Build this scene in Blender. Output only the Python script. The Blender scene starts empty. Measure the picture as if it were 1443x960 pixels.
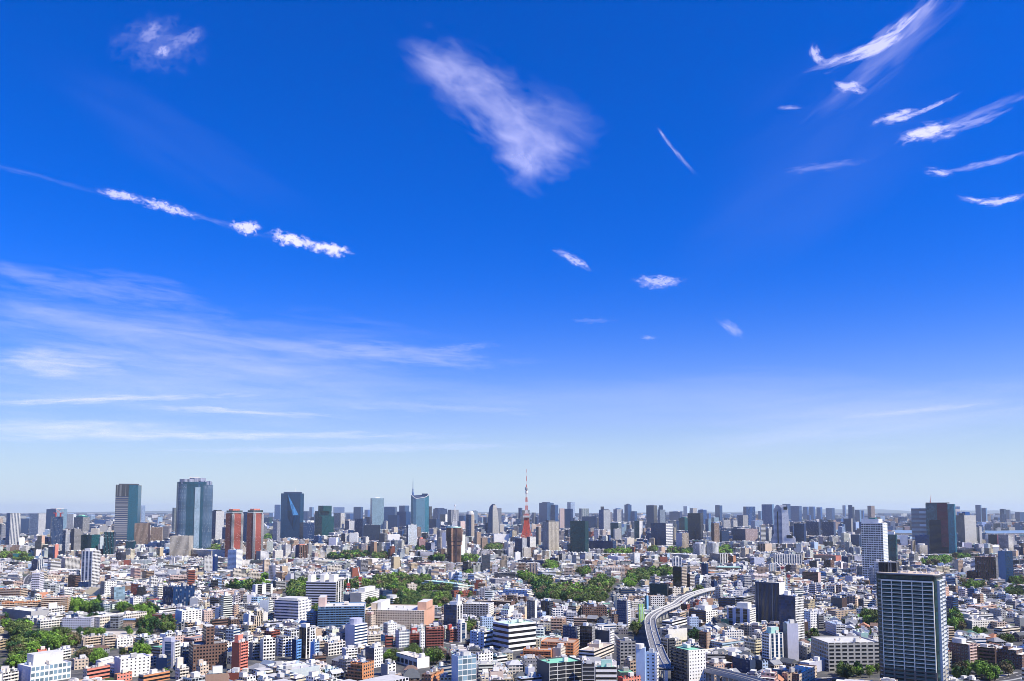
import bpy, math, random
import numpy as np
from math import sin, cos, tan, pi, radians, atan2, hypot

# ------------------------------------------------------------------ camera, sky, sun, exposure
scn = bpy.context.scene
F, EYE, TH, CAMZ = 1150.0, 719.0, radians(4.5), 160.0        # focal length in photo pixels, eye line, pitch, camera height
YC = EYE - F * tan(TH)
cd = bpy.data.cameras.new('camera'); cam = bpy.data.objects.new('camera', cd)
scn.collection.objects.link(cam)
cam.location = (0, 0, CAMZ); cam.rotation_euler = (pi / 2 + TH, 0, 0)
cd.sensor_width = 36; cd.lens = F / 1443 * 36; cd.shift_y = (YC - 480) / 1443
cd.clip_start = 1; cd.clip_end = 200000
scn.camera = cam
HAZE_DENS, HAZE_COL, HAZE_TOP = 2.1e-5, (.78, .90, 1.0, 1), 420.0

SUN_AZ, SUN_EL = radians(117), radians(47)                     # azimuth clockwise from the view direction
sd = bpy.data.lights.new('sun', 'SUN'); sun = bpy.data.objects.new('sun', sd)
scn.collection.objects.link(sun)
sd.energy = 5.0; sd.angle = radians(0.5); sd.color = (1.0, 0.90, 0.69)
sun.rotation_euler = (pi / 2 - SUN_EL, 0, -SUN_AZ + pi)
sun.location = (300, 0, 600)
scn.view_settings.view_transform = 'Standard'; scn.view_settings.look = 'None'
scn.view_settings.exposure = 0.35; scn.view_settings.gamma = 1.0
scn.view_settings.use_curve_mapping = False
scn.cycles.use_denoising = True
try: scn.cycles.denoiser = 'OPENIMAGEDENOISE'
except Exception: pass
scn.cycles.max_bounces = 5; scn.cycles.diffuse_bounces = 3; scn.cycles.glossy_bounces = 3
scn.cycles.volume_bounces = 2; scn.cycles.filter_width = 0.9; scn.cycles.transparent_max_bounces = 8

def px_dir(px, py):
    """world direction through a photo pixel"""
    a = (px - 721.5) / F; b = (YC - py) / F
    return (a, cos(TH) - b * sin(TH), sin(TH) + b * cos(TH))
def px_azel(px, py):
    x, y, z = px_dir(px, py)
    return atan2(x, y), math.asin(z / math.sqrt(x * x + y * y + z * z))

world = bpy.data.worlds.new('World'); scn.world = world; world.use_nodes = True
NT = world.node_tree; N = NT.nodes; L = NT.links; N.clear()
def nd(t, **k):
    n = N.new(t)
    for a, v in k.items(): setattr(n, a, v)
    return n
def mth(op, a, b=None, c=None, clamp=False):
    n = N.new('ShaderNodeMath'); n.operation = op; n.use_clamp = clamp
    for i, v in enumerate((a, b, c)):
        if v is None: continue
        if isinstance(v, (int, float)): n.inputs[i].default_value = v
        else: L.new(v, n.inputs[i])
    return n.outputs[0]
SKY_STRENGTH, SKY_SAT, SKY_TINT = 0.084, 1.85, (.12, 1.0, 1.9, 1)
sky = nd('ShaderNodeTexSky', sky_type='NISHITA', sun_disc=False)
sky.sun_elevation = SUN_EL; sky.sun_rotation = SUN_AZ; sky.altitude = 200
sky.air_density = 1.0; sky.dust_density = 1.0; sky.ozone_density = 6.0
# deep, clean spring air: the sky's own colour graded bluer and more saturated, as the photograph is
hs = nd('ShaderNodeHueSaturation'); hs.inputs['Saturation'].default_value = SKY_SAT
L.new(sky.outputs[0], hs.inputs['Color'])
tint = nd('ShaderNodeMix', data_type='RGBA', blend_type='MULTIPLY'); tint.inputs['Factor'].default_value = 1.0
L.new(hs.outputs[0], tint.inputs['A']); tint.inputs['B'].default_value = SKY_TINT
bg = nd('ShaderNodeBackground'); bg.inputs['Strength'].default_value = SKY_STRENGTH
# pale spring haze of the lowest sky
tcd = nd('ShaderNodeTexCoord'); sxy = nd('ShaderNodeSeparateXYZ'); L.new(tcd.outputs['Generated'], sxy.inputs[0])
el = mth('MAXIMUM', sxy.outputs[2], 0.0)
vf = mth('MULTIPLY', mth('EXPONENT', mth('MULTIPLY', mth('MULTIPLY', el, el), -1 / .136 ** 2)), .95)
vm = nd('ShaderNodeMix', data_type='RGBA'); L.new(vf, vm.inputs['Factor']); L.new(tint.outputs['Result'], vm.inputs['A']); vm.inputs['B'].default_value = (6.3, 7.3, 8.2, 1)
L.new(vm.outputs['Result'], bg.inputs['Color'])
wo = nd('ShaderNodeOutputWorld'); L.new(bg.outputs[0], wo.inputs['Surface'])
CL = [
 (700, 148, 165, 56, -36, .44, 2.0, 1.8, .55, .8), (748, 218, 84, 52, -30, .52, 1.8, 1.5, .55, .8), (632, 95, 90, 56, -25, .42, 2.0, 2, .55, .7), (775, 165, 110, 60, -20, .25, 2, 2, .55, .7),
 (230, 72, 14, 10, 0, .5, 2, 1, .7, 1.2), (212, 45, 22, 16, 30, .3, 3, 1.6, .7, 1.2), (260, 55, 34, 14, 25, .22, 3, 2, .7, 1.2), (225, 62, 80, 48, 0, .12, 4, 1.2, .7, 1.0),
 (170, 275, 40, 8, -12, .8, 2.5, 1.5, .7, 1.2), (235, 293, 55, 9, -17, .8, 2.5, 1.5, .7, 1.2), (348, 321, 27, 12, -8, 1, 2.2, 1.2, .6, 1.5),
 (412, 338, 38, 12, -14, 1.1, 2.2, 1.2, .6, 1.5), (462, 350, 40, 12, -10, 1.1, 2.2, 1.3, .6, 1.5), (280, 305, 170, 5, -17, .12, 2, 4, .6, .8),
 (1236, 62, 118, 15, 30, .85, 2, 5, .6, 1.2, 1.6), (1290, 30, 75, 18, 44, .28, 3, 7, .6, 1.1, .6), (1150, 78, 20, 10, -60, .7, 2, 2, .6, 1.1, .5),
 (1195, 123, 28, 11, -8, .75, 2, 2, .6, 1.2), (1262, 166, 46, 11, 12, .85, 2, 3, .6, 1.2), (1315, 150, 50, 4, 24, .5, 2, 5, .6, 1.2, .8), (1304, 188, 52, 17, 12, 1.0, 2, 2.5, .6, 1.3), (1375, 172, 60, 9, 16, .35, 3, 6, .6, 1, .8),
 (1250, 82, 170, 30, 40, .2, 3, 7, .6, .8), (1160, 235, 70, 8, 8, .22, 2, 4, .6, .8), (1322, 243, 26, 7, -8, .7, 2, 3, .6, 1.1),
 (1385, 232, 90, 6, 13, .35, 2, 5, .6, 1, 1.2), (1405, 284, 60, 7, 6, .75, 2, 4, .6, 1.2, 1.8),
 (1380, 160, 120, 10, 22, .25, 2, 6, .6, .9), (1110, 152, 22, 4, 0, .4, 2, 3, .6, 1), (952, 214, 55, 4, -50, .3, 2, 5, .6, 1, .8), (935, 192, 16, 3, -60, .4, 2, 5, .6, 1),
 (808, 366, 34, 8, -28, .6, 3, 2, .7, 1.2), (928, 397, 44, 11, 0, .6, 3, 2, .7, 1.2), (1031, 463, 26, 10, -35, .35, 2, 2, .6, .9), (914, 476, 14, 4, 0, .35, 2, 2, .6, .9), (835, 452, 40, 5, 0, .15, 2, 3, .6, .9),
 (110, 400, 260, 30, -9, .26, 3, 6, .6, .7), (80, 510, 150, 26, -4, .6, 3, 7, .6, .8), (200, 470, 480, 62, -6, .42, 3, 8, .6, .7), (560, 500, 220, 18, -4, .32, 3, 7, .6, .8),
 (140, 563, 260, 7, 2, .62, 2, 9, .6, .9), (330, 580, 190, 7, -3, .5, 2, 9, .6, .9), (90, 607, 260, 22, 0, .55, 2, 8, .6, .8), (330, 614, 380, 8, 0, .5, 2, 9, .6, .8), (240, 545, 560, 75, -2, .34, 3, 8, .6, .7),
 (500, 632, 360, 8, 1, .28, 2, 9, .6, .8), (620, 575, 260, 10, -2, .2, 2, 8, .6, .8), (1250, 590, 420, 50, 6, .24, 2, 9, .6, .7), (1300, 578, 160, 5, 6, .3, 2, 9, .6, .9), (1000, 560, 560, 60, 0, .14, 2, 8, .6, .7),
 (650, 490, 70, 8, 4, .2, 5, 3, .6, .8), (40, 245, 160, 5, -15, .10, 2, 8, .6, .8), (1150, 200, 300, 140, 30, .05, 2, 6, .5, .5), (250, 200, 300, 60, -30, .03, 2, 6, .5, .5),
]

def prop(o, **k):
    for a, v in k.items(): o[a] = v
    return o
def make_cloud_material():
    m = bpy.data.materials.new('thin_cloud'); m.use_nodes = True
    t = m.node_tree; t.nodes.clear()
    def n(ty, **k):
        x = t.nodes.new(ty)
        for a, v in k.items(): setattr(x, a, v)
        return x
    def mm(op, a, b=None, c=None, clamp=False):
        x = n('ShaderNodeMath', operation=op); x.use_clamp = clamp
        for i, v in enumerate((a, b, c)):
            if v is None: continue
            if isinstance(v, (int, float)): x.inputs[i].default_value = v
            else: t.links.new(v, x.inputs[i])
        return x.outputs[0]
    A = {k: n('ShaderNodeAttribute', attribute_type='OBJECT', attribute_name=k).outputs['Fac'] for k in ('c_amount', 'c_fine', 'c_along', 'c_edge', 'c_rough', 'c_seed', 'c_noise')}
    uv = n('ShaderNodeUVMap'); uv.uv_map = 'UVMap'
    sp = n('ShaderNodeSeparateXYZ'); t.links.new(uv.outputs[0], sp.inputs[0])
    U = mm('MULTIPLY_ADD', sp.outputs[0], 2.4, -1.2); V = mm('MULTIPLY_ADD', sp.outputs[1], 2.4, -1.2)
    cb = n('ShaderNodeCombineXYZ')
    t.links.new(mm('MULTIPLY', U, A['c_along']), cb.inputs[0]); t.links.new(mm('MULTIPLY', V, A['c_fine']), cb.inputs[1]); t.links.new(A['c_seed'], cb.inputs[2])
    nz = n('ShaderNodeTexNoise'); nz.inputs['Scale'].default_value = 1; nz.inputs['Detail'].default_value = 8; nz.inputs['Distortion'].default_value = .5
    t.links.new(cb.outputs[0], nz.inputs['Vector']); t.links.new(A['c_rough'], nz.inputs['Roughness'])
    wz = n('ShaderNodeTexNoise'); wz.inputs['Detail'].default_value = 4; wz.inputs['Scale'].default_value = .55; t.links.new(cb.outputs[0], wz.inputs['Vector'])
    ws = n('ShaderNodeSeparateColor'); t.links.new(wz.outputs['Color'], ws.inputs[0])
    U2 = mm('ADD', U, mm('MULTIPLY', mm('SUBTRACT', ws.outputs[0], .5), .9)); V2 = mm('ADD', V, mm('MULTIPLY', mm('SUBTRACT', ws.outputs[1], .5), 1.5))
    edge_f = mm('MULTIPLY', mm('SUBTRACT', 1.15, mm('MAXIMUM', mm('ABSOLUTE', U), mm('ABSOLUTE', V))), 5.0, clamp=True)
    r = mm('SQRT', mm('ADD', mm('MULTIPLY', U2, U2), mm('MULTIPLY', V2, V2)))
    fall = mm('SUBTRACT', 1.0, r, clamp=True)
    v = mm('MULTIPLY_ADD', mm('SUBTRACT', nz.outputs[0], .5), A['c_noise'], fall)
    v = mm('MULTIPLY', v, A['c_edge'], clamp=True)
    v = mm('MULTIPLY', v, mm('MULTIPLY', fall, 1.7, clamp=True))
    v = mm('MULTIPLY', mm('MULTIPLY', v, edge_f), mm('MULTIPLY', A['c_amount'], .74), clamp=True)
    tr = n('ShaderNodeBsdfTransparent'); tl = n('ShaderNodeBsdfTranslucent'); tl.inputs['Color'].default_value = (.74, .72, .84, 1)
    mx = n('ShaderNodeMixShader'); t.links.new(v, mx.inputs[0]); t.links.new(tr.outputs[0], mx.inputs[1]); t.links.new(tl.outputs[0], mx.inputs[2])
    o = n('ShaderNodeOutputMaterial'); t.links.new(mx.outputs[0], o.inputs['Surface'])
    return m
CLOUD_MAT = make_cloud_material()
CLOUD_H = 6000.0
def cloud(px, py, rx, ry, rot, amt=1.0, fine=3.0, stretch=3.0, rough=.6, edge=.9, bend=0.0, seed=0.0):
    """a thin ice-cloud sheet lying level at CLOUD_H, sized by the angles it covers from the tower"""
    n = 14; vs = []; fs = []; uvs = []
    for j in range(n + 1):
        for i in range(n + 1):
            u = (i / n * 2 - 1) * 1.2; v = (j / n * 2 - 1) * 1.2
            X = u * rx; Y = v * ry + bend * ry * u * u
            c, s = cos(radians(rot)), sin(radians(rot))
            qx, qy = px + X * c - Y * s, py - (X * s + Y * c)
            d = px_dir(qx, min(qy, 690)); k = (CLOUD_H + seed * 9 - CAMZ) / d[2]
            vs.append((d[0] * k, d[1] * k, CLOUD_H + seed * 9))
    for j in range(n):
        for i in range(n): fs.append((j * (n + 1) + i, j * (n + 1) + i + 1, (j + 1) * (n + 1) + i + 1, (j + 1) * (n + 1) + i))
    ox = sum(v[0] for v in vs) / len(vs); oy = sum(v[1] for v in vs) / len(vs)
    me = bpy.data.meshes.new('cloud'); me.from_pydata([(a - ox, b - oy, 0) for a, b, c in vs], [], fs)
    uvl = me.uv_layers.new(name='UVMap')
    for l in me.loops:
        i, j = l.vertex_index % (n + 1), l.vertex_index // (n + 1)
        uvl.data[l.index].uv = (i / n, j / n)
    me.materials.append(CLOUD_MAT)
    o = bpy.data.objects.new('cloud', me); scn.collection.objects.link(o); o.location = (ox, oy, CLOUD_H + seed * 9)
    prop(o, c_amount=float(amt), c_fine=float(fine), c_along=float(fine * rx / ry / stretch), c_edge=float(edge), c_rough=float(rough), c_seed=float(seed * 2.37), c_noise=(3.0 if edge >= 1 else 1.7 if rough < .5 else 2.4), kind='stuff')
    o.visible_shadow = True

for i, c in enumerate(CL): cloud(*c, seed=float(i + 1))

# ------------------------------------------------------------------ helpers
R = random.Random(7)
COL = scn.collection
def lerp(a, b, t): return a + (b - a) * t
def ground_pt(px, py, z=0.0):
    d = px_dir(px, py); k = (z - CAMZ) / d[2]
    return (d[0] * k, d[1] * k)
def to_px(x, y, z):
    z -= CAMZ; f = y * cos(TH) + z * sin(TH); u = -y * sin(TH) + z * cos(TH)
    return (721.5 + F * x / f, YC - F * u / f)
def height_at(x, y, py):
    b = (YC - py) / F
    return CAMZ + y * (sin(TH) + b * cos(TH)) / (cos(TH) - b * sin(TH))

C = dict(white=(.85, .83, .78), offw=(.76, .73, .66), cream=(.72, .65, .54), beige=(.55, .46, .36), sand=(.62, .50, .38), pink=(.62, .46, .40), grey=(.40, .395, .385),
    lgrey=(.62, .61, .575), mgrey=(.27, .265, .26), dgrey=(.085, .09, .10), slate=(.034, .056, .115), black=(.025, .028, .035), brown=(.17, .10, .075), tan=(.42, .30, .22), dbrown=(.075, .048, .042),
    brick=(.27, .085, .06), red=(.45, .06, .05), coral=(.68, .24, .17), orange=(.62, .27, .12), navy=(.006, .026, .095), teal=(.006, .075, .09), dteal=(.003, .026, .036), mteal=(.018, .15, .16),
    lblue=(.46, .58, .74), azure=(.18, .40, .75), lav=(.50, .51, .62), peach=(.70, .40, .27), purple=(.16, .055, .085), green=(.25, .62, .42), lgreen=(.55, .78, .55), mint=(.42, .66, .58), yellow=(.75, .65, .15), lime=(.38, .72, .05),
    blue=(.012, .080, .27), steel=(.11, .21, .35), gd=(.010, .013, .020), gb=(.005, .035, .11), gt=(.002, .045, .055), gl=(.20, .30, .36), gg=(.05, .07, .09), gw=(.45, .55, .62), gk=(.03, .03, .03))

def make_facade():
    m = bpy.data.materials.new('facade'); m.use_nodes = True
    t = m.node_tree; t.nodes.clear(); lk = t.links.new
    def n(ty, **k):
        x = t.nodes.new(ty)
        for a, v in k.items(): setattr(x, a, v)
        return x
    def mm(op, a, b=None, c=None, clamp=False):
        x = n('ShaderNodeMath', operation=op); x.use_clamp = clamp
        for i, v in enumerate((a, b, c)):
            if v is None: continue
            if isinstance(v, (int, float)): x.inputs[i].default_value = v
            else: lk(v, x.inputs[i])
        return x.outputs[0]
    wc = n('ShaderNodeAttribute', attribute_name='wcol'); gc = n('ShaderNodeAttribute', attribute_name='gcol'); wp = n('ShaderNodeAttribute', attribute_name='wp')
    uv = n('ShaderNodeUVMap'); uv.uv_map = 'UVMap'
    su = n('ShaderNodeSeparateXYZ'); lk(uv.outputs[0], su.inputs[0])
    sw = n('ShaderNodeSeparateXYZ'); lk(wp.outputs['Vector'], sw.inputs[0])
    U = mm('DIVIDE', su.outputs[0], sw.outputs[0]); V = mm('DIVIDE', su.outputs[1], sw.outputs[1])
    fx = mm('MULTIPLY', mm('ABSOLUTE', mm('SUBTRACT', mm('FRACT', U), .5)), 2); fy = mm('MULTIPLY', mm('ABSOLUTE', mm('SUBTRACT', mm('FRACT', V), .5)), 2)
    mask = mm('MULTIPLY', mm('LESS_THAN', fx, sw.outputs[2]), mm('LESS_THAN', fy, wc.outputs['Alpha']))
    cell = n('ShaderNodeCombineXYZ'); lk(mm('FLOOR', U), cell.inputs[0]); lk(mm('FLOOR', V), cell.inputs[1]); lk(wp.outputs['Alpha'], cell.inputs[2])
    wn = n('ShaderNodeTexWhiteNoise'); wn.noise_dimensions = '3D'; lk(cell.outputs[0], wn.inputs['Vector'])
    # every pane its own tone: drawn blinds, open rooms, clear glass
    gv = mm('MULTIPLY_ADD', wn.outputs['Value'], .9, .5)
    gm = n('ShaderNodeVectorMath', operation='SCALE'); lk(gc.outputs['Color'], gm.inputs[0]); lk(gv, gm.inputs['Scale'])
    blind = mm('MULTIPLY', mm('GREATER_THAN', wn.outputs['Value'], .88), mm('LESS_THAN', sw.outputs[2], .9))
    gb = n('ShaderNodeMix', data_type='RGBA'); lk(mm('MULTIPLY', blind, .45), gb.inputs['Factor']); lk(gm.outputs[0], gb.inputs['A']); gb.inputs['B'].default_value = (.42, .42, .40, 1)
    tcn = n('ShaderNodeNewGeometry')
    nz = n('ShaderNodeTexNoise'); nz.inputs['Scale'].default_value = .09; nz.inputs['Detail'].default_value = 4; nz.inputs['Roughness'].default_value = .7; lk(tcn.outputs['Position'], nz.inputs['Vector'])
    # rain streaks and dirt on the wall
    sc = n('ShaderNodeVectorMath', operation='MULTIPLY'); lk(tcn.outputs['Position'], sc.inputs[0]); sc.inputs[1].default_value = (1.3, 1.3, .12)
    n2 = n('ShaderNodeTexNoise'); n2.inputs['Scale'].default_value = 1; n2.inputs['Detail'].default_value = 3; lk(sc.outputs[0], n2.inputs['Vector'])
    dirt = mm('MULTIPLY_ADD', nz.outputs[0], .45, mm('MULTIPLY_ADD', n2.outputs[0], .3, .62))
    wv = n('ShaderNodeVectorMath', operation='SCALE'); lk(wc.outputs['Color'], wv.inputs[0]); lk(dirt, wv.inputs['Scale'])
    mx = n('ShaderNodeMix', data_type='RGBA'); lk(mask, mx.inputs['Factor']); lk(wv.outputs[0], mx.inputs['A']); lk(gb.outputs['Result'], mx.inputs['B'])
    bs = n('ShaderNodeBsdfPrincipled'); lk(mx.outputs['Result'], bs.inputs['Base Color'])
    lk(mm('MULTIPLY_ADD', mask, -.58, .72), bs.inputs['Roughness'])
    lk(mm('MULTIPLY_ADD', mask, .35, .3), bs.inputs['Specular IOR Level'])
    bp = n('ShaderNodeBump'); bp.inputs['Strength'].default_value = .8; bp.inputs['Distance'].default_value = .25; lk(mm('SUBTRACT', 1.0, mask), bp.inputs['Height'])
    # panes stand very slightly out of true, so reflections break up from pane to pane
    jit = n('ShaderNodeVectorMath', operation='SUBTRACT'); lk(wn.outputs['Color'], jit.inputs[0]); jit.inputs[1].default_value = (.5, .5, .5)
    js = n('ShaderNodeVectorMath', operation='SCALE'); lk(jit.outputs[0], js.inputs[0]); lk(mm('MULTIPLY', mask, .022), js.inputs['Scale'])
    ja = n('ShaderNodeVectorMath', operation='ADD'); lk(tcn.outputs['Normal'], ja.inputs[0]); lk(js.outputs[0], ja.inputs[1])
    jn = n('ShaderNodeVectorMath', operation='NORMALIZE'); lk(ja.outputs[0], jn.inputs[0]); lk(jn.outputs[0], bs.inputs['Normal'])
    t.nodes.remove(bp)
    o = n('ShaderNodeOutputMaterial'); lk(bs.outputs[0], o.inputs['Surface'])
    return m
def simple_mat(name, col, rough=.7, metal=0.0, nscale=.4, namt=.3, attr=None, spec=.4):
    m = bpy.data.materials.new(name); m.use_nodes = True
    t = m.node_tree; b = t.nodes['Principled BSDF']; b.inputs['Roughness'].default_value = rough; b.inputs['Metallic'].default_value = metal; b.inputs['Specular IOR Level'].default_value = spec
    g = t.nodes.new('ShaderNodeNewGeometry'); nz = t.nodes.new('ShaderNodeTexNoise'); nz.inputs['Scale'].default_value = nscale; nz.inputs['Detail'].default_value = 5; nz.inputs['Roughness'].default_value = .65
    t.links.new(g.outputs['Position'], nz.inputs['Vector'])
    ma = t.nodes.new('ShaderNodeMath'); ma.operation = 'MULTIPLY_ADD'; t.links.new(nz.outputs[0], ma.inputs[0]); ma.inputs[1].default_value = 2 * namt; ma.inputs[2].default_value = 1 - namt
    sc = t.nodes.new('ShaderNodeVectorMath'); sc.operation = 'SCALE'; t.links.new(ma.outputs[0], sc.inputs['Scale'])
    if attr:
        a = t.nodes.new('ShaderNodeAttribute'); a.attribute_name = attr; t.links.new(a.outputs['Color'], sc.inputs[0])
    else: sc.inputs[0].default_value = col
    t.links.new(sc.outputs[0], b.inputs['Base Color'])
    return m
M_FAC = make_facade()
M_ROOF = simple_mat('roofing', None, .8, attr='wcol', nscale=.25, namt=.35)
M_TRIM = simple_mat('painted_trim', None, .6, attr='wcol', nscale=.5, namt=.12)
MATS = [M_FAC, M_ROOF, M_TRIM]

def style(s):
    """'mode wall glass bay floor' -> face style; modes: n plain, w punched windows, p large windows, b ribbon windows, v upright strips, g curtain glass, l balconies, L deep balconies"""
    if isinstance(s, dict): return s
    q = s.split(); mode = q[0]; w = C[q[1]] if len(q) > 1 else C['white']; g = C[q[2]] if len(q) > 2 else C['gd']
    bay = float(q[3]) if len(q) > 3 else None; fl = float(q[4]) if len(q) > 4 else None
    d = dict(n=(3, 3, -1, -1), x=(9, 3.4, .93, .84), w=(3.2, 3.2, .56, .50), p=(3.6, 3.4, .78, .62), b=(3.0, 3.6, 1.1, .52), v=(3.4, 3.5, .55, .93), g=(1.8, 3.8, .92, .84), l=(3.4, 3.0, .84, .62), d=(6, 3.1, .35, .4), s=(7, 3.2, .3, 1.1))[mode.lower()]
    return dict(mode=mode, w=w, g=g, bay=bay or d[0], fl=fl or d[1], fw=d[2], fh=d[3])
NOWIN = dict(mode='n', g=(0, 0, 0), bay=3, fl=3, fw=-1, fh=-1)
def plain(c): return dict(NOWIN, w=C[c] if isinstance(c, str) else c)

class MB:
    def __init__(s): s.v = []; s.f = []; s.m = []; s.w = []; s.g = []; s.p = []; s.uv = []; s.rnd = R.random() * 50
    def face(s, pts, st, mat=0, uv=None):
        b = len(s.v); s.v += pts; s.f.append(tuple(range(b, b + len(pts)))); s.m.append(mat)
        s.w.append((*st['w'], st['fh'])); s.g.append((*st['g'], 1)); s.p.append((st['bay'], st['fl'], st['fw'], s.rnd))
        s.uv += uv or [(0, 0)] * len(pts)
    def wall(s, a, b, z0, z1, st, mat=0, za=None, zb=None):
        w = hypot(b[0] - a[0], b[1] - a[1]); k = max(1, round(w / st['bay'])) * st['bay']
        za = z1 if za is None else za; zb = z1 if zb is None else zb
        s.face([(a[0], a[1], z0), (b[0], b[1], z0), (b[0], b[1], zb), (a[0], a[1], za)], st, mat, [(0, z0), (k, z0), (k, zb), (0, za)])
    def prism(s, poly, z0, z1, sts, roof='lgrey', par=0.0, mat=0, zt=None, roofmat=1):
        """poly counter-clockwise; sts one style or one for every side; par = parapet height; zt = own top height for each corner"""
        n = len(poly); zt = zt or [z1] * n
        for i in range(n):
            st = sts[i % len(sts)] if isinstance(sts, list) else sts
            j = (i + 1) % n; s.wall(poly[i], poly[j], z0, z1, st, mat, zt[i], zt[j])
        rc = plain(roof) if not isinstance(roof, dict) else roof
        if par and n == 4:
            cx = sum(p[0] for p in poly) / n; cy = sum(p[1] for p in poly) / n
            w = hypot(poly[1][0] - poly[0][0], poly[1][1] - poly[0][1]); d = hypot(poly[2][0] - poly[1][0], poly[2][1] - poly[1][1])
            ka, kb = 1 - .8 / max(w, 2), 1 - .8 / max(d, 2); k = min(ka, kb)
            inn = [(cx + (p[0] - cx) * k, cy + (p[1] - cy) * k) for p in poly]
            ws = plain((sts[0] if isinstance(sts, list) else sts)['w'])
            for i in range(n):
                j = (i + 1) % n
                s.face([(*poly[i], z1), (*poly[j], z1), (*inn[j], z1), (*inn[i], z1)], ws, 2)
                s.face([(*inn[i], z1), (*inn[j], z1), (*inn[j], z1 - par), (*inn[i], z1 - par)], ws, 2)
            s.face([(*p, z1 - par) for p in inn], rc, roofmat)
        else: s.face([(*p, z) for p, z in zip(poly, zt)], rc, roofmat)
    def box(s, x0, x1, y0, y1, z0, z1, sts, roof='lgrey', par=0.0, mat=0, roofmat=1):
        if isinstance(sts, str): sts = plain(sts) if sts in C else style(sts)
        s.prism([(x0, y0), (x1, y0), (x1, y1), (x0, y1)], z0, z1, sts, roof, par, mat, roofmat=roofmat)
    def tbox(s, x0, x1, y0, y1, z0, z1, c):
        s.box(x0, x1, y0, y1, z0, z1, plain(c), c, 0, 2, 2)
        s.face([(x0, y1, z0), (x1, y1, z0), (x1, y0, z0), (x0, y0, z0)], plain(c), 2)
    def gable(s, x0, x1, y0, y1, z, h, c, hip=0.0):
        """pitched roof with its ridge along the longer side"""
        o = .5; st = plain(c)
        if x1 - x0 >= y1 - y0:
            ym = (y0 + y1) / 2; e = hip * (y1 - y0) / 2
            a, b = (x0 - o + e, ym, z + h), (x1 + o - e, ym, z + h)
            s.face([(x0 - o, y0 - o, z), (x1 + o, y0 - o, z), b, a], st, 1); s.face([(x1 + o, y1 + o, z), (x0 - o, y1 + o, z), a, b], st, 1)
            s.face([(x1 + o, y0 - o, z), (x1 + o, y1 + o, z), b], st, 1); s.face([(x0 - o, y1 + o, z), (x0 - o, y0 - o, z), a], st, 1)
        else:
            xm = (x0 + x1) / 2; e = hip * (x1 - x0) / 2
            a, b = (xm, y0 - o + e, z + h), (xm, y1 + o - e, z + h)
            s.face([(x1 + o, y0 - o, z), (x1 + o, y1 + o, z), b, a], st, 1); s.face([(x0 - o, y1 + o, z), (x0 - o, y0 - o, z), a, b], st, 1)
            s.face([(x0 - o, y0 - o, z), (x1 + o, y0 - o, z), a], st, 1); s.face([(x1 + o, y1 + o, z), (x0 - o, y1 + o, z), b], st, 1)
    def tube(s, a, b, ra, rb, c, n=6, mat=2, cap=True):
        ax = [b[i] - a[i] for i in range(3)]; L_ = math.sqrt(sum(q * q for q in ax)) or 1; ax = [q / L_ for q in ax]
        t = (0, 0, 1) if abs(ax[2]) < .9 else (1, 0, 0)
        u = (ax[1] * t[2] - ax[2] * t[1], ax[2] * t[0] - ax[0] * t[2], ax[0] * t[1] - ax[1] * t[0]); l = math.sqrt(sum(q * q for q in u)); u = [q / l for q in u]
        w = (ax[1] * u[2] - ax[2] * u[1], ax[2] * u[0] - ax[0] * u[2], ax[0] * u[1] - ax[1] * u[0])
        st = plain(c); ring = []
        for k in range(n):
            g = 2 * pi * k / n; q = [u[i] * cos(g) + w[i] * sin(g) for i in range(3)]
            ring.append((tuple(a[i] + q[i] * ra for i in range(3)), tuple(b[i] + q[i] * rb for i in range(3))))
        for k in range(n):
            p, q = ring[k], ring[(k + 1) % n]; s.face([p[0], q[0], q[1], p[1]], st, mat)
        if cap: s.face([r[1] for r in ring], st, mat); s.face([r[0] for r in reversed(ring)], st, mat)
    def move(s, x, y, rz, start=0):
        c, n = cos(rz), sin(rz)
        s.v[start:] = [(p[0] * c - p[1] * n + x, p[0] * n + p[1] * c + y, p[2]) for p in s.v[start:]]
    def build(s, name, parent=None, loc=None, rz=0.0, mats=None):
        me = bpy.data.meshes.new(name); me.from_pydata(s.v, [], s.f)
        nf = len(s.f)
        for nm, arr in (('wcol', s.w), ('gcol', s.g), ('wp', s.p)):
            a = me.attributes.new(nm, 'FLOAT_COLOR', 'FACE'); a.data.foreach_set('color', np.array(arr, dtype=np.float32).ravel())
        uvl = me.uv_layers.new(name='UVMap'); uvl.data.foreach_set('uv', np.array(s.uv, dtype=np.float32).ravel())
        for mt in (mats or MATS): me.materials.append(mt)
        me.polygons.foreach_set('material_index', np.array(s.m, dtype=np.int32))
        o = bpy.data.objects.new(name, me); COL.objects.link(o)
        if parent: o.parent = parent
        if loc: o.location = loc
        if rz: o.rotation_euler = (0, 0, rz)
        return o
def empty(name, loc, rz=0.0):
    o = bpy.data.objects.new(name, None); COL.objects.link(o); o.location = loc; o.rotation_euler = (0, 0, rz); o.empty_display_size = 5
    return o
def tag(o, label, cat, group=None):
    o['label'] = label; o['category'] = cat
    if group: o['group'] = group
    return o
TALLY = dict(parts=0)

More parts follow.
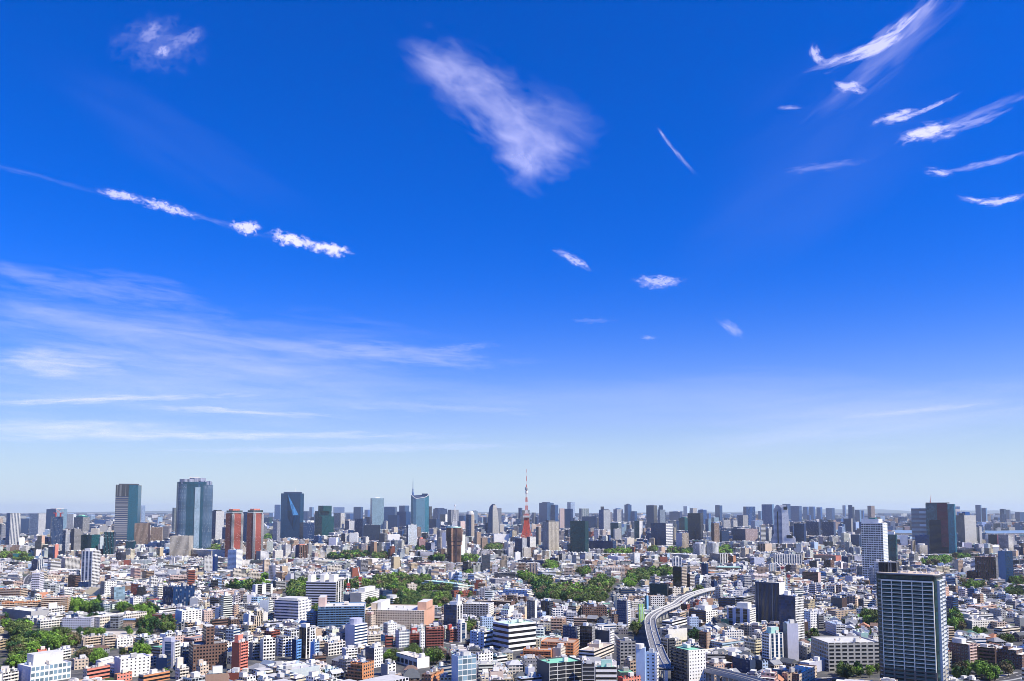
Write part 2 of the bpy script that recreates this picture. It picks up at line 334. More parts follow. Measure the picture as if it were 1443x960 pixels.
# ------------------------------------------------------------------ one building
def roof_kit(mb_parts, w, d, h, rnd, big, roofc):
    """stair house, tanks, air conditioners and a mast on a flat roof, each as its own MB"""
    out = []
    sw, sdp = min(w * .45, rnd.uniform(3.5, 7)), min(d * .45, rnd.uniform(3, 6))
    x = rnd.uniform(-w / 2 + sw / 2 + .8, w / 2 - sw / 2 - .8) if w > sw + 2 else 0; y = rnd.uniform(-.1, .3) * d * .6
    y = max(-d / 2 + sdp / 2 + .6, min(d / 2 - sdp / 2 - .6, y))
    m = MB(); m.box(x - sw / 2, x + sw / 2, y - sdp / 2, y + sdp / 2, h - .4, h + rnd.uniform(2.4, 3.6) * (1.4 if big else 1), plain(rnd.choice(['lgrey', 'offw', 'white', 'grey', 'cream'])), rnd.choice(['lgrey', 'white', 'grey'])); out.append(('stair_house', m))
    for k in range(rnd.randint(2, 6) if not big else rnd.randint(5, 10)):
        ax, ay = rnd.uniform(-w / 2 + 1.4, w / 2 - 1.4), rnd.uniform(-d / 2 + 1.2, d / 2 - 1.2)
        if abs(ax - x) < sw / 2 + 1 and abs(ay - y) < sdp / 2 + 1: continue
        m = MB(); s = rnd.uniform(.7, 1.5) * (1.6 if big else 1)
        if rnd.random() < .25: m.tube((ax, ay, h - .4), (ax, ay, h + 1.9), 1.1, 1.1, 'offw', 8); out.append(('water_tank', m))
        else: m.tbox(ax - s, ax + s, ay - s * .6, ay + s * .6, h - .4, h + rnd.uniform(.8, 1.8), rnd.choice(['lgrey', 'grey', 'offw', 'mgrey', 'lgrey', 'white', 'dgrey', 'lblue', 'sand'])); out.append(('air_conditioner', m))
    return out

def make_building(name, cat, label, x, y, phi, w, d, h, A, B, roof='lgrey', o=None, lod=1, group=None, seed=0):
    """box building; A faces left/front, B faces right. lod 3 = all storeys as parts, 2 = few parts, 1 = wall and roof, 0 = a single mesh"""
    o = o or {}; A, B = style(A), style(B); rnd = random.Random(seed * 7919 + 13)
    if 'win' in o: pass
    root = None; parts = []
    par = 0 if (o.get('pitch') or h < 6) else min(1.1, h * .1)
    wall = MB(); roofm = MB()
    hw, hd = w / 2, d / 2
    poly = [(-hw, -hd), (hw, -hd), (hw, hd), (-hw, hd)]
    tiers = o.get('tiers') or [(0, 0, 0, 0, 1.0)]       # insets left,right,front,back as shares and top as a share of h
    z = 0
    relief = lod >= 3
    for (il, ir, f, bk, top) in tiers:
        x0, x1, y0, y1 = -hw + il * w, hw - ir * w, -hd + f * d, hd - bk * d
        zt = h * top
        rf = roofm if (lod and top == 1.0) else wall
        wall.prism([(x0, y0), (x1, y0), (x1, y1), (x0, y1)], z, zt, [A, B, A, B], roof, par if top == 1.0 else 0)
        if lod and top == 1.0:                             # the roof slab goes to a part of its own
            k = 1 if not par else 5
            n0 = 9 if par else 1
            # move the last n0 faces' data to roofm
            fs = wall.f[-n0:]; 
            for ii in range(len(wall.f) - n0, len(wall.f)):
                pts = [wall.v[q] for q in wall.f[ii]]; roofm.v += pts; b_ = len(roofm.v) - len(pts); roofm.f.append(tuple(range(b_, b_ + len(pts))))
                roofm.m.append(wall.m[ii]); roofm.w.append(wall.w[ii]); roofm.g.append(wall.g[ii]); roofm.p.append(wall.p[ii]); roofm.uv += [(0, 0)] * len(pts)
            nv = sum(len(q) for q in fs)
            del wall.v[-nv:]; del wall.uv[-nv:]
            for arr in (wall.f, wall.m, wall.w, wall.g, wall.p): del arr[-n0:]
        # balconies and floor bands
        for fi, st in ((0, A), (1, B)):
            L_ = (x1 - x0) if fi == 0 else (y1 - y0)
            if st['mode'] in ('l', 'L') or (st['mode'] == 'b' and relief):
                bal = st['mode'] in ('l', 'L'); pr = (1.3 if bal else .3); hh = 1.15 if bal else st['fl'] * .5
                nfl = int((zt - z - 1) / st['fl'])
                bcol = C[o['bal']] if 'bal' in o else st['w']
                for q in range(1 if bal else 0, nfl + 1):
                    zz = z + q * st['fl']
                    zb = zz - .15 if bal else zz - hh / 2
                    if zb + hh > zt or zb < 0: continue
                    m = MB() if relief else wall
                    e = .4 if bal else -.003
                    if fi == 0: m.tbox(x0 + e, x1 - e, y0 - pr, y0 + .002, zb, zb + hh, bcol)
                    else: m.tbox(x1 - .002, x1 + pr, y0 + e, y1 - e, zb, zb + hh, bcol)
                    if relief: parts.append(('balcony' if bal else 'floor_band', m))
                if bal and relief:                           # party walls between flats
                    nb = max(1, int(L_ / 7))
                    for q in range(nb + 1):
                        m = wall; t = lerp(.42, L_ - .62, q / nb)
                        if fi == 0: m.tbox(x0 + t, x0 + t + .2, y0 - pr + .06, y0 + .003, max(z, st['fl'] - .1), zt - .3, bcol)
                        else: m.tbox(x1 - .003, x1 + pr - .06, y0 + t, y0 + t + .2, max(z, st['fl'] - .1), zt - .3, bcol)
            if st['mode'] in ('w', 'p') and relief and not o.get('nowin'):
                nx = max(1, round(L_ / st['bay'])); bw = L_ / nx; nz_ = int((zt - z) / st['fl'])
                if nx * nz_ <= 60 and nx * nz_ > 0:
                    ww, wh = bw * st['fw'] * .96, st['fl'] * st['fh'] * .96
                    m = MB(); m.tbox(-ww / 2, ww / 2, -.12, .004, -wh / 2, wh / 2, 'lgrey')
                    m.face([(-ww / 2 + .12, -.14, -wh / 2 + .12), (ww / 2 - .12, -.14, -wh / 2 + .12), (ww / 2 - .12, -.14, wh / 2 - .12), (-ww / 2 + .12, -.14, wh / 2 - .12)], dict(style('n white'), w=st['g'], g=st['g'], fw=1.2, fh=1.2), 0, [(.1, .1), (.9, .1), (.9, .9), (.1, .9)])
                    parts.append(('WIN', (m, fi, x0, x1, y0, bw, nx, nz_, st['fl'], z)))
        z = zt
    if o.get('pitch'):
        (roofm if lod else wall).gable(-hw, hw, -hd, hd, h + .003, o['pitch'] * min(w, d), roof, o.get('hip', 0))
        if lod:
            pass
        elif True: pass
    kit = []
    for (x0, x1, y0, y1, hh, c) in o.get('pent', []):
        m = MB(); m.box(lerp(-hw, hw, x0), lerp(-hw, hw, x1), lerp(-hd, hd, y0), lerp(-hd, hd, y1), h - par + .01, h + hh, style(c) if ' ' in c else plain(c), 'lgrey'); kit.append(('penthouse', m))
    for (fx, fy, r, hh, c) in o.get('cyl', []):
        m = MB(); m.tube((lerp(-hw, hw, fx), lerp(-hd, hd, fy), h - par), (lerp(-hw, hw, fx), lerp(-hd, hd, fy), h + hh), r, r, c, 14); kit.append(('roof_drum', m))
    for (fx, fy, hh) in o.get('mast', []):
        m = MB(); m.tube((lerp(-hw, hw, fx), lerp(-hd, hd, fy), h - par), (lerp(-hw, hw, fx), lerp(-hd, hd, fy), h + hh), max(.25, hh * .02), max(.12, hh * .008), 'lgrey', 5); kit.append(('mast', m))
    if not o.get('pitch') and not o.get('bare'): kit += roof_kit(None, w, d, h, rnd, h > 35, roof)
    if lod == 0:
        for nm, m in kit:
            b0 = len(wall.v); wall.v += m.v; wall.f += [tuple(q + b0 for q in f_) for f_ in m.f]; wall.m += m.m; wall.w += m.w; wall.g += m.g; wall.p += m.p; wall.uv += m.uv
        ob = wall.build(name, None, (x, y, 0), -phi); tag(ob, label, cat, group); return ob
    root = empty(name, (x, y, 0), -phi); tag(root, label, cat, group)
    wall.build('wall', root); 
    rf = roofm.build('roof', root)
    for nm, m in kit: m.build(nm, rf)
    for nm, m in parts:
        if nm == 'WIN':
            m, fi, x0, x1, y0, bw, nx, nz_, fl, z0 = m; first = None
            for i in range(nx):
                for j in range(nz_):
                    if first is None: ob = first = m.build('window', root)
                    else: ob = first.copy(); COL.objects.link(ob)
                    zc = z0 + (j + .5) * fl
                    if fi == 0: ob.location = (x0 + (i + .5) * bw, y0, zc)
                    else: ob.location = (x1, y0 + (i + .5) * bw, zc); ob.rotation_euler = (0, 0, pi / 2)
                    TALLY['parts'] += 1
        else: m.build(nm, root); TALLY['parts'] += 1
    return root

def solve(xl, xc, xr, yt, yb, ratio=1.2, phi=None, depth=None):
    """footprint of a box from where its near corner, left and right edges stand"""
    P = ground_pt(xc, yb); al = atan2(P[0], P[1])
    def tn(x):
        d = px_dir(x, yb); return d[0] / d[1]
    tl, tr = tn(xl), tn(xr)
    def ts(f):
        a = cos(f) + sin(f) * tl; b = sin(f) - cos(f) * tr
        t = (P[0] - P[1] * tl) / a if abs(a) > 1e-4 else 1e9; s = (P[1] * tr - P[0]) / b if abs(b) > 1e-4 else 1e9
        return t, s
    if phi is None:
        best = None
        for k in range(4, 170):
            f = al + radians(k / 2); t, s = ts(f)
            if t <= 0 or s <= 0: continue
            e = abs(math.log(t / s / ratio))
            if best is None or e < best[0]: best = (e, f)
        phi = best[1] if best else al + radians(10)
    t, s = ts(phi)
    if depth: s = depth
    t = max(3, min(t, 400)); s = max(3, min(s, 400))
    h = height_at(P[0], P[1], yt)
    e1 = (cos(phi), -sin(phi)); e2 = (sin(phi), cos(phi))
    cx = P[0] - e1[0] * t / 2 + e2[0] * s / 2; cy = P[1] - e1[1] * t / 2 + e2[1] * s / 2
    return dict(x=cx, y=cy, phi=phi, w=t, d=s, h=h, D=P[1])

# ------------------------------------------------------------------ the buildings one can tell apart, traced: tile, left, near corner, right, top, base | left face | right face | roof | kind | label | short name | options
TILE = dict(T1=(0, 660), T2=(220, 660), T3=(440, 660), T4=(660, 660), T5=(880, 660), T6=(1100, 660), T7=(1243, 660), B1=(0, 790), B2=(220, 790), B3=(440, 790), B4=(660, 790), B5=(880, 790), B6=(1100, 790), B7=(1193, 790))
ZS = 5.648
LAND = '''
T1 40 72 155 357 622|v steel gb 5|v lgrey gb 6|grey|office_tower|slender blue-grey tower with upright stripes at the far left of the skyline|striped far left tower|
T1 2 8 42 450 585|b grey gb|b grey gb|grey|office_block|grey block cut by the left photo edge beside the striped slender tower||
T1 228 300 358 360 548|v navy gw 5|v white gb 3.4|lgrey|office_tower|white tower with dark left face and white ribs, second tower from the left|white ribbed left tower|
T1 152 160 225 400 535|n navy|b slate gb|slate|office_block|low dark navy block between the two leftmost towers||
T1 362 440 528 325 500|g blue gb|g steel gl|slate|office_tower|blue glass tower rising behind the unfinished dark tower|blue glass left tower|'pent':[(.3,.9,.1,.8,6,'lgrey')]
T1 395 402 495 385 620|v dgrey gd 6|v slate gb 5|dgrey|office_tower|unfinished dark tower with red cranes on its roof|dark tower under construction|
T1 530 580 602 364 490|v lgrey gb 6|v white gw 4|white|apartment_tower|pale tower half hidden behind the green capped grey tower||
T1 582 655 710 390 520|v dgrey gb 4|v grey gd 4|mgrey|office_tower|grey tower with a low rounded green cap|green capped grey tower|'pent':[(.12,.88,.15,.85,9,'mteal'),(.3,.7,.3,.7,15,'green')]
T1 560 585 640 482 668|w dgrey gd 4|w mgrey gd 4|dgrey|apartment_tower|dark grey-brown tower below the green capped tower||
T1 490 516 550 495 700|v slate gb 4|v lgrey gb 4|grey|apartment_tower|slim pale striped tower right of the unfinished dark tower||
T1 635 725 795 530 665|g dteal gt|g mteal gt|teal|office_block|teal glass block with darker left half|teal glass block|
T1 640 726 790 660 945|v white gb 9|l white gd|white|apartment_tower|tall white condominium with upright dark strips and banded right side|tall white left condominium|'pent':[(.1,.6,.2,.8,5,'white')]
T1 820 902 918 508 700|v teal gd 5|v dgrey gb 5|dgrey|office_tower|dark slim tower in front of the tall brown and glass tower||
T1 905 1085 1112 133 590|b navy mgrey 200 9.5|v tan gd 5|dgrey|office_tower|tallest left tower, brown stone with a teal glass stripe|tall brown and glass tower|'pent':[(.1,.9,.15,.85,6,'dgrey')],'glassstrip':1
T1 1065 1175 1192 438 620|v tan gd 3.5|n dbrown|dgrey|office_block|brown ribbed block right of the tall brown and glass tower||
T1 1195 1290 1305 470 590|v tan gd 3.4|w beige gd|grey|office_block|beige ribbed block left of the great round glass tower||
T1 1180 1240 1270 592 642|b offw gd|b white gd|lgrey|office_block|low white block under the beige ribbed block||
T1 1000 1062 1080 582 655|g navy gt|g teal gt|teal|office_block|small dark teal glass block below the tall brown and glass tower||
T1 750 825 835 412 458|b blue gb|n blue|slate|office_block|low dark blue block on the skyline left of the brown and glass tower||
T1 820 870 880 386 420|g navy gb|n navy|slate|office_block|tiny navy block peeping over the skyline left of the brown and glass tower||
T1 840 880 896 420 470|b white gb|b white gb|white|office_block|small white block under the tiny navy block on the skyline||
T1 720 775 792 478 560|w cream gd|w offw gd|white|apartment_block|cream block between the green capped and brown glass towers||
T1 430 436 462 606 725|n coral|n coral|coral|apartment_block|narrow orange slab beside a dark block at the left|orange slab|
T1 380 420 430 625 735|b slate gd|n navy|slate|office_block|dark slate block left of the narrow orange slab||
T1 250 298 345 725 815|v navy gb 5|v lgrey gb 5|grey|office_block|blue and white striped block left below the orange slab||
T1 375 400 480 745 835|b lav gd|b lgrey gd|lgrey|apartment_block|lavender-grey block under the orange slab||
T1 485 515 635 715 825|w pink gd|l offw gd|white|apartment_block|broad cream apartment block left of the tall white condominium||
T1 792 800 832 705 762|w pink gd|w pink gd|pink|apartment_block|small pink block right of the tall white condominium||
T1 95 100 255 680 722|b mgrey gd|b mteal gd|green|school|long low green-roofed building behind a row of trees at far left||
T2 105 258 292 540 710|v cream gd 3|v cream gd 5|cream|hotel|cream block with upright dark ribs at the foot of the great round tower|cream ribbed hotel|
T2 210 262 292 508 620|n cream|n cream|cream|office_block|plain cream slab rising behind the cream ribbed hotel||
T2 258 440 550 655 718|v cream gb 6|n cream|lgrey|shopping_centre|long low cream building right of the cream ribbed hotel||
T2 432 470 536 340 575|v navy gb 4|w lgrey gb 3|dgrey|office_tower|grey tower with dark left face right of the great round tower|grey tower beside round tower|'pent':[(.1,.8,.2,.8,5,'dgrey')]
T2 688 720 732 348 600|g navy gb|n navy|slate|office_tower|dark blue slab seen between the twin red towers||
T2 566 635 684 650 822|w lblue gb 2.6|w white gb 2.6|white|apartment_tower|white block standing at the foot of the left red tower|white block below red tower|
T2 640 655 742 730 800|w dgrey gd|w offw gd|offw|apartment_block|cream block with dark windows right of the white block below the twin red towers||
T2 795 830 897 660 740|n mgrey|p white gb|white|apartment_block|white grid-windowed block at the foot of the right red tower||
T2 940 985 993 290 420|v blue gb 3|n steel|slate|office_tower|slim blue tower left of the dark faceted glass tower||
T2 928 960 986 425 590|v lgrey gb 4|v grey gb 4|lgrey|apartment_tower|pale slim tower at the left foot of the dark faceted glass tower||
T2 1140 1170 1258 432 578|p dgrey gd|v navy gb 6|slate|office_tower|dark blue-black block right of the dark faceted glass tower||
T2 1168 1205 1218 342 430|g blue gb|n slate|slate|office_tower|small dark blue block behind the right edge of the faceted glass tower||
T2 1218 1240 1254 310 400|v steel gb|n steel|slate|office_tower|thin pale blue tower left of the stepped teal tower||
T2 848 900 920 392 450|g dteal gb|g teal gt|slate|office_block|dark teal block right of the right red tower||
T2 900 930 940 355 400|n steel|n lblue|slate|office_block|small light blue block above the dark teal block by the right red tower||
T2 925 945 1010 655 728|w white gd|w offw gd 2.6|white|apartment_tower|white many-windowed block below the dark faceted glass tower||
T2 1000 1030 1070 608 716|l white gd|v white gb 5|white|apartment_tower|white striped block right below the dark faceted glass tower||
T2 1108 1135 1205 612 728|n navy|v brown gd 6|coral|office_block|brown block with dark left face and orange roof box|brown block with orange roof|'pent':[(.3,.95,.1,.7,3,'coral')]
T2 1200 1212 1240 600 700|n navy|n mgrey|slate|office_block|narrow dark block touching the brown block with orange roof||
T2 375 382 446 705 838|b mgrey gd|w lgrey gd|mgrey|apartment_tower|grey block with paler right face left of a blue slab|grey block beside blue slab|
T2 446 462 488 702 852|n blue|n navy|navy|office_tower|narrow deep blue slab below the grey tower beside the round tower||
T2 845 860 898 730 842|n mgrey|w sand gd|sand|apartment_tower|slim apricot block standing alone below the right red tower|slim apricot block|
T2 590 610 722 800 892|w beige gd|l cream gd|cream|apartment_block|stepped cream terraces right of the wood edge|stepped cream terraces|'tiers':[(0,0,0,0,.55),(.0,.0,.0,.4,.8),(.3,.1,.1,.4,1)]
T2 720 735 836 818 884|w beige gd|l cream gd|cream|apartment_block|second cream terrace block right of the stepped cream terraces||'tiers':[(0,0,0,0,.7),(.2,.2,.1,.2,1)]
T2 95 110 255 855 938|w pink gd|l pink gd|pink|apartment_block|pinkish stepped apartment block above the dark ribbed office block|pinkish stepped apartments|'tiers':[(0,.5,0,0,.6),(.4,0,0,0,1)]
T2 55 70 195 770 825|b grey gd|b mgrey gd|mint|school|grey school with pale green roof left of the grey and blue slabs||
T2 1240 1262 1290 672 722|w pink gd|w pink gd|lgrey|apartment_block|small pink block right of the brown block with orange roof||
T3 18 75 170 298 550|g teal gt 2.4|g teal gt 2.4|teal|office_tower|stepped teal glass tower with a taller middle|stepped teal glass tower|'tiers':[(0,0,0,0,.66),(0,.35,0,0,.83),(.28,.0,.1,.2,1)]
T3 165 175 256 310 375|g blue gb|b blue gb|navy|office_tower|broad dark blue tower right of the stepped teal tower||'mast':[(.2,.5,14),(.7,.5,12)]
T3 168 225 258 355 490|v grey gd 4|v white gd 6|grey|office_tower|grey and white striped tower right of the stepped teal tower||
T3 270 300 328 360 420|b steel gb|b blue gb|slate|office_block|blue-grey block left of the square navy tower||
T3 327 385 403 307 440|g navy gb|g blue gb|navy|office_tower|square navy tower on the skyline left of the pale glass tower|square navy tower|
T3 340 400 428 402 560|v navy gb|v slate gb|slate|office_tower|dark block with bluish glass below the square navy tower||
T3 415 440 458 330 400|g steel gb|n blue|slate|office_tower|blue tower squeezed left of the pale glass tower||
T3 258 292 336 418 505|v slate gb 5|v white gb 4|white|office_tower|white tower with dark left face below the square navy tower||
T3 405 540 542 452 590|b slate gd 2.4 3|n dgrey|dgrey|office_block|broad blackish-purple block in front of the pale glass tower|broad blackish block|
T3 530 575 593 518 605|n dgrey|b mgrey gd|mgrey|office_block|low dark annex right of the broad blackish block||
T3 460 475 568 238 500|g steel gb|g gl gl 1.8|lgrey|office_tower|pale green-blue glass tower with slightly curved top|pale glass tower|'pent':[(.3,.7,.3,.7,6,'white')]
T3 570 655 672 306 460|g blue gb 3|g navy gb|navy|office_tower|broad dark blue tower right of the pale glass tower||
T3 580 585 625 335 440|v slate gb|v mgrey gd|slate|office_tower|dark slim tower in front of the broad dark blue tower||
T3 600 675 693 374 500|b slate gb 2 3|n navy|slate|office_tower|plain slate tower right of the pale glass tower||
T3 690 735 770 297 440|g blue gb|g steel gb|slate|office_tower|blue tower left of the wedge-topped glass tower|blue tower beside wedge top|
T3 672 745 782 345 480|g blue gb 3|g blue gb|slate|office_block|wide blue block below the blue tower beside the wedge top||
T3 740 755 776 395 450|w white gd|w white gd|white|apartment_block|small white block in front of the wide blue block||
T3 295 360 367 515 600|w offw gw 2.4|n white|white|office_block|square white block left of the broad blackish block|square white block|
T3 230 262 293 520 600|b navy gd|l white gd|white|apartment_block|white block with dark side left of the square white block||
T3 130 190 205 553 628|n lav|n white|white|warehouse|pale plain block below the stepped teal tower||
T3 400 425 452 548 612|w grey gd|w offw gd|lgrey|apartment_block|grey-white block below the broad blackish block||
T3 570 590 612 420 500|v white gd|v white gd|lgrey|office_block|white block right of the pale glass tower base||
T3 630 650 682 470 525|w pink gd|w cream gd|cream|office_block|small pinkish round-cornered block below the plain slate tower||
T3 592 600 700 528 585|n offw|n white|white|hall|low white hall right of the dark annex||
T3 748 762 832 450 622|n slate|v lgrey gw 4|white|apartment_tower|white slim apartment tower with upright ribs|white ribbed slim tower|
T3 828 835 866 468 560|n mgrey|v tan gd 3|grey|apartment_tower|brown-grey slab touching the white ribbed slim tower||
T3 835 850 900 562 628|w brick gd|w brick gw|red|hotel|brick red building with red roof right of the white ribbed slim tower|brick red hotel|'pent':[(.3,.7,.3,.7,6,'coral')]
T3 900 945 976 592 662|b slate gb|b lav gb|lgrey|office_block|grey-blue block below the brick red hotel||
T3 962 1000 1073 322 440|g blue gb|v navy gb|slate|office_tower|navy tower group with masts right of the wedge-topped tower||'pent':[(.1,.8,.1,.8,8,'navy')],'mast':[(.3,.4,18),(.8,.6,14)]
T3 1012 1060 1075 367 440|g black gd|n white|black|office_tower|black block in front of the navy tower with masts||
T3 930 985 1015 405 490|g dteal gb|b slate gb|slate|office_block|dark blue-green block below the navy tower with masts||
T3 930 965 990 480 540|b lav gb|b cream gd|lgrey|apartment_block|grey and cream block right of the wedge-topped tower base||
T3 1077 1105 1165 330 470|g slate gb|p grey gb|grey|office_tower|grey tower behind the white lattice mast|grey tower behind mast|
T3 1153 1205 1222 377 460|g blue gb|g blue gb|slate|office_block|dark blue block between lattice mast and round-topped tower||
T3 1155 1180 1218 422 495|n mgrey|n pink|pink|office_block|pinkish block below the dark blue block left of the round-topped tower||
T3 1290 1310 1345 508 620|w mgrey gd|w tan gd|mgrey|apartment_tower|brown-grey tower right of the round-topped tower||
T3 1340 1350 1395 552 645|n dgrey|w tan gd|tan|apartment_tower|tan block beside the brown-grey tower||
T3 1198 1240 1266 745 822|b dgrey gd|w dgrey gd|dgrey|apartment_block|dark block right of the flared brown tower||
T3 105 118 236 778 845|n grey|p cream gd 4|cream|apartment_block|cream block with large dark windows behind the long grey slab roofs||
T3 838 860 960 665 715|b slate gd|b lav gd|lgrey|office_block|pale lavender block below the brick red hotel left of the flared brown tower||
T3 860 900 1060 762 800|b pink gd|w cream gd|pink|apartment_block|long low pinkish block left of the flared brown tower||
T3 0 20 180 730 778|b offw gd|b offw gd|lgrey|school|long low white school left behind the cream block with large windows||
T4 245 250 285 448 520|w beige gd|w cream gd|grey|office_block|beige annex right of the curved grey-blue tower||
T4 195 205 322 525 600|n offw|n white|white|hall|wide low white hall left of the red and white tower|wide white hall|
T4 590 640 723 425 668|v grey gb 3|v cream gd 4|mgrey|office_tower|broad cream ribbed tower right of the red and white tower|cream ribbed tower|'pent':[(.2,.7,.2,.8,5,'dgrey')]
T4 538 560 580 468 625|n dgrey|v sand gd 4|sand|apartment_tower|slim beige tower left of the cream ribbed tower||
T4 370 428 466 558 722|g slate gb 3|v lgrey gb 4|lgrey|office_tower|tower with dark glass left face at the foot of the red and white tower|dark-faced tower|
T4 467 490 538 547 640|v slate gb|w white gd 2.4|white|office_tower|white block hiding the right foot of the red and white tower||
T4 563 628 680 275 445|g blue gb|g steel gb|navy|office_tower|dark blue twin-topped tower cluster right of the red and white tower|blue tower cluster|'pent':[(.3,.8,.1,.7,8,'navy')]
T4 655 690 716 290 445|g navy gb|g blue gb|navy|office_tower|narrower navy tower touching the blue tower cluster||'mast':[(.3,.4,12)]
T4 723 728 765 320 490|n sand|n pink|pink|office_tower|plain pink slab tower right of the blue tower cluster|pink slab tower|
T4 765 820 833 322 490|g blue gb|n navy|slate|office_tower|square blue tower right of the pink slab tower||
T4 787 815 848 270 400|v steel gb|v lblue gb|slate|office_tower|taller pale blue tower behind the square blue tower||
T4 882 903 960 320 425|n slate|g white gt 30|white|office_tower|white-framed tower with green glass right of the tall pale blue tower||
T4 905 1010 1023 384 490|g navy gb 3|n navy|dgrey|office_block|broad navy block right of the dark teal tower||
T4 812 930 958 420 680|g dteal gt 2.2|g dteal gt 2|dteal|office_tower|broad dark teal glass tower in the middle distance|dark teal tower|
T4 1040 1078 1132 330 500|v blue gb 4|p lgrey gb 8|slate|office_tower|grey-blue tower with an arched pale front|arched grey-blue tower|'pent':[(.1,.9,.2,.8,4,'navy')]
T4 1155 1185 1232 327 440|v blue gb 4|v lgrey gb 4|slate|office_tower|rounded-top blue and grey tower right of the arched tower||'pent':[(.15,.85,.15,.85,10,'steel'),(.3,.7,.3,.7,14,'blue')]
T4 1243 1270 1300 290 440|g blue gb|g blue gb|slate|office_tower|pointed dark blue tower on the skyline right of the arched tower|pointed blue tower|'pent':[(.2,.8,.2,.8,6,'navy'),(.35,.65,.35,.65,12,'navy')]
T4 1298 1325 1343 342 440|v blue gb|g blue gb|slate|office_tower|lower dark blue tower right of the pointed blue tower||
T4 1132 1195 1220 434 570|g mteal gt|g lgrey gt|white|office_tower|teal glass tower with white crown below the arched tower|teal tower with white crown|'pent':[(.02,.98,.02,.98,3,'white')]
T4 1155 1165 1218 482 578|n grey|w lgrey gd|lgrey|office_tower|pale grey block in front of the teal tower with white crown||
T4 1322 1362 1390 418 575|g mteal gt 2.5|v white gb 8|white|office_tower|slim teal tower with white right edge|slim teal and white tower|
T4 960 1150 1178 580 655|b navy gb|b slate gb|dgrey|office_block|long low dark glass building right of the dark teal tower|long dark glass building|
T4 1110 1190 1242 702 755|n lav|w lav gd|white|warehouse|lavender-white block in front of the long dark glass building||
T4 1310 1325 1366 675 775|w white gd|w white gw|white|apartment_tower|white slim apartment block below the slim teal and white tower||
T4 930 985 1024 742 788|w brown gd|w tan gd|tan|apartment_block|tan block below the long dark glass building||
T4 1245 1265 1322 555 622|n offw|n cream|cream|hall|cream plain block left of the slim teal and white tower||
T4 505 520 536 353 450|g navy gb|n dgrey|slate|office_tower|thin navy tower just right of the red and white tower||
T4 530 548 560 387 460|g navy gb|n navy|slate|office_tower|small navy tower left of the blue tower cluster||
T4 367 375 415 668 745|w white gd|n white|white|apartment_block|plain white block below the dark-faced tower||
T4 430 440 500 635 722|w mgrey gd|w cream gd|cream|apartment_block|cream block right of the dark-faced tower base||
T4 825 860 889 690 782|w grey gd|b lgrey gd|white|apartment_block|white block with rounded roof drum below the dark teal tower||'cyl':[(.5,.5,6,5,'offw')]
T4 720 745 772 682 748|b dgrey gd|w grey gd|grey|apartment_block|grey block below the cream ribbed tower||
T4 648 690 716 712 745|n navy|n black|black|office_block|low black block below the cream ribbed tower||
T4 395 600 640 738 775|b slate gb|n mgrey|dgrey|office_block|long low dark building among trees below the red and white tower|long dark low building|
T4 118 140 150 390 450|g navy gb|n navy|slate|office_tower|small dark tower left of the curved grey-blue tower||
T4 885 930 985 675 740|b lav gd|w lgrey gd|white|apartment_block|lavender block right of the dark teal tower base||
T5 175 235 262 295 490|g slate gb 3|g mgrey gd 3|mgrey|office_tower|dark grey tower standing alone above the skyline right of centre|lone dark grey tower|'pent':[(.1,.9,.3,.7,3,'lgrey')]
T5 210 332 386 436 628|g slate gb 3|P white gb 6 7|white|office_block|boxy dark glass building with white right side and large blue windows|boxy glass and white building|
T5 358 440 462 345 430|g navy gb 3|n navy|black|office_block|black-blue block behind the boxy glass building||'pent':[(.3,.8,.2,.8,5,'white')]
T5 470 500 514 302 385|v steel gb 3|n lblue|slate|office_tower|slim pale blue tower behind the black-blue block||
T5 432 480 506 396 510|g dteal gt|g mteal gt|teal|office_tower|dark teal tower with stepped top right of the boxy glass building||'pent':[(.3,.9,.2,.8,9,'mteal')]
T5 413 460 514 515 645|w lav gd|v beige gd 5|grey|office_tower|beige and lavender tower right of the boxy glass building|beige and lavender tower|
T5 505 608 628 358 585|g slate gd 2|g dgrey gd|black|office_tower|big blackish-blue tower right of the centre skyline|big blackish-blue tower|
T5 588 630 656 330 460|v steel gb|v blue gb|slate|office_tower|blue-grey tower behind the big blackish-blue tower||'pent':[(.2,.8,.2,.8,4,'lblue')]
T5 655 672 690 360 420|g blue gb|n blue|slate|office_tower|small blue tower behind the brown slim tower||
T5 723 760 781 296 430|g navy gb|g blue gb|slate|office_tower|navy tower with stepped top above the brown slim tower|navy stepped-top tower|'pent':[(.0,.5,.1,.9,5,'navy')]
T5 692 716 757 438 600|n dbrown|v tan gd 4|tan|apartment_tower|brown slim tower right of the big blackish-blue tower|brown slim tower|
T5 692 715 752 392 440|g mteal gt|g gl gl|mint|office_tower|pale green tower top behind the brown slim tower||
T5 645 670 692 405 520|g steel gb|g steel gl|slate|office_tower|greenish blue glass tower left of the brown slim tower||
T5 775 790 842 412 490|v white gd 5|v white gd 4|white|apartment_tower|white tower with upright dark stripes below the navy stepped-top tower||
T5 848 868 900 416 480|v black gw 5|v white gd 5|white|apartment_tower|black and white striped tower left of the wide office pair||
T5 785 800 838 368 410|g blue gb|g blue gb|slate|office_block|low blue block on the skyline right of the navy stepped-top tower||
T5 760 775 832 497 595|n slate|b slate gb|slate|office_block|slate block right of the brown slim tower foot||
T5 852 965 1062 482 592|g slate gb 3|v pink gb 4|lgrey|office_block|wide office with dark glass left half and pinkish ribbed right half|wide two-tone office|
T5 948 975 1044 305 470|g blue gb|v blue gb 12|slate|office_tower|blue tower with a pale central strip on the skyline|blue tower with pale strip|
T5 900 945 985 374 475|v slate gb|b lgrey gd|grey|office_tower|grey-white tower above the wide two-tone office||
T5 1065 1085 1100 340 420|v blue gb|n steel|slate|office_tower|thin blue tower right of the blue tower with pale strip||
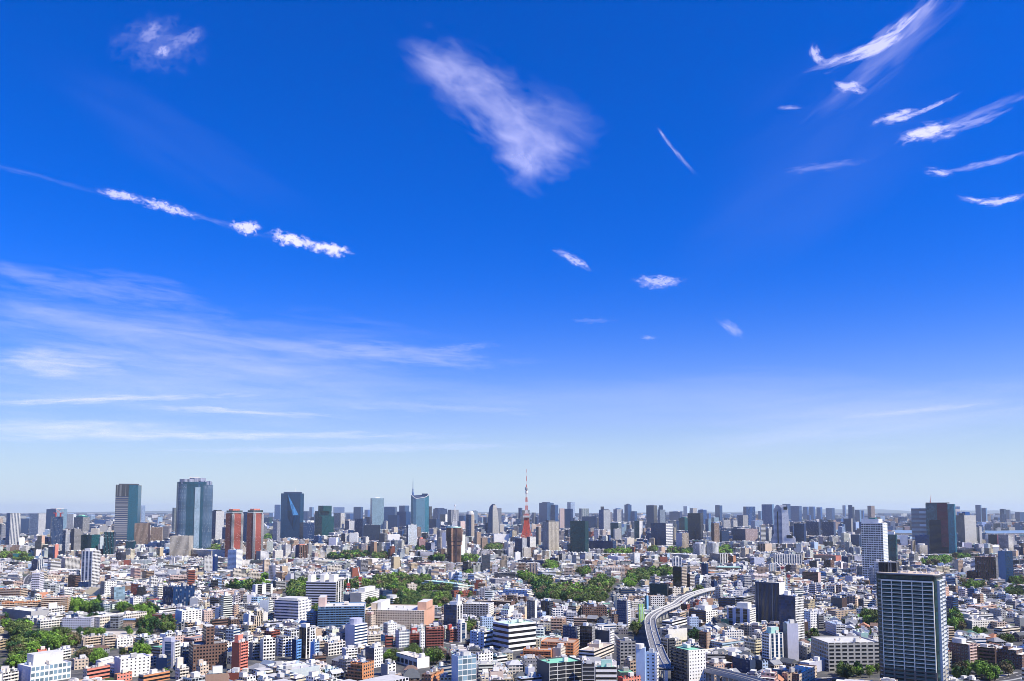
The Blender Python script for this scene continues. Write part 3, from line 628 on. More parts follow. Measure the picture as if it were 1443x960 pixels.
T5 1078 1088 1126 452 600|n lgrey|b white gd 3 6|white|office_block|white banded tower with orange balconies left of the stepped white landmark||
T5 1125 1150 1172 478 590|w grey gd|w lgrey gd|lgrey|apartment_block|grey block left of the stepped white landmark||
T5 1005 1040 1106 418 482|b lav gb|b lblue gb|white|hospital|pale blue block above the wide two-tone office||
T5 1095 1180 1193 287 460|v blue gb 3|n steel|slate|office_tower|tall blue tower left behind the stepped white landmark|tall blue tower|
T5 1148 1160 1200 320 450|v mgrey gb|v slate gb|slate|office_tower|dark grey tower touching the stepped white landmark||
T5 1260 1300 1325 284 420|g blue gb|g blue gb|slate|office_tower|blue tower peeping behind the right shoulder of the stepped white landmark||
T5 548 600 645 602 702|v white gb 5|v white gb 5|white|apartment_tower|left of two white rounded apartment towers above the green-roofed hall|left white rounded twin|'cyl':[(.3,.5,9,5,'white'),(.7,.5,9,5,'white')]
T5 655 705 750 598 700|v white gb 5|v white gb 5|white|apartment_tower|right of two white rounded apartment towers above the green-roofed hall|right white rounded twin|'cyl':[(.3,.5,9,5,'white'),(.7,.5,9,5,'white')]
T5 1062 1122 1175 600 678|v tan gd 12|n sand|grey|hall|brown and grey hall with a flat drum roof below the stepped white landmark||'cyl':[(.35,.5,18,5,'grey')]
T5 345 515 578 688 732|L lgrey gd|p white gd|white|apartment_block|long white framed apartment block below the beige and lavender tower||
T5 378 385 456 708 802|n lgrey|v white gb 7|white|apartment_block|white block with upright bays in front of the long white framed block||
T5 605 620 682 712 770|w brown gd|w tan gd|tan|apartment_block|tan block right of the long white framed block||
T5 680 765 822 682 778|w mgrey gd|v offw gd 8|lgrey|apartment_block|grey and cream block below the right white rounded twin||
T5 730 735 932 788 832|n mgrey|w brown gd|mint|sports_hall|long brown sports hall with pale green curved roof|green-roofed sports hall|'pitch':.12,'hip':.6
T5 1150 1160 1210 762 840|n offw|v cream gw 8|lgrey|apartment_block|cream block with a bright blue right edge|cream block with blue edge|
T5 1195 1200 1210 760 838|n azure|n azure|azure|apartment_block|bright blue narrow slab on the cream block||
T5 1045 1055 1148 788 862|w brown gd|w tan gd 3|tan|apartment_block|brown many-windowed block left of the cream block with blue edge||
T5 1000 1035 1115 712 785|b lav gb|w lav gw|lgrey|apartment_block|pale lavender stepped block above the brown many-windowed block||
T5 1185 1200 1412 685 785|v lgrey gb 7|v offw gb 7|white|apartment_block|long white and dark ribbed apartments below the stepped white landmark|long ribbed apartments|
T5 388 456 496 785 965|g black gd 40 40|l beige gd|dgrey|apartment_tower|dark tower with striped beige right side beside the expressway|dark tower by expressway|
T5 612 655 668 758 872|b navy gb|n navy|navy|office_tower|narrow navy block at the far end of the expressway||
T5 497 520 558 842 955|n dbrown|l brick gd|brick|apartment_tower|brick red block with pale balconies right of the dark tower by the expressway||'bal':'offw'
T5 270 285 342 705 772|w brick gd|w brick gd|brick|apartment_block|dark red block left of the white block with upright bays||
T5 65 80 122 672 775|w lgrey gd|w white gd 2.4|white|apartment_tower|white block below the slim teal and white tower||
T5 675 690 740 740 800|w lgrey gd|w white gd|white|apartment_block|white block left of the green-roofed sports hall||
T6 82 150 172 300 440|v blue gb 3|g blue gb|slate|office_tower|broad navy bayfront tower first right of the stepped white landmark|first bayfront tower|
T6 178 215 226 306 420|v steel gb|n blue|slate|office_tower|second bayfront tower, slim and pale blue||
T6 230 265 279 305 420|v steel gb|n blue|slate|office_tower|third bayfront tower, slim and pale blue|third bayfront tower|
T6 213 232 240 372 430|g blue gb|n blue|slate|office_tower|low blue tower between the two slim pale blue bayfront towers||
T6 288 320 334 311 420|v blue gb|n blue|slate|office_tower|fourth bayfront tower, narrow and darker blue|fourth bayfront tower|
T6 362 410 433 317 425|v steel gb|g blue gb|slate|office_tower|fifth bayfront tower, pale with dark right side|fifth bayfront tower|
T6 495 515 521 295 400|v blue gb|n blue|slate|apartment_tower|tall thin blue tower standing alone above the bay|tall thin bay tower|
T6 595 632 645 332 440|g blue gb|n steel|slate|office_tower|blue tower with dark left half beside the bay||
T6 643 658 667 336 420|g blue gb|n blue|slate|office_tower|narrow blue tower touching the tower beside the bay||
T6 110 190 205 440 600|g dteal gb 3|n navy|slate|office_tower|dark teal tower right of the stepped white landmark|dark teal right tower|
T6 205 305 320 428 550|v navy gb 3|n slate|slate|office_tower|broad navy block right of the dark teal right tower||
T6 333 425 441 428 555|v navy gb|n slate|navy|office_tower|square navy block below the fifth bayfront tower|square navy block|
T6 503 565 577 400 522|g slate gb 3|n mgrey|dgrey|office_tower|dark block left of the white gridded tower||
T6 437 480 500 405 440|b blue gb|n blue|slate|office_block|low blue block between the bayfront towers||
T6 560 625 652 530 640|g slate gb|v slate gb|slate|office_block|dark glass block touching the white gridded tower||
T6 538 548 562 522 600|n white|n white|white|office_block|narrow white slab left of the dark glass block||
T6 655 828 866 436 905|P white gd 5 5|p white gw 4|white|apartment_tower|tall white gridded condominium tower|white gridded tower|'pent':[(.0,.8,.1,.9,9,'white'),(.3,.6,.3,.7,12,'mteal')]
T6 858 925 934 528 750|g mteal gt 2.2 3.4|g mteal gt|white|office_tower|green glass tower right of the white gridded tower|green glass tower|'pent':[(.0,.8,.1,.8,8,'white')]
T6 1052 1180 1192 318 680|b mgrey gw 30 16|n dgrey|mgrey|office_tower|grey-brown tower with open storeys left of the purple-banded tower|grey-brown open tower|
T6 1075 1185 1192 535 690|g blue gb 2.6|n navy|slate|office_block|blue glass base block of the grey-brown open tower||
T6 1040 1052 1086 580 680|v lgrey gb|v cream gd 5|white|apartment_tower|tall half of the pale rounded apartment pair left of the grey-brown tower||
T6 1075 1110 1172 612 698|v offw gd 5|v cream gd 4|white|apartment_block|lower half of the pale rounded apartment pair left of the grey-brown tower||'cyl':[(.5,.5,12,5,'offw')]
T6 230 290 304 738 815|b dgrey gd|n lgrey|grey|office_block|dark grey block with pale edge below the long ribbed apartments||
T6 345 400 430 728 822|w dbrown gd|w brown gd|dgrey|apartment_block|dark brown block right of the dark grey block with pale edge||
T6 175 300 322 830 932|b brown gd 3 3|n pink|tan|office_block|broad brown striped office|broad brown striped office|
T6 260 440 482 695 752|w tan gd|w coral gd|coral|school|long coral-roofed brick building above the dark brown block|coral-roofed building|
T6 485 540 556 705 775|n navy|n dgrey|black|office_block|black block right of the coral-roofed building||
T6 555 590 655 695 760|w grey gd|w lav gd|lgrey|apartment_block|pale lavender block left of the white gridded tower||
T6 606 650 672 782 880|w mgrey gd|w dgrey gd|mgrey|apartment_tower|brown-grey block at the left foot of the white gridded tower||
T6 705 745 753 795 945|w grey gb 2.6|w lgrey gb|lgrey|apartment_tower|slim grey-blue block in front of the white gridded tower||
T6 752 870 884 750 950|w lgrey gb 2.6|n white|white|apartment_tower|wide pale grey block behind the nearest dark tower's roof||
T6 515 575 606 860 925|w lav gw|w white gd|white|apartment_block|white plain block below the black block||
T6 385 430 450 870 930|b lblue gb|w white gd|white|apartment_block|pale blue block right of the broad brown striped office||
T6 415 450 486 800 850|b steel gb|b lgrey gb|mint|office_block|light greenish block right of the dark brown block||
T6 940 960 1035 625 660|b grey gd|b lgrey gd|lgrey|office_block|low grey block right of the green glass tower||
T6 1025 1065 1100 680 765|b mgrey gb|l lgrey gd|lgrey|apartment_block|grey block with white balconies below the pale rounded apartment pair||
T6 950 1020 1028 745 800|b slate gb|n grey|slate|office_block|slate block right of the green glass tower's foot||
T6 1035 1150 1175 775 815|b lav gb|w lav gd|lgrey|office_block|wide lavender low block behind the nearest tower's roof||
T6 1250 1255 1302 755 800|n steel|n lblue|white|office_block|small pale blue cube behind the nearest tower's roof||
T7 585 664 756 375 612|v mgrey gd 3|w lgrey gd 2.6 2.6|grey|office_tower|broad grey ribbed tower right of the purple-banded tower|grey ribbed right tower|'pent':[(.2,.7,.2,.8,9,'dgrey'),(.45,.75,.3,.7,16,'blue')]
T7 748 790 797 292 440|g blue gb|n steel|slate|office_tower|taller blue tower of the pair near the right skyline end||
T7 780 830 841 315 440|g blue gb 3|n steel|slate|office_tower|lower blue tower of the pair near the right skyline end|lower blue pair tower|
T7 983 1015 1025 330 420|g navy gb|n slate|slate|office_tower|small navy tower near the right skyline end||
T7 1062 1100 1150 350 440|g navy gb|g blue gb|slate|office_block|navy block cut by the right photo edge on the skyline||
T7 500 640 782 650 692|n navy|n black|black|office_block|low black podium at the foot of the purple-banded tower||
T7 592 640 658 590 640|b slate gb|n lav|slate|office_block|slate block on the black podium's left||
T7 655 660 716 592 650|n offw|n white|white|office_block|plain white cube above the black podium||
T7 765 780 800 468 610|v lgrey gb|v white gb|white|apartment_tower|pale slim tower right of the grey ribbed right tower||
T7 848 920 932 528 620|n black|n purple|dgrey|office_block|black and purple block near the right edge||
T7 930 1010 1048 528 665|p grey gb|v white gd 6|tan|office_block|grey gridded block with white right side near the right edge|grey gridded right block|
T7 932 990 1050 660 922|n steel|g dteal gb|slate|office_tower|two-tone tower, pale slate left and black glass right, near right edge|two-tone slate and black tower|
T7 745 912 938 708 905|v brown gd 3.6|v mgrey gd|tan|office_block|broad brown ribbed block left of the two-tone slate and black tower|brown ribbed right block|
T7 678 760 775 822 898|b dbrown gd|n dbrown|dbrown|apartment_block|low dark brown block at the left of the brown ribbed block||
T7 580 610 648 732 850|n mgrey|w tan gd|pink|apartment_tower|slim pinkish-brown block left of the low dark brown block||
T7 610 650 700 790 850|n grey|n grey|lgrey|warehouse|plain grey block beside the slim pinkish-brown block||
T7 1045 1100 1150 545 590|b beige gb|b grey gb|lgrey|warehouse|long pale banded shed at the right edge above the bay front||
T7 1055 1100 1125 625 705|g slate gb|v slate gb|slate|office_block|dark glass block at the right edge||
T7 855 870 935 625 690|n mgrey|n offw|white|hall|white sloped-roof hall left of the two-tone tower||'pitch':.3
T7 640 680 705 765 830|w cream gd|w white gd|white|apartment_block|white block right of the slim pinkish-brown block||
B1 -30 160 215 228 322|l orange gd|l sand gd|grey|apartment_block|rear orange-beige stepped apartments at the left edge|rear orange apartments|'bal':'sand'
B1 10 318 322 322 402|l orange gd|l sand gd|dgrey|apartment_block|middle orange-beige balcony slab at the left edge||'bal':'sand'
B1 325 535 556 292 408|l orange gd|l sand gd|grey|apartment_block|right orange-beige balcony slab with greenish roof edge|orange balcony slab|'bal':'sand'
B1 -40 100 185 165 215|l tan gd|l pink gd|lgrey|apartment_block|farthest pinkish balcony block at the left edge||'bal':'pink'
B1 15 245 385 405 480|n mgrey|n grey|white|museum|low dark-walled hall with white roof below the orange slabs|dark-walled hall|
B1 345 385 515 385 460|w offw gd|p offw gd 5|white|museum|white windowed wing beside the dark-walled hall||'pent':[(.9,1.0,.0,.5,8,'white')]
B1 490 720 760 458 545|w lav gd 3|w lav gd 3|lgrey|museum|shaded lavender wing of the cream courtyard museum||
B1 712 792 1165 452 542|w cream gd 3.4 4|w cream gd 3.4 4|lgrey|museum|long cream courtyard museum with a row of small windows|cream courtyard museum|
B1 295 320 492 478 542|p offw gd|p offw gd|white|school|low cream hall below the white windowed wing||
B1 655 672 805 612 700|l sand gd|l sand gd|lgrey|apartment_block|left half of the beige striped apartments below the cream museum||
B1 810 825 920 602 705|l sand gd|l sand gd|mint|apartment_block|right half of the beige striped apartments below the cream museum|beige striped apartments|
B1 920 930 1055 625 700|w white gd|w white gd|offw|apartment_block|white windowed block right of the beige striped apartments||
B1 133 240 560 850 990|n lav|P white gl 4.2 5.5|white|office_block|white office with large pale glass panes at the bottom left corner|white glass-paned office|'pent':[(.05,.55,.2,.95,9,'lgrey'),(.0,.2,.3,.7,6,'white')]
B1 -20 10 140 900 1000|l white gd|l offw gd|lgrey|apartment_block|white banded block cut by the bottom left corner||
B1 575 590 702 790 872|w pink gd|w sand gd|cream|house|peach block with a dark red recess right of the white glass-paned office||
B1 905 955 1192 785 940|n lav|d white gd 4|offw|apartment_block|white apartment slab with rows of dark slots near the bottom left|white slotted slab|
B1 760 800 900 800 885|n lav|n white|lgrey|office_block|white building with sloping glazed front left of the white slotted slab||'pitch':.3
B1 1040 1092 1122 188 292|w brick gd|n dbrown|dgrey|apartment_block|dark red block above the museum's right end|dark red block|
B1 1090 1100 1156 210 300|n black|b black gd|slate|office_block|black block touching the dark red block||
B1 880 905 992 212 342|g slate gb|g gl gl 4|lgrey|office_block|pale teal glass block behind the museum|pale teal glass block|
B1 795 830 925 168 292|w mgrey gd|w white gd|white|apartment_block|white gridded block left of the pale teal glass block||
B1 540 598 638 118 228|w dbrown gd|b brown gd|dbrown|apartment_tower|dark brown tower left of the tall white condominium's foot||
B1 622 700 724 170 230|b navy gb|n slate|dgrey|office_block|dark base block under the tall white condominium||
B1 1185 1200 1256 132 215|l white gd|l white gd|white|apartment_block|small white striped block left of the pinkish stepped apartments||
B1 790 795 831 138 192|n coral|n sand|sand|apartment_block|narrow peach slab right of the tall white condominium's foot||
B1 1030 1060 1132 300 360|w lav gb|w white gd|white|apartment_block|white block with blue windows under the dark red block||
B1 285 300 370 712 795|n red|w coral gd|lgrey|apartment_block|bright red small block among trees at lower left|bright red small block|
B1 365 370 400 725 800|n white|w white gd|white|house|narrow white block touching the bright red small block||
B1 655 690 870 862 965|w pink gd|b coral gd|lgrey|apartment_block|pinkish block with red roof edge at the bottom left||
B1 905 930 1050 905 975|n orange|w coral gd|mteal|house|orange-red block with dark green roof at the bottom|green-roofed orange block|
B1 1100 1140 1350 915 985|b mgrey gd|b orange gd|lgrey|apartment_block|orange-banded block with teal roof edge at the bottom||
B1 400 430 560 720 800|b lav gd|l white gd|lgrey|apartment_block|pale stepped block right of the bright red small block||
B1 1240 1260 1412 385 440|b offw gd|b white gd|lgrey|school|low white building below the dark ribbed office block||
B2 50 132 302 213 388|v navy gb 5|v navy gb 4|slate|office_block|dark navy office block with upright ribs|dark ribbed office block|
B2 150 202 360 402 515|n lblue|w white gd 5|white|office_block|square white block with small windows below the dark ribbed office block|square white small-windowed block|
B2 42 135 182 648 858|v lav gb 20|l white gd|blue|apartment_tower|lavender-blue tower with white balconies on its right|lavender-blue tower|'pent':[(.05,.7,.1,.8,4,'lav')]
B2 0 85 115 775 870|n navy|b navy gd|dgrey|apartment_block|dark navy block in front of the lavender-blue tower||
B2 255 290 560 675 895|w dbrown gd|w brown gd 3 3.2|mgrey|apartment_block|big chocolate-brown apartment block at the bottom left|chocolate-brown apartments|'pent':[(.1,.9,.38,.62,17,'w brown')]
B2 597 658 722 655 898|n brick|l coral gd|coral|apartment_tower|coral red apartment tower with dark left wall|coral red tower|'pent':[(.1,.6,.2,.8,7,'coral')]
B2 315 350 416 838 935|w beige gd|w sand gd|cream|apartment_block|small sand block with a stair turret before the chocolate-brown apartments||'pent':[(.3,.7,.0,.5,5,'sand')]
B2 940 1130 1232 322 505|b lav gb 3 4.2|w white gb 3.5 4.2|white|office_block|white office block with blue ribbon windows|white office with blue ribbons|'pent':[(.1,.9,.1,.9,3,'lgrey')]
B2 825 850 946 628 802|n offw|p white gd|white|apartment_tower|white apartment block with big windows right of the coral red tower||
B2 950 965 1036 628 762|w grey gb|w lav gb|lgrey|apartment_tower|grey-blue block left of the dark slim tower||
B2 1135 1190 1226 535 782|v black gd 5|v white gd 12|dgrey|apartment_tower|dark slim tower with white crown near the bottom|dark slim tower|'pent':[(.1,.9,.1,.9,4,'white')]
B2 1078 1112 1148 632 802|n navy|l azure gd|lblue|apartment_tower|blue-balconied slim block left of the dark slim tower||
B2 1225 1255 1292 650 805|n azure|l lblue gd|lblue|apartment_block|bright azure narrow block right of the dark slim tower|azure block|
B2 640 720 762 598 765|w grey gd|l white gd|white|apartment_tower|white balcony tower behind the coral red tower||
B2 738 760 822 655 790|n mgrey|l grey gd|mgrey|apartment_tower|dark grey balcony block right of the coral red tower||
B2 365 380 452 402 495|w pink gd|w pink gd 2.6|tan|apartment_block|pinkish block right of the square white small-windowed block||
B2 430 445 580 472 560|b dbrown gd|b brown gd|dgrey|apartment_block|dark brown low block with black roof below the pinkish block||
B2 692 735 776 425 535|n lblue|n white|white|office_block|plain white and pale blue block left of the white office with blue ribbons||
B2 765 790 926 195 285|n lav|v white gd 20|white|school|white slope-sided long building left of the wood||
B2 930 950 1028 165 242|w dgrey gd|l grey gd|mgrey|apartment_block|dark grey block at the wood's left edge||
B2 875 900 1000 488 548|b lav gd|b lav gd|lgrey|apartment_block|lavender low block below the white office with blue ribbons||
B2 150 180 258 858 950|w offw gd|l cream gd|cream|apartment_block|cream stepped block with turret at the bottom left||'pent':[(.0,.5,.0,.6,9,'cream')]
B2 265 330 360 300 392|n lgrey|l white gd|white|apartment_block|white block touching the right of the dark ribbed office block||
B2 185 200 260 690 840|n slate|w slate gd|mgrey|apartment_block|grey-green block between the lavender-blue tower and the brown apartments||
B2 120 150 230 598 700|w cream gd|w pink gd|lgrey|apartment_block|peach block behind the lavender-blue tower||
B2 420 480 660 250 290|w pink gd|w pink gd|lgrey|school|low pinkish building in the middle left distance||
B3 -55 185 245 170 420|b lav gd 3 4|v offw gd 14|lgrey|apartment_block|long grey slab with big roof boxes and a white right end|long grey slab with roof boxes|'pent':[(.0,.12,.2,.8,9,'offw'),(.42,.56,.2,.8,10,'offw'),(.72,.88,.2,.8,10,'offw')]
B3 -45 15 45 410 560|l steel gd|l steel gd|lgrey|apartment_block|lower left end of the long teal-banded slab||
B3 40 415 425 362 565|l steel gd|w lgrey gd|lgrey|apartment_block|long slab with teal and grey bands|long teal-banded slab|'bal':'steel','pent':[(.0,.14,.2,.9,11,'pink')]
B3 385 890 972 400 548|w sand gd 3.4 3.2|n peach|lgrey|apartment_block|long beige gridded slab with an orange right end|long beige gridded slab|'pent':[(.12,.2,.2,.9,8,'sand'),(.22,.28,.2,.9,9,'offw'),(.86,1.0,.2,.8,10,'peach')]
B3 300 390 532 258 365|n grey|w white gd 4|lgrey|office_block|grey and white block with small windows behind the long beige slab|grey and white block|'pent':[(.4,.95,.2,.8,7,'offw')]
B3 245 295 303 270 352|n slate|n navy|slate|office_block|dark block between the grey slab and the grey and white block||
B3 572 640 690 300 372|b offw gd|b offw gd|lgrey|house|round white house with layered roof beside the wood|round layered white house|'cyl':[(.5,.5,9,4,'lgrey')]
B3 865 1160 1290 190 258|w grey gd 3|l offw gd|mint|apartment_block|long terraced grey apartments right of the wood|long terraced apartments|'tiers':[(0,0,0,0,.7),(.05,.05,.1,.3,1)]
B3 260 335 436 512 705|n lav|b white gb 3 3.4|white|office_block|white banded tower with a round roof drum|white tower with roof drum|'cyl':[(.45,.5,7.5,6,'lav')]
B3 270 325 350 590 690|n lav|w lav gd|lgrey|office_block|low lavender block at the foot of the white tower with roof drum||
B3 415 465 502 430 560|w tan gd|w sand gd|coral|apartment_tower|tan and orange tower before the long beige gridded slab||'pent':[(.1,.9,.2,.8,3,'pink')]
B3 770 778 852 580 672|n brick|l coral gd|grey|apartment_block|lower left brick red balcony block below the long beige slab||'bal':'brick','pent':[(.2,.6,.2,.8,6,'red')]
B3 852 862 895 562 702|n lgrey|w white gd|white|apartment_tower|slim white block between two brick red balcony blocks||
B3 893 905 1043 530 698|n dbrown|l coral gd|tan|apartment_block|large brick red balcony block below the long beige slab|large brick red block|'bal':'brick'
B3 1062 1092 1156 550 648|w dbrown gd|l coral gd|tan|apartment_block|third brick red balcony block right of the large brick red block||'bal':'brick','pent':[(.4,.8,.0,.4,6,'red')]
B3 1046 1150 1196 355 555|g gg gb 3|v white gd 9|white|office_block|tall grey glass building with a white ribbed right edge|tall grey glass building|'pent':[(.4,1,.1,.9,4,'white'),(.8,.95,.3,.7,13,'white')]
B3 1195 1400 1440 348 472|p grey gd 4.6|l white gd|lgrey|apartment_block|grey gridded apartments right of the tall grey glass building|grey gridded apartments|
B3 1150 1180 1228 500 650|w offw gd|v lgrey gb 8|white|apartment_tower|slim white round-cornered tower right of the brick red blocks||'cyl':[(.4,.5,4,4,'white')]
B3 1108 1160 1306 765 1010|n lblue|g white gl 4.4 5|white|office_block|white-framed pale glass tower at the bottom centre|white-framed glass tower|'pent':[(.1,.6,.2,.8,2,'lgrey')]
B3 265 405 488 815 968|l orange gd|w orange gd|steel|apartment_block|orange stepped apartments with blue-grey roof at the bottom|orange stepped apartments|'bal':'orange','tiers':[(0,0,0,0,.35),(.12,0,0,0,.7),(.3,0,0,0,1)]
B3 420 492 562 698 855|g slate gb|w white gd 3|white|apartment_tower|white block with small square windows and dark left face|white square-windowed block|
B3 545 600 665 828 925|n grey|w white gd 5|lgrey|apartment_block|plain grey-white cube right of the white square-windowed block||
B3 235 262 360 702 795|n lav|l white gd|lgrey|apartment_block|white striped block below the white tower with roof drum||
B3 668 835 932 778 862|p offw gb 9 8|n white|cream|hall|low white hall with arched grey bays below the trees|white arched-bay hall|
B3 870 945 1045 910 985|w brown gd|w orange gd|tan|apartment_block|orange-brown block left of the white-framed glass tower||
B3 565 600 672 502 605|g lblue gb|w white gd|white|apartment_block|white block with pale blue glass before the long beige slab||
B3 660 690 772 560 695|w lav gb|p white gb|white|apartment_block|white block with blue-tinted windows left of the brick red row||
B3 580 588 642 600 692|n red|b brick gd|red|apartment_block|wine-red block left of the white blue-windowed block||
B3 415 440 545 590 682|w pink gd|l cream gd|offw|apartment_block|beige block with balconies right of the white tower with roof drum||
B3 475 560 636 240 300|n slate|b slate gb|dgrey|office_block|low dark flat building at the wood's lower edge||
B3 1105 1130 1256 245 292|w brick gd|w brick gd|tan|apartment_block|brick red block between trees below the long terraced apartments||
B3 745 760 836 190 242|w sand gd|w cream gd|cream|apartment_block|small cream block inside the wood|cream block in wood|
B3 95 125 262 660 762|w tan gd|p offw gd|lgrey|apartment_block|white many-windowed block left of the white striped block||
B3 25 40 105 645 752|n tan|l beige gd|tan|apartment_block|brownish balcony block right of the azure block||
B3 1240 1290 1372 110 172|b lblue gb|l white gd|white|apartment_block|bluish-white stepped block above the long terraced apartments' right end||
B3 0 20 110 760 830|b tan gd|b brown gd|tan|apartment_block|low brown terrace block below the azure block||
B3 940 970 1110 850 930|b mgrey gb|b grey gb|mint|office_block|low block with pale green skylights above the orange-brown block||
B3 1255 1310 1412 570 700|w lblue gb|b white gd|lgrey|hospital|lower left wing of the large white hospital||
B4 15 125 200 572 705|d lblue gd 8|b white gd 3 5|lgrey|hospital|lower annex of the large white banded hospital||
B4 195 320 536 508 728|b lav gd 3 6|b white gd 3 6|lgreen|hospital|large white hospital with black window bands and pale green roof|large white hospital|
B4 466 530 547 320 492|w dgrey gb 4|n white|mgrey|apartment_tower|tall dark slab with a white right edge|tall dark slab|
B4 660 672 756 385 482|b lgrey gd|p white gb|white|office_block|white gridded block right of the tall dark slab|white gridded block|
B4 900 915 1102 368 478|n dbrown|w brown gd 3|dbrown|school|long brown building with small square windows|long brown windowed building|
B4 750 855 892 528 692|w slate gb|l grey gd|dgrey|apartment_tower|dark slate apartment block right of the large white hospital|dark slate apartments|
B4 888 985 1010 525 712|g dgrey gd 3|w mgrey gd|mgrey|apartment_tower|dark glassy block right of the dark slate apartments||
B4 1005 1122 1156 558 702|n dgrey|l white gd|lgrey|apartment_tower|purplish-grey block with white balconies on its right end||
B4 578 838 880 655 768|l orange gd|w orange gd 4.5|tan|apartment_block|orange brick apartments with a windowed right end|orange brick apartments|'bal':'orange'
B4 410 660 672 712 785|l orange gd|n orange|beige|apartment_block|low orange terraces left of the beige block||'bal':'orange','tiers':[(0,0,0,0,.5),(.1,0,0,0,1)]
B4 670 735 812 698 785|n beige|w cream gd|offw|apartment_block|beige block before the orange brick apartments||'pent':[(.3,.8,.2,.8,3,'lgrey')]
B4 948 1040 1070 668 765|n beige|n cream|cream|office_block|windowless beige box tower|windowless beige box|
B4 880 1000 1160 720 800|b offw gd|b cream gd|beige|office_block|low wide cream building around the windowless beige box||
B4 545 645 908 820 1010|n dgrey|x lgrey black 9 3.6|green|apartment_block|black-framed apartments with pale grid and green roof|black gridded apartments|'bal':'grey','gridface':1
B4 900 905 1008 822 1010|n dgrey|x lgrey black 9 3.6|slate|apartment_block|lower right part of the black gridded apartments||'bal':'grey'
B4 1008 1014 1182 848 1000|n lgrey|b white gd 3 4.6|green|office_block|white banded block with bright green roof|green-roofed white block|'pent':[(.1,.35,.3,.8,6,'mint')]
B4 1180 1210 1332 640 835|w slate gd|p mgrey gd 4|grey|apartment_tower|dark grey gridded block beside the expressway|dark grey gridded block|
B4 1236 1290 1335 800 892|w tan gd|p tan gd|lgrey|apartment_block|tan block with arched windows before the dark grey gridded block||
B4 50 340 372 328 388|w dbrown gd|n brown|beige|school|long dark brown flat-roofed building above the grey gridded apartments|long dark brown building|
B4 225 480 528 238 305|w lblue gb 3|l white gd|white|apartment_block|long white stepped apartments left of the dark trees|long white stepped apartments|'tiers':[(0,0,0,0,.6),(.2,.05,0,.2,1)]
B4 1184 1262 1286 320 535|w slate gb 2.8|l white gd|lgrey|apartment_tower|tall slate tower with white balconies by the expressway bend|tall slate bend tower|
B4 1352 1362 1402 348 490|v lime gw 4|v lime gw 2.4|lgrey|office_block|lime green striped building at the expressway bend|lime green building|
B4 1140 1160 1212 428 532|w dbrown gd|w brown gd|brown|apartment_tower|brown block left of the tall slate bend tower||
B4 452 478 528 855 925|n lblue|n lav|lgrey|office_block|pale blue roof box building left of the black gridded apartments||
B4 390 420 618 938 1000|b lblue gd|b lav gd|lblue|office_block|blue-roofed low building at the bottom centre||
B4 1190 1230 1386 935 1010|n red|w coral gd|brick|apartment_block|red brick block at the bottom right of centre||
B4 1015 1030 1176 508 560|b lblue gb|b white gb|steel|office_block|white block with blue roof panels behind the purplish-grey block||
B4 540 560 745 612 640|n offw|n offw|mint|school|low white building with pale mint roof right of the hospital||
B4 700 745 880 340 385|w dgrey gd|w dgrey gd|mgrey|apartment_block|low dark grey block below the park trees||
B4 1280 1300 1370 325 420|w mgrey gd|l offw gd|pink|apartment_tower|white block with pinkish roof left of the lime green building||
B4 1200 1215 1330 228 295|w dgrey gb|b dgrey gb|dgrey|apartment_block|dark blue-grey block above the tall slate bend tower||
B4 190 230 310 760 820|b mint gd|b white gd|lgrey|hospital|low tiered podium in front of the large white hospital||
B4 60 80 195 740 830|b lav gb|w white gd|white|apartment_block|white windowed block right of the white-framed glass tower||
B5 1045 1240 1288 178 525|v slate black 1.8 60|n white|lgrey|office_tower|big plain slate block with a white right edge|big plain slate block|
B5 1238 1368 1435 285 660|g slate gb 3 3.6|p white gd 2.6 3|white|apartment_tower|tall white tower with dotted dark windows on its right face|white dotted tower|
B5 1238 1290 1302 255 500|w lblue gd 5|n lblue|lblue|apartment_tower|pale blue rear wing of the white dotted tower||
B5 1268 1302 1390 502 800|n mgrey|n lav|lgrey|apartment_tower|plain lavender-grey slab before the white dotted tower|plain lavender slab|
B5 1102 1165 1268 582 808|l white gd|v white gb 5|mint|apartment_tower|white ribbed tower with striped left side and green cap|white ribbed green-capped tower|'pent':[(.3,.8,.2,.8,6,'mint')]
B5 378 515 650 715 1010|L dgrey gd|d white gd 3 3|green|apartment_tower|white tower with green roof and rows of small square windows|green-roofed dotted tower|
B5 295 350 400 620 790|l mgrey gd|l dgrey gd|mgrey|apartment_tower|dark grey balcony tower behind the green-roofed dotted tower||
B5 95 165 172 695 990|n lblue|n lblue|white|apartment_tower|left of two pale blue narrow towers|left pale blue tower|'cyl':[(.4,.5,4,3,'offw')]
B5 170 250 266 735 990|d lblue gd 6|l white gd|offw|apartment_tower|right of two pale blue narrow towers|right pale blue tower|
B5 595 660 690 572 718|l brown gd|w tan gd|brown|apartment_tower|brown balcony tower below the lavender recessed block|brown balcony tower|
B5 650 660 802 745 825|n grey|b grey gd|mgrey|apartment_block|grey balcony block right of the green-roofed dotted tower||
B5 860 1000 1045 795 900|d slate gb 7|n slate|slate|office_block|matt black low block near the bottom|matt black block|
B5 1010 1100 1145 800 900|n dgrey|w lblue gd|slate|apartment_block|dark and pale blue block right of the matt black block||
B5 818 992 1042 385 535|v lav gd 12|l white gd|lgrey|apartment_block|lavender block with deep upright recesses|lavender recessed block|'pent':[(.4,.9,.2,.8,7,'offw')]
B5 515 650 742 400 515|b slate gd|w white gd 4.4|offw|office_block|office with dark left face and white windowed right face|dark and white office|'pent':[(.4,.8,.2,.8,6,'offw')]
B5 300 380 502 485 555|b lgrey gd|b white gd 3 4|lgrey|office_block|low building with curved white bands by the expressway|white-banded low building|
B5 750 885 890 302 405|b slate gd|b mgrey gd|lgrey|office_block|dark banded office left of the big plain slate block||
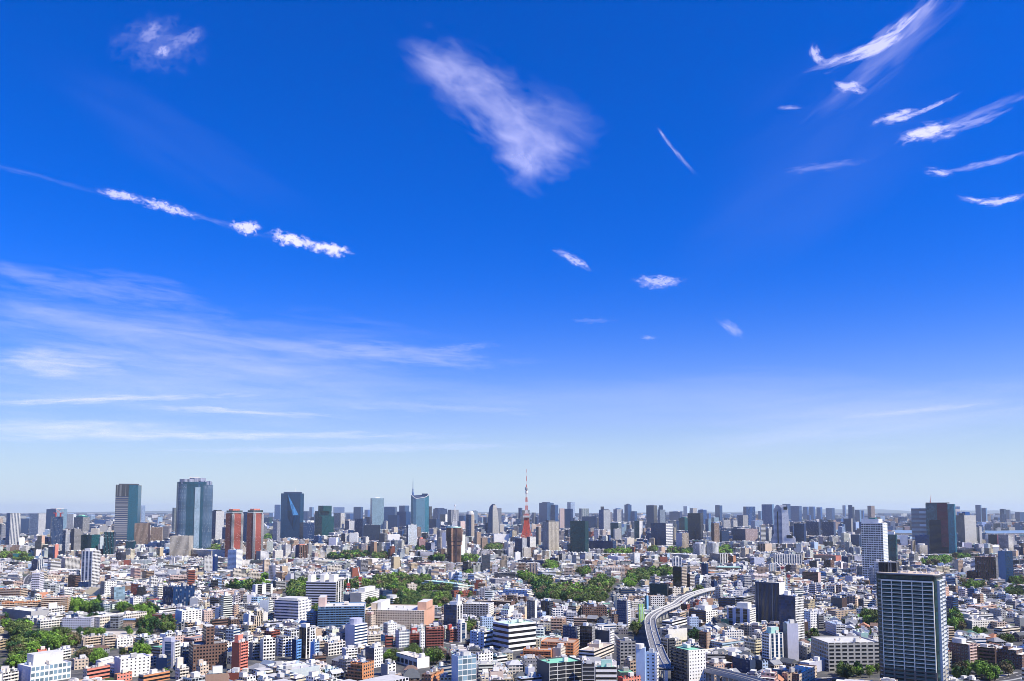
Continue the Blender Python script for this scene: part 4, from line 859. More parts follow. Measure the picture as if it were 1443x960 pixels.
B5 885 950 1030 292 385|b mgrey gd|b mgrey gd|lgrey|office_block|grey banded office touching the big plain slate block||
B5 685 770 830 465 528|g slate gb|g gg gt|dgrey|office_block|low glassy pavilion left of the lavender recessed block||
B5 725 765 785 215 345|w grey gd|w grey gd|lgrey|apartment_tower|slim grey block above the dark banded office||
B5 200 340 355 190 310|n dteal|n black|black|office_block|matt black block left of the beige stepped block||
B5 355 385 450 222 305|w beige gd|w cream gd|cream|apartment_block|beige stepped block left of the dark tower by the expressway||
B5 450 500 524 350 432|n dbrown|w brick gd|brick|apartment_block|red-brown slanted block inside the expressway curve|red-brown slanted block|
B5 500 520 590 450 550|w lav gb|w lblue gb|white|apartment_block|white and blue block right of the white-banded low building||
B5 300 350 500 555 650|b mgrey gb|n offw|lgrey|office_block|white slab building beside the lower expressway||
B5 165 178 192 280 420|n teal|n azure|lgrey|office_block|narrow turquoise block above the expressway bend||
B5 192 210 318 285 400|w tan gd|w offw gd|offw|apartment_block|row of cream and tan blocks along the outer expressway curve||
B5 690 715 742 162 232|n navy|n navy|navy|office_block|small navy block beyond the slim grey block||
B5 875 900 945 170 232|b blue gb|w lav gd|white|apartment_block|blue and white block left behind the big plain slate block||
B5 780 800 950 560 640|w white gb|w white gb|white|apartment_block|low white blue-windowed row below the lavender recessed block||
B5 1255 1300 1412 900 1000|w tan gd|w tan gd 5|offw|apartment_block|brown block at the bottom below the plain lavender slab||
B6 248 385 800 655 885|p grey gd 4 3.8|p grey gd 6.5 3.8|lgrey|apartment_block|long grey windowed block left of the nearest dark tower|long grey windowed block|
B6 155 230 368 815 905|n lgrey|n lav|white|warehouse|white-roofed lavender shed before the long grey windowed block|white-roofed shed|
B6 15 150 292 905 1000|w brown gd|w sand gd 5|offw|apartment_block|tan brick block at the bottom right of the slabs||
B6 278 372 405 280 335|p offw gd 4|n beige|grey|apartment_block|cream sloping gridded block|cream sloping gridded block|
B6 400 490 532 300 410|n dgrey|n dbrown|slate|apartment_block|dark block right of the cream sloping gridded block||
B6 360 440 518 510 600|w lav gd|l white gd|lblue|apartment_block|white stepped block with pale blue roof behind the long grey windowed block||
B6 470 530 606 215 265|n grey|l offw gd|offw|apartment_block|white terraced block above the cream sloping gridded block||
B6 175 240 292 405 555|w lblue gb|w white gb|white|apartment_tower|white and pale blue block right of the white dotted tower||
B6 130 210 262 690 790|w mgrey gd|w grey gd|lgrey|apartment_block|grey mottled block left of the long grey windowed block||
B6 570 640 702 575 640|n white|n mint|mint|school|building with pale mint roof behind the long grey windowed block|mint-roofed building|
B6 700 740 800 600 660|w offw gd|w offw gd|mint|school|cream windowed block beside the mint-roofed building||
B6 282 300 345 430 550|n slate|l mgrey gd|grey|apartment_tower|dark balcony block right of the white and pale blue block||
B6 175 190 222 490 580|n orange|n dbrown|brown|apartment_block|orange and brown narrow block below the white and pale blue block||
B6 620 660 782 310 400|w dgrey gd|l offw gd|lgrey|apartment_block|white balcony block left of the nearest dark tower's upper floors||
B7 820 975 1036 668 865|w brown gd 4|l pink gd|offw|apartment_block|dark brown block with pale balconies right of the nearest tower|dark brown balcony block|'pent':[(.1,.6,.2,.8,4,'lgrey')]
B7 1040 1185 1200 698 860|b brown gd|n dbrown|offw|apartment_block|brown horizontal-banded block at the bottom right|brown banded block|
B7 1185 1400 1460 700 870|w brown gd|w brown gd|offw|apartment_block|stepped chocolate block at the bottom right corner|stepped chocolate block|'tiers':[(0,0,0,0,.7),(.1,.2,0,.1,.88),(.3,.5,.0,.3,1)]
B7 980 1000 1112 615 690|b lgrey gb|b white gb|lgrey|office_block|low white-banded office behind the dark brown balcony block||
B7 1175 1240 1380 540 600|b cream gd|b cream gd 5|offw|house|long cream house with flat roof at the right|long cream house|
B7 930 980 1168 430 480|n offw|b white gd|offw|house|wide white flat-roofed house right of the nearest tower|wide white house|
B7 1135 1230 1270 395 465|w grey gd 3|w grey gd|lgrey|apartment_block|grey windowed block right behind the wide white house||
B7 940 1000 1180 480 545|n grey|w offw gd|offw|house|grey-walled house below the wide white house||
B7 1140 1165 1265 150 195|w pink gd|b offw gd|white|apartment_block|white-topped brown block left of the two-tone tower's foot||
B7 795 870 885 140 215|b steel gb|n grey|grey|apartment_block|blue-grey block just right of the nearest tower's roof||
'''

# ------------------------------------------------------------------ the landmarks with a shape of their own
FOOT = []      # (x, y, phi, w, d, h, xl, xr, ybase, D, short) of every traced building
def zpx(tile, x, y): ox, oy = TILE[tile]; return ox + x / ZS, oy + y / ZS
class Site:
    """local frame at a traced ground point: x to the right, y away from the tower, metres; u = metres per zoomed pixel"""
    def __init__(s, tile, xl, xr, yb, name, cat, label, short='', group=None, depth=None, turn=0.0):
        xm = (xl + xr) / 2; px, py = zpx(tile, xm, yb); s.P = ground_pt(px, py); s.tile = tile
        s.D = hypot(*s.P); s.u = s.P[1] / F / ZS; s.al = atan2(*s.P); s.yb = yb; s.xm = xm
        s.w = (xr - xl) * s.u; s.root = empty(name, (s.P[0], s.P[1], 0), -s.al - turn); tag(s.root, label, cat, group)
        a, b = zpx(tile, xl, 0)[0], zpx(tile, xr, 0)[0]
        dp = depth or s.w
        FOOT.append((s.P[0], s.P[1], s.al, s.w, dp, 100, a, b, py, s.P[1], short))
        s.foot = len(FOOT) - 1
    def h(s, zy): return height_at(s.P[0], s.P[1], TILE[s.tile][1] + zy / ZS)
    def X(s, zx): return (zx - s.xm) * s.u
    def part(s, name, mb, parent=None): return mb.build(name, parent or s.root)
    def done(s, top): s_h = s.h(top); f = list(FOOT[s.foot]); f[5] = s_h; f.append(zpx(s.tile, 0, top)[1]); FOOT[s.foot] = tuple(f)

def ellipse(rx, ry, n, p=2.0, cx=0, cy=0):
    out = []
    for k in range(n):
        a = 2 * pi * (k + .5) / n; c, s = cos(a), sin(a)
        out.append((cx + rx * math.copysign(abs(c) ** (2 / p), c), cy + ry * math.copysign(abs(s) ** (2 / p), s)))
    return out

def round_tower():
    s = Site('T2', 150, 432, 652, 'glass_tower', 'skyscraper', 'great round blue glass tower with a pale central strip, tallest on the left skyline', 'great round glass tower', depth=90)
    gl = dict(style('g steel gb 2.2 4.2'), w=(.11, .18, .27), g=(.02, .06, .12), fw=.85, fh=.7); gl2 = dict(style('g steel gb 2.2 4.2'), w=(.03, .09, .14), g=(.005, .05, .09)); lt = dict(style('g white gl 2.5 4.2'), fh=.6, w=(.38, .47, .55)); dk = style('n navy')
    hb = s.h(108); u = s.u
    m = MB(); m.prism(ellipse(134 * u, 120 * u, 28, 2.6, 0, 125 * u), 0, hb, gl2, 'mgrey'); s.part('glass_wall', m)
    m = MB(); m.prism(ellipse(62 * u, 60 * u, 20, 2.6, -62 * u, 70 * u), 0, s.h(125), gl, 'mgrey'); m.prism(ellipse(58 * u, 56 * u, 20, 2.6, -56 * u, 74 * u), s.h(125), s.h(86), style('v lav gb 5 60'), 'mgrey'); s.part('curved_shell', m)
    m = MB(); m.prism(ellipse(56 * u, 60 * u, 20, 2.6, 84 * u, 72 * u), 0, s.h(130), gl, 'mgrey'); m.prism(ellipse(50 * u, 54 * u, 20, 2.6, 78 * u, 78 * u), s.h(130), s.h(100), style('v lav gb 5 60'), 'mgrey'); s.part('curved_shell', m)
    m = MB(); m.box(-1 * u + 5 * u, 44 * u, 0, 40 * u, 0, s.h(150), lt, 'mgrey'); m.box(4 * u, 40 * u, 6 * u, 46 * u, s.h(150), s.h(108), style('g steel gb 3 5'), 'mgrey'); s.part('light_strip', m)
    m = MB(); m.box(44.2 * u, 52 * u, 14 * u, 60 * u, 0, s.h(128), dk, 'navy'); s.part('dark_recess', m)
    m = MB(); m.prism(ellipse(62 * u, 60 * u, 20, 3, 22 * u, 110 * u), hb, s.h(75), style('v lav gb 4 60'), 'grey'); s.part('crown', m)
    for k in range(12):
        x = R.uniform(-40, 75) * u; y = R.uniform(70, 150) * u; m = MB()
        if k < 5: m.tube((x, y, s.h(75)), (x, y, s.h(58)), .5, .3, 'lgrey', 5); s.part('mast', m)
        else: m.tbox(x - 4, x + 4, y - 4, y + 4, s.h(75), s.h(R.uniform(64, 70)), 'lgrey'); s.part('roof_machine', m)
    s.done(60)
def red_tower(xl, xr, xc, top, yb, label, short):
    s = Site('T2', xl, xr, yb, 'apartment_tower', 'apartment tower', label, short, 'twin red apartment towers', depth=40)
    u = s.u; h = s.h(top + 28); xa, xb, xcc = s.X(xl), s.X(xr), s.X(xc)
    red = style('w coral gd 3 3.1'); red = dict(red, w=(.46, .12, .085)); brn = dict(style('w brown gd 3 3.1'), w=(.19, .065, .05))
    dl = 34 * u * 3
    # footprint: front-left corner cut by a pale glazed bay
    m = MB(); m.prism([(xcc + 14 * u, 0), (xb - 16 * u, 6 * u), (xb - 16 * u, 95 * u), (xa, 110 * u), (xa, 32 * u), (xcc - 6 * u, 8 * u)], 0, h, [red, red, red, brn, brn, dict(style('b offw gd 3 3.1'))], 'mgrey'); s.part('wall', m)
    m = MB(); m.prism([(xcc - 5 * u, 2 * u), (xcc + 12 * u, -6 * u), (xcc + 16 * u, 2 * u), (xcc - 2 * u, 12 * u)], 0, h - 4, style('b offw gd 3 3.1'), 'offw'); s.part('corner_bay', m)
    m = MB(); m.prism([(xb - 17 * u, 4 * u), (xb - 2 * u, 2 * u), (xb, 14 * u), (xb - 10 * u, 30 * u)], 0, h - 2, style('b offw gd 3 3.1'), 'offw'); s.part('corner_bay', m)
    m = MB(); m.prism([(xcc - 4 * u, 4 * u), (xb - 8 * u, 2 * u), (xb - 8 * u, 80 * u), (xa + 8 * u, 90 * u), (xa + 4 * u, 34 * u)], h, s.h(top + 4), style('g white gt 3 9'), 'lgrey'); s.part('glazed_crown', m)
    m = MB(); m.prism([(xcc, 12 * u), (xb - 30 * u, 12 * u), (xb - 30 * u, 60 * u), (xa + 22 * u, 60 * u)], s.h(top + 4), s.h(top - 8), plain('coral'), 'coral'); s.part('roof_box', m)
    m = MB(); m.tube((xa + 40 * u, 40 * u, s.h(top - 8)), (xa + 40 * u, 40 * u, s.h(top - 18)), .6, .3, 'offw', 5); s.part('mast', m)
    s.done(top)
def faceted_tower():
    s = Site('T2', 990, 1167, 568, 'glass_tower', 'skyscraper', 'dark teal faceted glass tower with a lit triangular slant, left of the stepped teal tower', 'dark faceted glass tower', depth=60)
    u = s.u; g = style('g dteal gb 2.4 4'); lit = style('g teal gb 2.4 4'); h = s.h(200)
    a, b, c, d = (s.X(990), 6 * u), (s.X(1140), 0), (s.X(1167), 22 * u), (s.X(1167), 130 * u)
    e = (s.X(990), 130 * u)
    m = MB(); m.prism([a, b, c, d, e], 0, h, [g, lit, lit, g, g], 'slate'); s.part('glass_wall', m)
    m = MB(); t0 = (s.X(1040), 4 * u - 1, h - 1); p1 = (s.X(1128), -4.5, s.h(372)); p2 = (s.X(1085), -9, s.h(375)); p3 = (s.X(1092), .6 * u, s.h(500))
    m.face([t0, p2, p1], dict(style('g blue gb 2.4 4'), w=(.06, .2, .4), g=(.05, .18, .38)), 0, [(0, 0), (10, 0), (10, 30)]); m.face([p2, p3, p1], g, 0, [(0, 0), (6, 0), (6, 20)]); m.face([t0, (s.X(1041), 4 * u, s.h(380)), p2], g, 0, [(0, 0), (6, 0), (6, 20)]); m.face([(s.X(1041), 4 * u, s.h(380)), p3, p2], g, 0, [(0, 0), (6, 0), (6, 20)])
    s.part('slanted_facet', m)
    m = MB(); m.box(s.X(1010), s.X(1150), 20 * u, 110 * u, h + .01, s.h(188), plain('slate'), 'mgrey'); s.part('penthouse', m)
    m = MB(); m.tube((s.X(1098), 40 * u, s.h(188)), (s.X(1098), 40 * u, s.h(152)), 1.2, .6, 'white', 6); s.part('mast', m)
    s.done(188)
def wedge_tower():
    s = Site('T3', 783, 927, 525, 'glass_tower', 'skyscraper', 'blue-green glass tower with a slanting notched top beside the thin blue spire', 'wedge-topped glass tower', depth=55)
    u = s.u; g = style('g mteal gb 2.4 4.2'); g2 = style('g steel gb 2.4 4.2'); g = dict(g, g=(.03, .14, .22)); g2 = dict(g2, g=(.05, .17, .25), w=(.25, .33, .42))
    P = [(s.X(783), 40 * u), (s.X(800), 8 * u), (s.X(826), 0), (s.X(895), 14 * u), (s.X(926), 46 * u), (s.X(915), 120 * u), (s.X(800), 120 * u)]
    Z = [s.h(208), s.h(226), s.h(243), s.h(232), s.h(212), s.h(206), s.h(214)]
    m = MB(); m.prism(P, 0, 0, [g, g2, g2, g, g, g, g], 'slate', zt=Z); s.part('glass_wall', m)
    m = MB()
    for i in range(5):
        a, b = P[i], P[i + 1]; m.tube((a[0], a[1] - 1, Z[i] + 1), (b[0], b[1] - 1, Z[i + 1] + 1), 1.6, 1.6, 'white', 5)
    s.part('white_rim', m)
    m = MB(); m.box(s.X(870), s.X(915), 50 * u, 110 * u, s.h(240), s.h(200), style('b navy gb'), 'slate'); s.part('roof_machine', m)
    s.done(205)
def round_top_tower():
    s = Site('T3', 1222, 1291, 556, 'office_tower', 'tower', 'round-topped slim tower, grey left and cream right, left of the curved grey-blue tower', 'round-topped tower', depth=30)
    u = s.u; a = style('v navy gb 4'); b = style('w beige gd 3 3.4')
    P = ellipse(34 * u, 40 * u, 16, 2.6, 0, 40 * u); sts = [a if (P[i][0] + P[(i + 1) % 16][0]) < 0 else b for i in range(16)]
    m = MB(); m.prism(P, 0, s.h(368), sts, 'grey'); s.part('wall', m)
    m = MB(); m.prism(ellipse(31 * u, 36 * u, 16, 2.3, 0, 40 * u), s.h(368), s.h(352), plain('lgrey'), 'lgrey'); m.prism(ellipse(24 * u, 28 * u, 16, 2, 0, 40 * u), s.h(352), s.h(342), plain('offw'), 'offw'); s.part('domed_crown', m)
    s.done(345)
def curved_tower():
    s = Site('T4', 150, 246, 532, 'office_tower', 'skyscraper', 'grey-blue tower curving to a narrow rounded top left of the red and white tower', 'curved grey-blue tower', depth=45)
    m = MB(); u = s.u; g = style('g steel gb 3 4'); b = dict(style('g beige gl 3 4'), fw=.7, fh=.6)
    prof = [(150, 246, 532), (152, 244, 480), (155, 241, 430), (158, 237, 380), (162, 232, 340), (168, 226, 310), (178, 220, 296), (186, 216, 289)]
    for (l0, r0, z0), (l1, r1, z1) in zip(prof, prof[1:]):
        za, zb = (0 if z0 == 532 else s.h(z0)), s.h(z1)
        for k, (x0, x1, st) in enumerate(((0, .45, g), (.45, 1.0, b))):
            y = (lambda t: abs(t - .45) * 40 * u)
            p = [(lerp(s.X(l0), s.X(r0), x0), y(x0), za), (lerp(s.X(l0), s.X(r0), x1), y(x1), za), (lerp(s.X(l1), s.X(r1), x1), y(x1), zb), (lerp(s.X(l1), s.X(r1), x0), y(x0), zb)]
            w = abs(p[1][0] - p[0][0]); m.face(p, st, 0, [(0, za), (w, za), (w, zb), (0, zb)])
        for X0, X1, sg in ((s.X(l0), s.X(l1), 0), (s.X(r0), s.X(r1), 1)):
            yy = (18 if sg == 0 else 22) * u; p = [(X0, 90 * u, za), (X0, yy, za), (X1, yy, zb), (X1, 90 * u, zb)]
            if sg: p = [p[1], p[0], p[3], p[2]]
            m.face(p, g if sg == 0 else b, 0, [(0, za), (24, za), (24, zb), (0, zb)])
        m.face([(s.X(r0), 90 * u, za), (s.X(l0), 90 * u, za), (s.X(l1), 90 * u, zb), (s.X(r1), 90 * u, zb)], g, 0, [(0, za), (24, za), (24, zb), (0, zb)])
    m.face([(s.X(186), 18 * u, s.h(289)), (s.X(201), 0, s.h(289)), (s.X(216), 22 * u, s.h(289)), (s.X(216), 90 * u, s.h(289)), (s.X(186), 90 * u, s.h(289))], plain('slate'), 1)
    s.part('glass_wall', m)
    m = MB(); m.box(s.X(188), s.X(212), 26 * u, 80 * u, s.h(289), s.h(284), plain('slate'), 'slate'); s.part('penthouse', m)
    s.done(289)
def lattice_tower():
    s = Site('T4', 410, 516, 604, 'lattice_tower', 'broadcast tower', 'red and white steel lattice tower with a needle antenna, above the centre of the city', 'red and white tower', depth=90)
    u = s.u; prof = [(604, 62), (560, 49), (520, 36), (470, 24), (420, 17.5), (375, 14), (330, 10.5), (270, 7.5), (210, 5.5), (165, 4.0)]
    red, wht = (.52, .085, .05), (.70, .68, .66)
    def rad(zy):
        for (a, ra), (b, rb) in zip(prof, prof[1:]):
            if b <= zy <= a: return lerp(ra, rb, (a - zy) / (a - b)) * u
        return prof[-1][1] * u
    lv = [prof[0][0]]; 
    while lv[-1] > 172: lv.append(max(168, lv[-1] - max(6, rad(lv[-1]) / u * .42)))
    def col(zy): return red if zy > 400 or int((zy - 168) / 33) % 2 == 0 else wht
    Z = lambda zy: 0 if zy >= 604 else s.h(zy)
    cor = [(-1, -1), (1, -1), (1, 1), (-1, 1)]
    s0 = 60 * u
    for cx, cy in cor:
        m = MB()
        for a, b in zip(lv, lv[1:]):
            t = 1.7 if a > 380 else .95
            m.tube((cx * rad(a), s0 + cy * rad(a), Z(a)), (cx * rad(b), s0 + cy * rad(b), Z(b)), t, t * .95, col((a + b) / 2), 4)
        s.part('leg', m)
    for fi in range(4):
        m = MB(); (ax, ay), (bx, by) = cor[fi], cor[(fi + 1) % 4]
        for a, b in zip(lv, lv[1:]):
            ra, rb = rad(a), rad(b); c = col((a + b) / 2); t = .9 if a > 380 else .5
            A0, B0 = (ax * ra, s0 + ay * ra, Z(a)), (bx * ra, s0 + by * ra, Z(a)); A1, B1 = (ax * rb, s0 + ay * rb, Z(b)), (bx * rb, s0 + by * rb, Z(b))
            if a < 548 or abs(ax - bx) == 0: pass
            m.tube(A1, B1, t, t, c, 4)
            if a > 555: 
                mid = tuple((p + q) / 2 for p, q in zip(A1, B1)); m.tube(A0, mid, t, t, c, 4); m.tube(B0, mid, t, t, c, 4)
            else: m.tube(A0, B1, t, t, c, 4); m.tube(B0, A1, t, t, c, 4)
            if a > 400:
                ma, mb_ = tuple((p + q) / 2 for p, q in zip(A0, A1)), tuple((p + q) / 2 for p, q in zip(B0, B1)); m.tube(ma, mb_, .6, .6, c, 4)
        s.part('lattice_side', m)
    m = MB(); m.box(-7 * u, 7 * u, s0 - 7 * u, s0 + 7 * u, 0, Z(390), style('v coral gd 4 8'), 'red'); s.part('lift_shaft', m)
    m = MB(); r = 28 * u; m.box(-r, r, s0 - r, s0 + r, Z(392), Z(376), style('b offw gb 3 5'), 'offw'); m.box(-r * .8, r * .8, s0 - r * .8, s0 + r * .8, Z(376), Z(364), style('b coral gb 3 5'), 'red'); s.part('observation_deck', m)
    m = MB(); m.prism(ellipse(12 * u, 12 * u, 12, 2, 0, s0), Z(172), Z(150), style('b offw gb 3 4'), 'offw'); m.prism(ellipse(10 * u, 10 * u, 12, 2, 0, s0), Z(194), Z(180), plain('offw'), 'offw'); s.part('upper_deck', m)
    m = MB(); q = [(150, 4.6), (128, 3.2), (100, 2.6), (60, 2.2), (30, 1.6), (2, .9)]
    for i, ((a, ra), (b, rb)) in enumerate(zip(q, q[1:])): m.tube((0, s0, Z(a)), (0, s0, s.h(b)), ra * u, rb * u, (red, wht, red, wht, red)[i], 6)
    s.part('antenna', m)
    m = MB(); m.box(-38 * u, 38 * u, s0 - 30 * u, s0 + 30 * u, 0, 22, style('b offw gd'), 'lgrey'); s.part('base_building', m)
    s.done(2)
def mast_building():
    s = Site('T3', 1112, 1160, 470, 'radio_mast', 'radio mast', 'white lattice mast rising above the flared brown tower', 'white lattice mast', depth=14)
    u = s.u; s0 = 10 * u; Z = s.h; m = MB(); lv = [455, 440, 425, 410, 395, 380, 365, 350, 335, 320, 305, 292]
    for a, b in zip(lv, lv[1:]):
        ra, rb = (4 + (a - 292) * .075) * u, (4 + (b - 292) * .075) * u
        for i in range(4):
            (ax, ay), (bx, by) = [(-1, -1), (1, -1), (1, 1), (-1, 1)][i], [(-1, -1), (1, -1), (1, 1), (-1, 1)][(i + 1) % 4]
            m.tube((ax * ra, s0 + ay * ra, Z(a)), (ax * rb, s0 + ay * rb, Z(b)), 1.1, 1.1, 'white', 4); m.tube((ax * ra, s0 + ay * ra, Z(a)), (bx * rb, s0 + by * rb, Z(b)), .7, .7, 'white', 4); m.tube((ax * rb, s0 + ay * rb, Z(b)), (bx * rb, s0 + by * rb, Z(b)), .7, .7, 'white', 4)
    s.part('lattice', m)
    m = MB(); m.prism(ellipse(8 * u, 8 * u, 10, 2, 0, s0), Z(300), Z(290), plain('white'), 'white'); m.tube((0, s0, Z(290)), (0, s0, Z(280)), 1, .5, 'white', 5); s.part('antenna', m)
    m = MB(); m.box(-22 * u, 22 * u, -6 * u, 26 * u, 0, Z(430), style('w white gb'), 'white'); s.part('base_building', m)
    s.done(285)
def far_spire():
    s = Site('T3', 790, 808, 425, 'broadcast_spire', 'broadcast tower', 'thin blue spire far behind the wedge-topped glass tower', '', depth=60)
    u = s.u; m = MB(); q = [(425, 8.5), (215, 7.4), (204, 8.2), (196, 8.6), (190, 6), (176, 4.4), (168, 5.6), (160, 2.6), (120, 2.2), (100, 1.7), (74, .8)]
    for (a, ra), (b, rb) in zip(q, q[1:]): m.tube((0, 0, 0 if a == 425 else s.h(a)), (0, 0, s.h(b)), ra * u, rb * u, (.05, .12, .3), 8)
    s.part('shaft', m); s.done(74)
def flared_tower():
    s = Site('T3', 1062, 1196, 762, 'apartment_tower', 'apartment tower', 'pinkish-brown tower flaring wider at the top under a green roof rim', 'flared brown tower', depth=38)
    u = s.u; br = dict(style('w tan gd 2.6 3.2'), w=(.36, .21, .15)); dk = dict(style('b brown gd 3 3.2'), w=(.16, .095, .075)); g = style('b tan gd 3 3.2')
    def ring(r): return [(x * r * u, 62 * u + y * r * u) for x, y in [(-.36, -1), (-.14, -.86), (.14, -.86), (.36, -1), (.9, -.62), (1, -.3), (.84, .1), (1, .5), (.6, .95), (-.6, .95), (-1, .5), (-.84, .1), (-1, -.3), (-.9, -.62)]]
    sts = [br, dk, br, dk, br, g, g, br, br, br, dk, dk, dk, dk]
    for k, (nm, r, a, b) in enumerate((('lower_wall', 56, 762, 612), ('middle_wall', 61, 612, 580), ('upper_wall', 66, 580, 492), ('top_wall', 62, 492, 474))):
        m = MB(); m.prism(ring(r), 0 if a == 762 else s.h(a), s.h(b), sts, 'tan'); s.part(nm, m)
    m = MB(); m.prism(ellipse(58 * u, 58 * u, 20, 2, 0, 62 * u), s.h(474), s.h(467), plain('mint'), 'mint'); s.part('roof_rim', m)
    m = MB(); m.prism(ellipse(30 * u, 30 * u, 16, 2, 0, 62 * u), s.h(467), s.h(462), plain('lgrey'), 'lgrey'); s.part('penthouse', m)
    s.done(464)
def stepped_white():
    s = Site('T5', 1170, 1356, 612, 'office_tower', 'skyscraper', 'stepped white landmark tower with sloping shoulders and ribbed light right face', 'stepped white landmark', depth=60)
    u = s.u; X = s.X; h = s.h
    out = [(1170, 612), (1170, 568), (1196, 520), (1196, 330), (1222, 290), (1290, 290), (1306, 330), (1306, 520), (1340, 548), (1356, 560), (1356, 612)]
    # the side profile runs back: front face in the plane, long flank to the right
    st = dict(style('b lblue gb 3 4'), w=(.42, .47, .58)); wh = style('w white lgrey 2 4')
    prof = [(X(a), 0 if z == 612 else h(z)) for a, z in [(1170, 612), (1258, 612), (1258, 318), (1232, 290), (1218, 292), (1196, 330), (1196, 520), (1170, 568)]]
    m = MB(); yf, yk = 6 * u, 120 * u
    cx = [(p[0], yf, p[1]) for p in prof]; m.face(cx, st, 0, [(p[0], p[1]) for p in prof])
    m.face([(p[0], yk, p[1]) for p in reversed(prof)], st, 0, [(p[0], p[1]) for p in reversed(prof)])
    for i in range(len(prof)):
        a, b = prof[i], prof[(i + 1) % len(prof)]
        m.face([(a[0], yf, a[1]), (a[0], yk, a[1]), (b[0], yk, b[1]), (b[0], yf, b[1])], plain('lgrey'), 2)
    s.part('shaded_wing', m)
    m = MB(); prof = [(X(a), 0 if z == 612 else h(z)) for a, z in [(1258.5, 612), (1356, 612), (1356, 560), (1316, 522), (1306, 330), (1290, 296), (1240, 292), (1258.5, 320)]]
    m.face([(p[0], yf - 2, p[1]) for p in prof], wh, 0, [(p[0], p[1]) for p in prof]); m.face([(p[0], yk, p[1]) for p in reversed(prof)], wh, 0, [(p[0], p[1]) for p in reversed(prof)])
    for i in range(len(prof)):
        a, b = prof[i], prof[(i + 1) % len(prof)]
        m.face([(a[0], yf - 2, a[1]), (a[0], yk, a[1]), (b[0], yk, b[1]), (b[0], yf - 2, b[1])], plain('white'), 2)
    m.move(0, 0, 0); s.part('white_wing', m)
    m = MB(); m.box(X(1272), X(1300), yf - 4, yf - 1.9, h(330), h(305), plain('gd'), 'gd'); s.part('dark_panel', m)
    m = MB(); m.box(X(1290), X(1336), yf - 4, yf - 1.9, h(556), h(532), plain('gd'), 'gd'); s.part('dark_panel', m)
    m = MB(); m.box(X(1222), X(1231), yf - 1.2, yf + 1, 0, h(345), plain('gd'), 'gd'); s.part('dark_slot', m)
    s.done(290)
def banded_tower():
    s = Site('T6', 1178, 1392, 692, 'office_tower', 'skyscraper', 'big dark glass tower with a purple-brown upright band, right part of the skyline', 'purple-banded tower', depth=50)
    u = s.u; X = s.X; h = s.h
    gn, bl, pu, te = style('g dteal gb 2.2 4'), dict(style('b navy gb 3 4'), w=(.008, .014, .04), g=(.005, .008, .02)), dict(style('b purple gd 3 4'), w=(.15, .045, .06), fh=.2), style('g teal gb 2.2 4')
    gn = dict(gn, g=(.05, .12, .17)); te = dict(te, g=(.02, .13, .22))
    m = MB(); m.prism([(X(1182), 0), (X(1262), 0), (X(1262), 110 * u), (X(1182), 110 * u)], 0, h(280), gn, 'slate'); s.part('grey_glass_wall', m)
    m = MB(); m.box(X(1205), X(1285), -7 * u, -.05, 0, h(412), bl, 'navy'); s.part('navy_slab', m)
    m = MB(); m.box(X(1262) + .01, X(1336), -4 * u, 110 * u, h(628), h(280), pu, 'dgrey'); s.part('purple_band', m)
    m = MB(); m.box(X(1262) + .01, X(1336), 0, 110 * u, 0, h(628) - .01, bl, 'dgrey'); s.part('base', m)
    m = MB(); m.prism([(X(1336) + .01, 0), (X(1381), 6 * u), (X(1392), 30 * u), (X(1392), 110 * u), (X(1336) + .01, 110 * u)], 0, h(285), te, 'slate'); s.part('teal_glass_wall', m)
    m = MB(); m.box(X(1184), X(1352), 8 * u, 100 * u, h(280) + .01, h(273), plain('dbrown'), 'dgrey'); s.part('penthouse', m)
    m = MB(); m.tube((X(1218), 30 * u, h(273)), (X(1224), 30 * u, h(212)), 1, .6, 'coral', 4); m.tube((X(1212), 30 * u, h(270)), (X(1219), 30 * u, h(255)), 1.4, 1, 'white', 4); s.part('roof_crane', m)
    s.done(274)
def crane(tile, x, yb, top, jx, jy, label, c='red', t=1.0):
    s = Site(tile, x - 3, x + 3, yb, 'tower_crane', 'crane', label, '', 'tower cranes' if c == 'red' else None, depth=3)
    u = s.u; ht = s.h(top); m = MB(); w = 1.1 * t; k = 0; z = 0; st = max(3.0, ht / 14)
    while z < ht - .1:
        z2 = min(ht, z + st); cc = c if k % 2 == 0 else ('white' if c == 'red' else c)
        for i in range(4):
            (ax, ay), (bx, by) = [(-1, -1), (1, -1), (1, 1), (-1, 1)][i], [(-1, -1), (1, -1), (1, 1), (-1, 1)][(i + 1) % 4]
            m.tube((ax * w, ay * w, z), (ax * w, ay * w, z2), .3 * t, .3 * t, cc, 4); m.tube((ax * w, ay * w, z), (bx * w, by * w, z2), .2 * t, .2 * t, cc, 4)
        z = z2; k += 1
    s.part('mast', m)
    m = MB(); m.tbox(-2 * t, 2 * t, -2 * t, 2 * t, ht, ht + 3 * t, 'red' if c == 'red' else 'white'); s.part('cab', m)
    m = MB(); J = ((jx - x) * u, 0, s.h(jy)); m.tube((0, 0, ht + 2), J, .7 * t, .4 * t, c if c == 'white' else 'white', 4); m.tube((0, .8, ht + 3.4), (J[0], .8, J[2]), .3 * t, .2 * t, c, 4); s.part('jib', m)
    m = MB(); m.tube((0, 0, ht + 2), (-J[0] * .3, 0, ht + 4), .6 * t, .6 * t, c, 4); m.tbox(-J[0] * .3 - 1.5 * t, -J[0] * .3 + 1.5 * t, -1, 1, ht + 1, ht + 4, 'mgrey'); s.part('counterweight', m)
    s.done(min(top, jy))

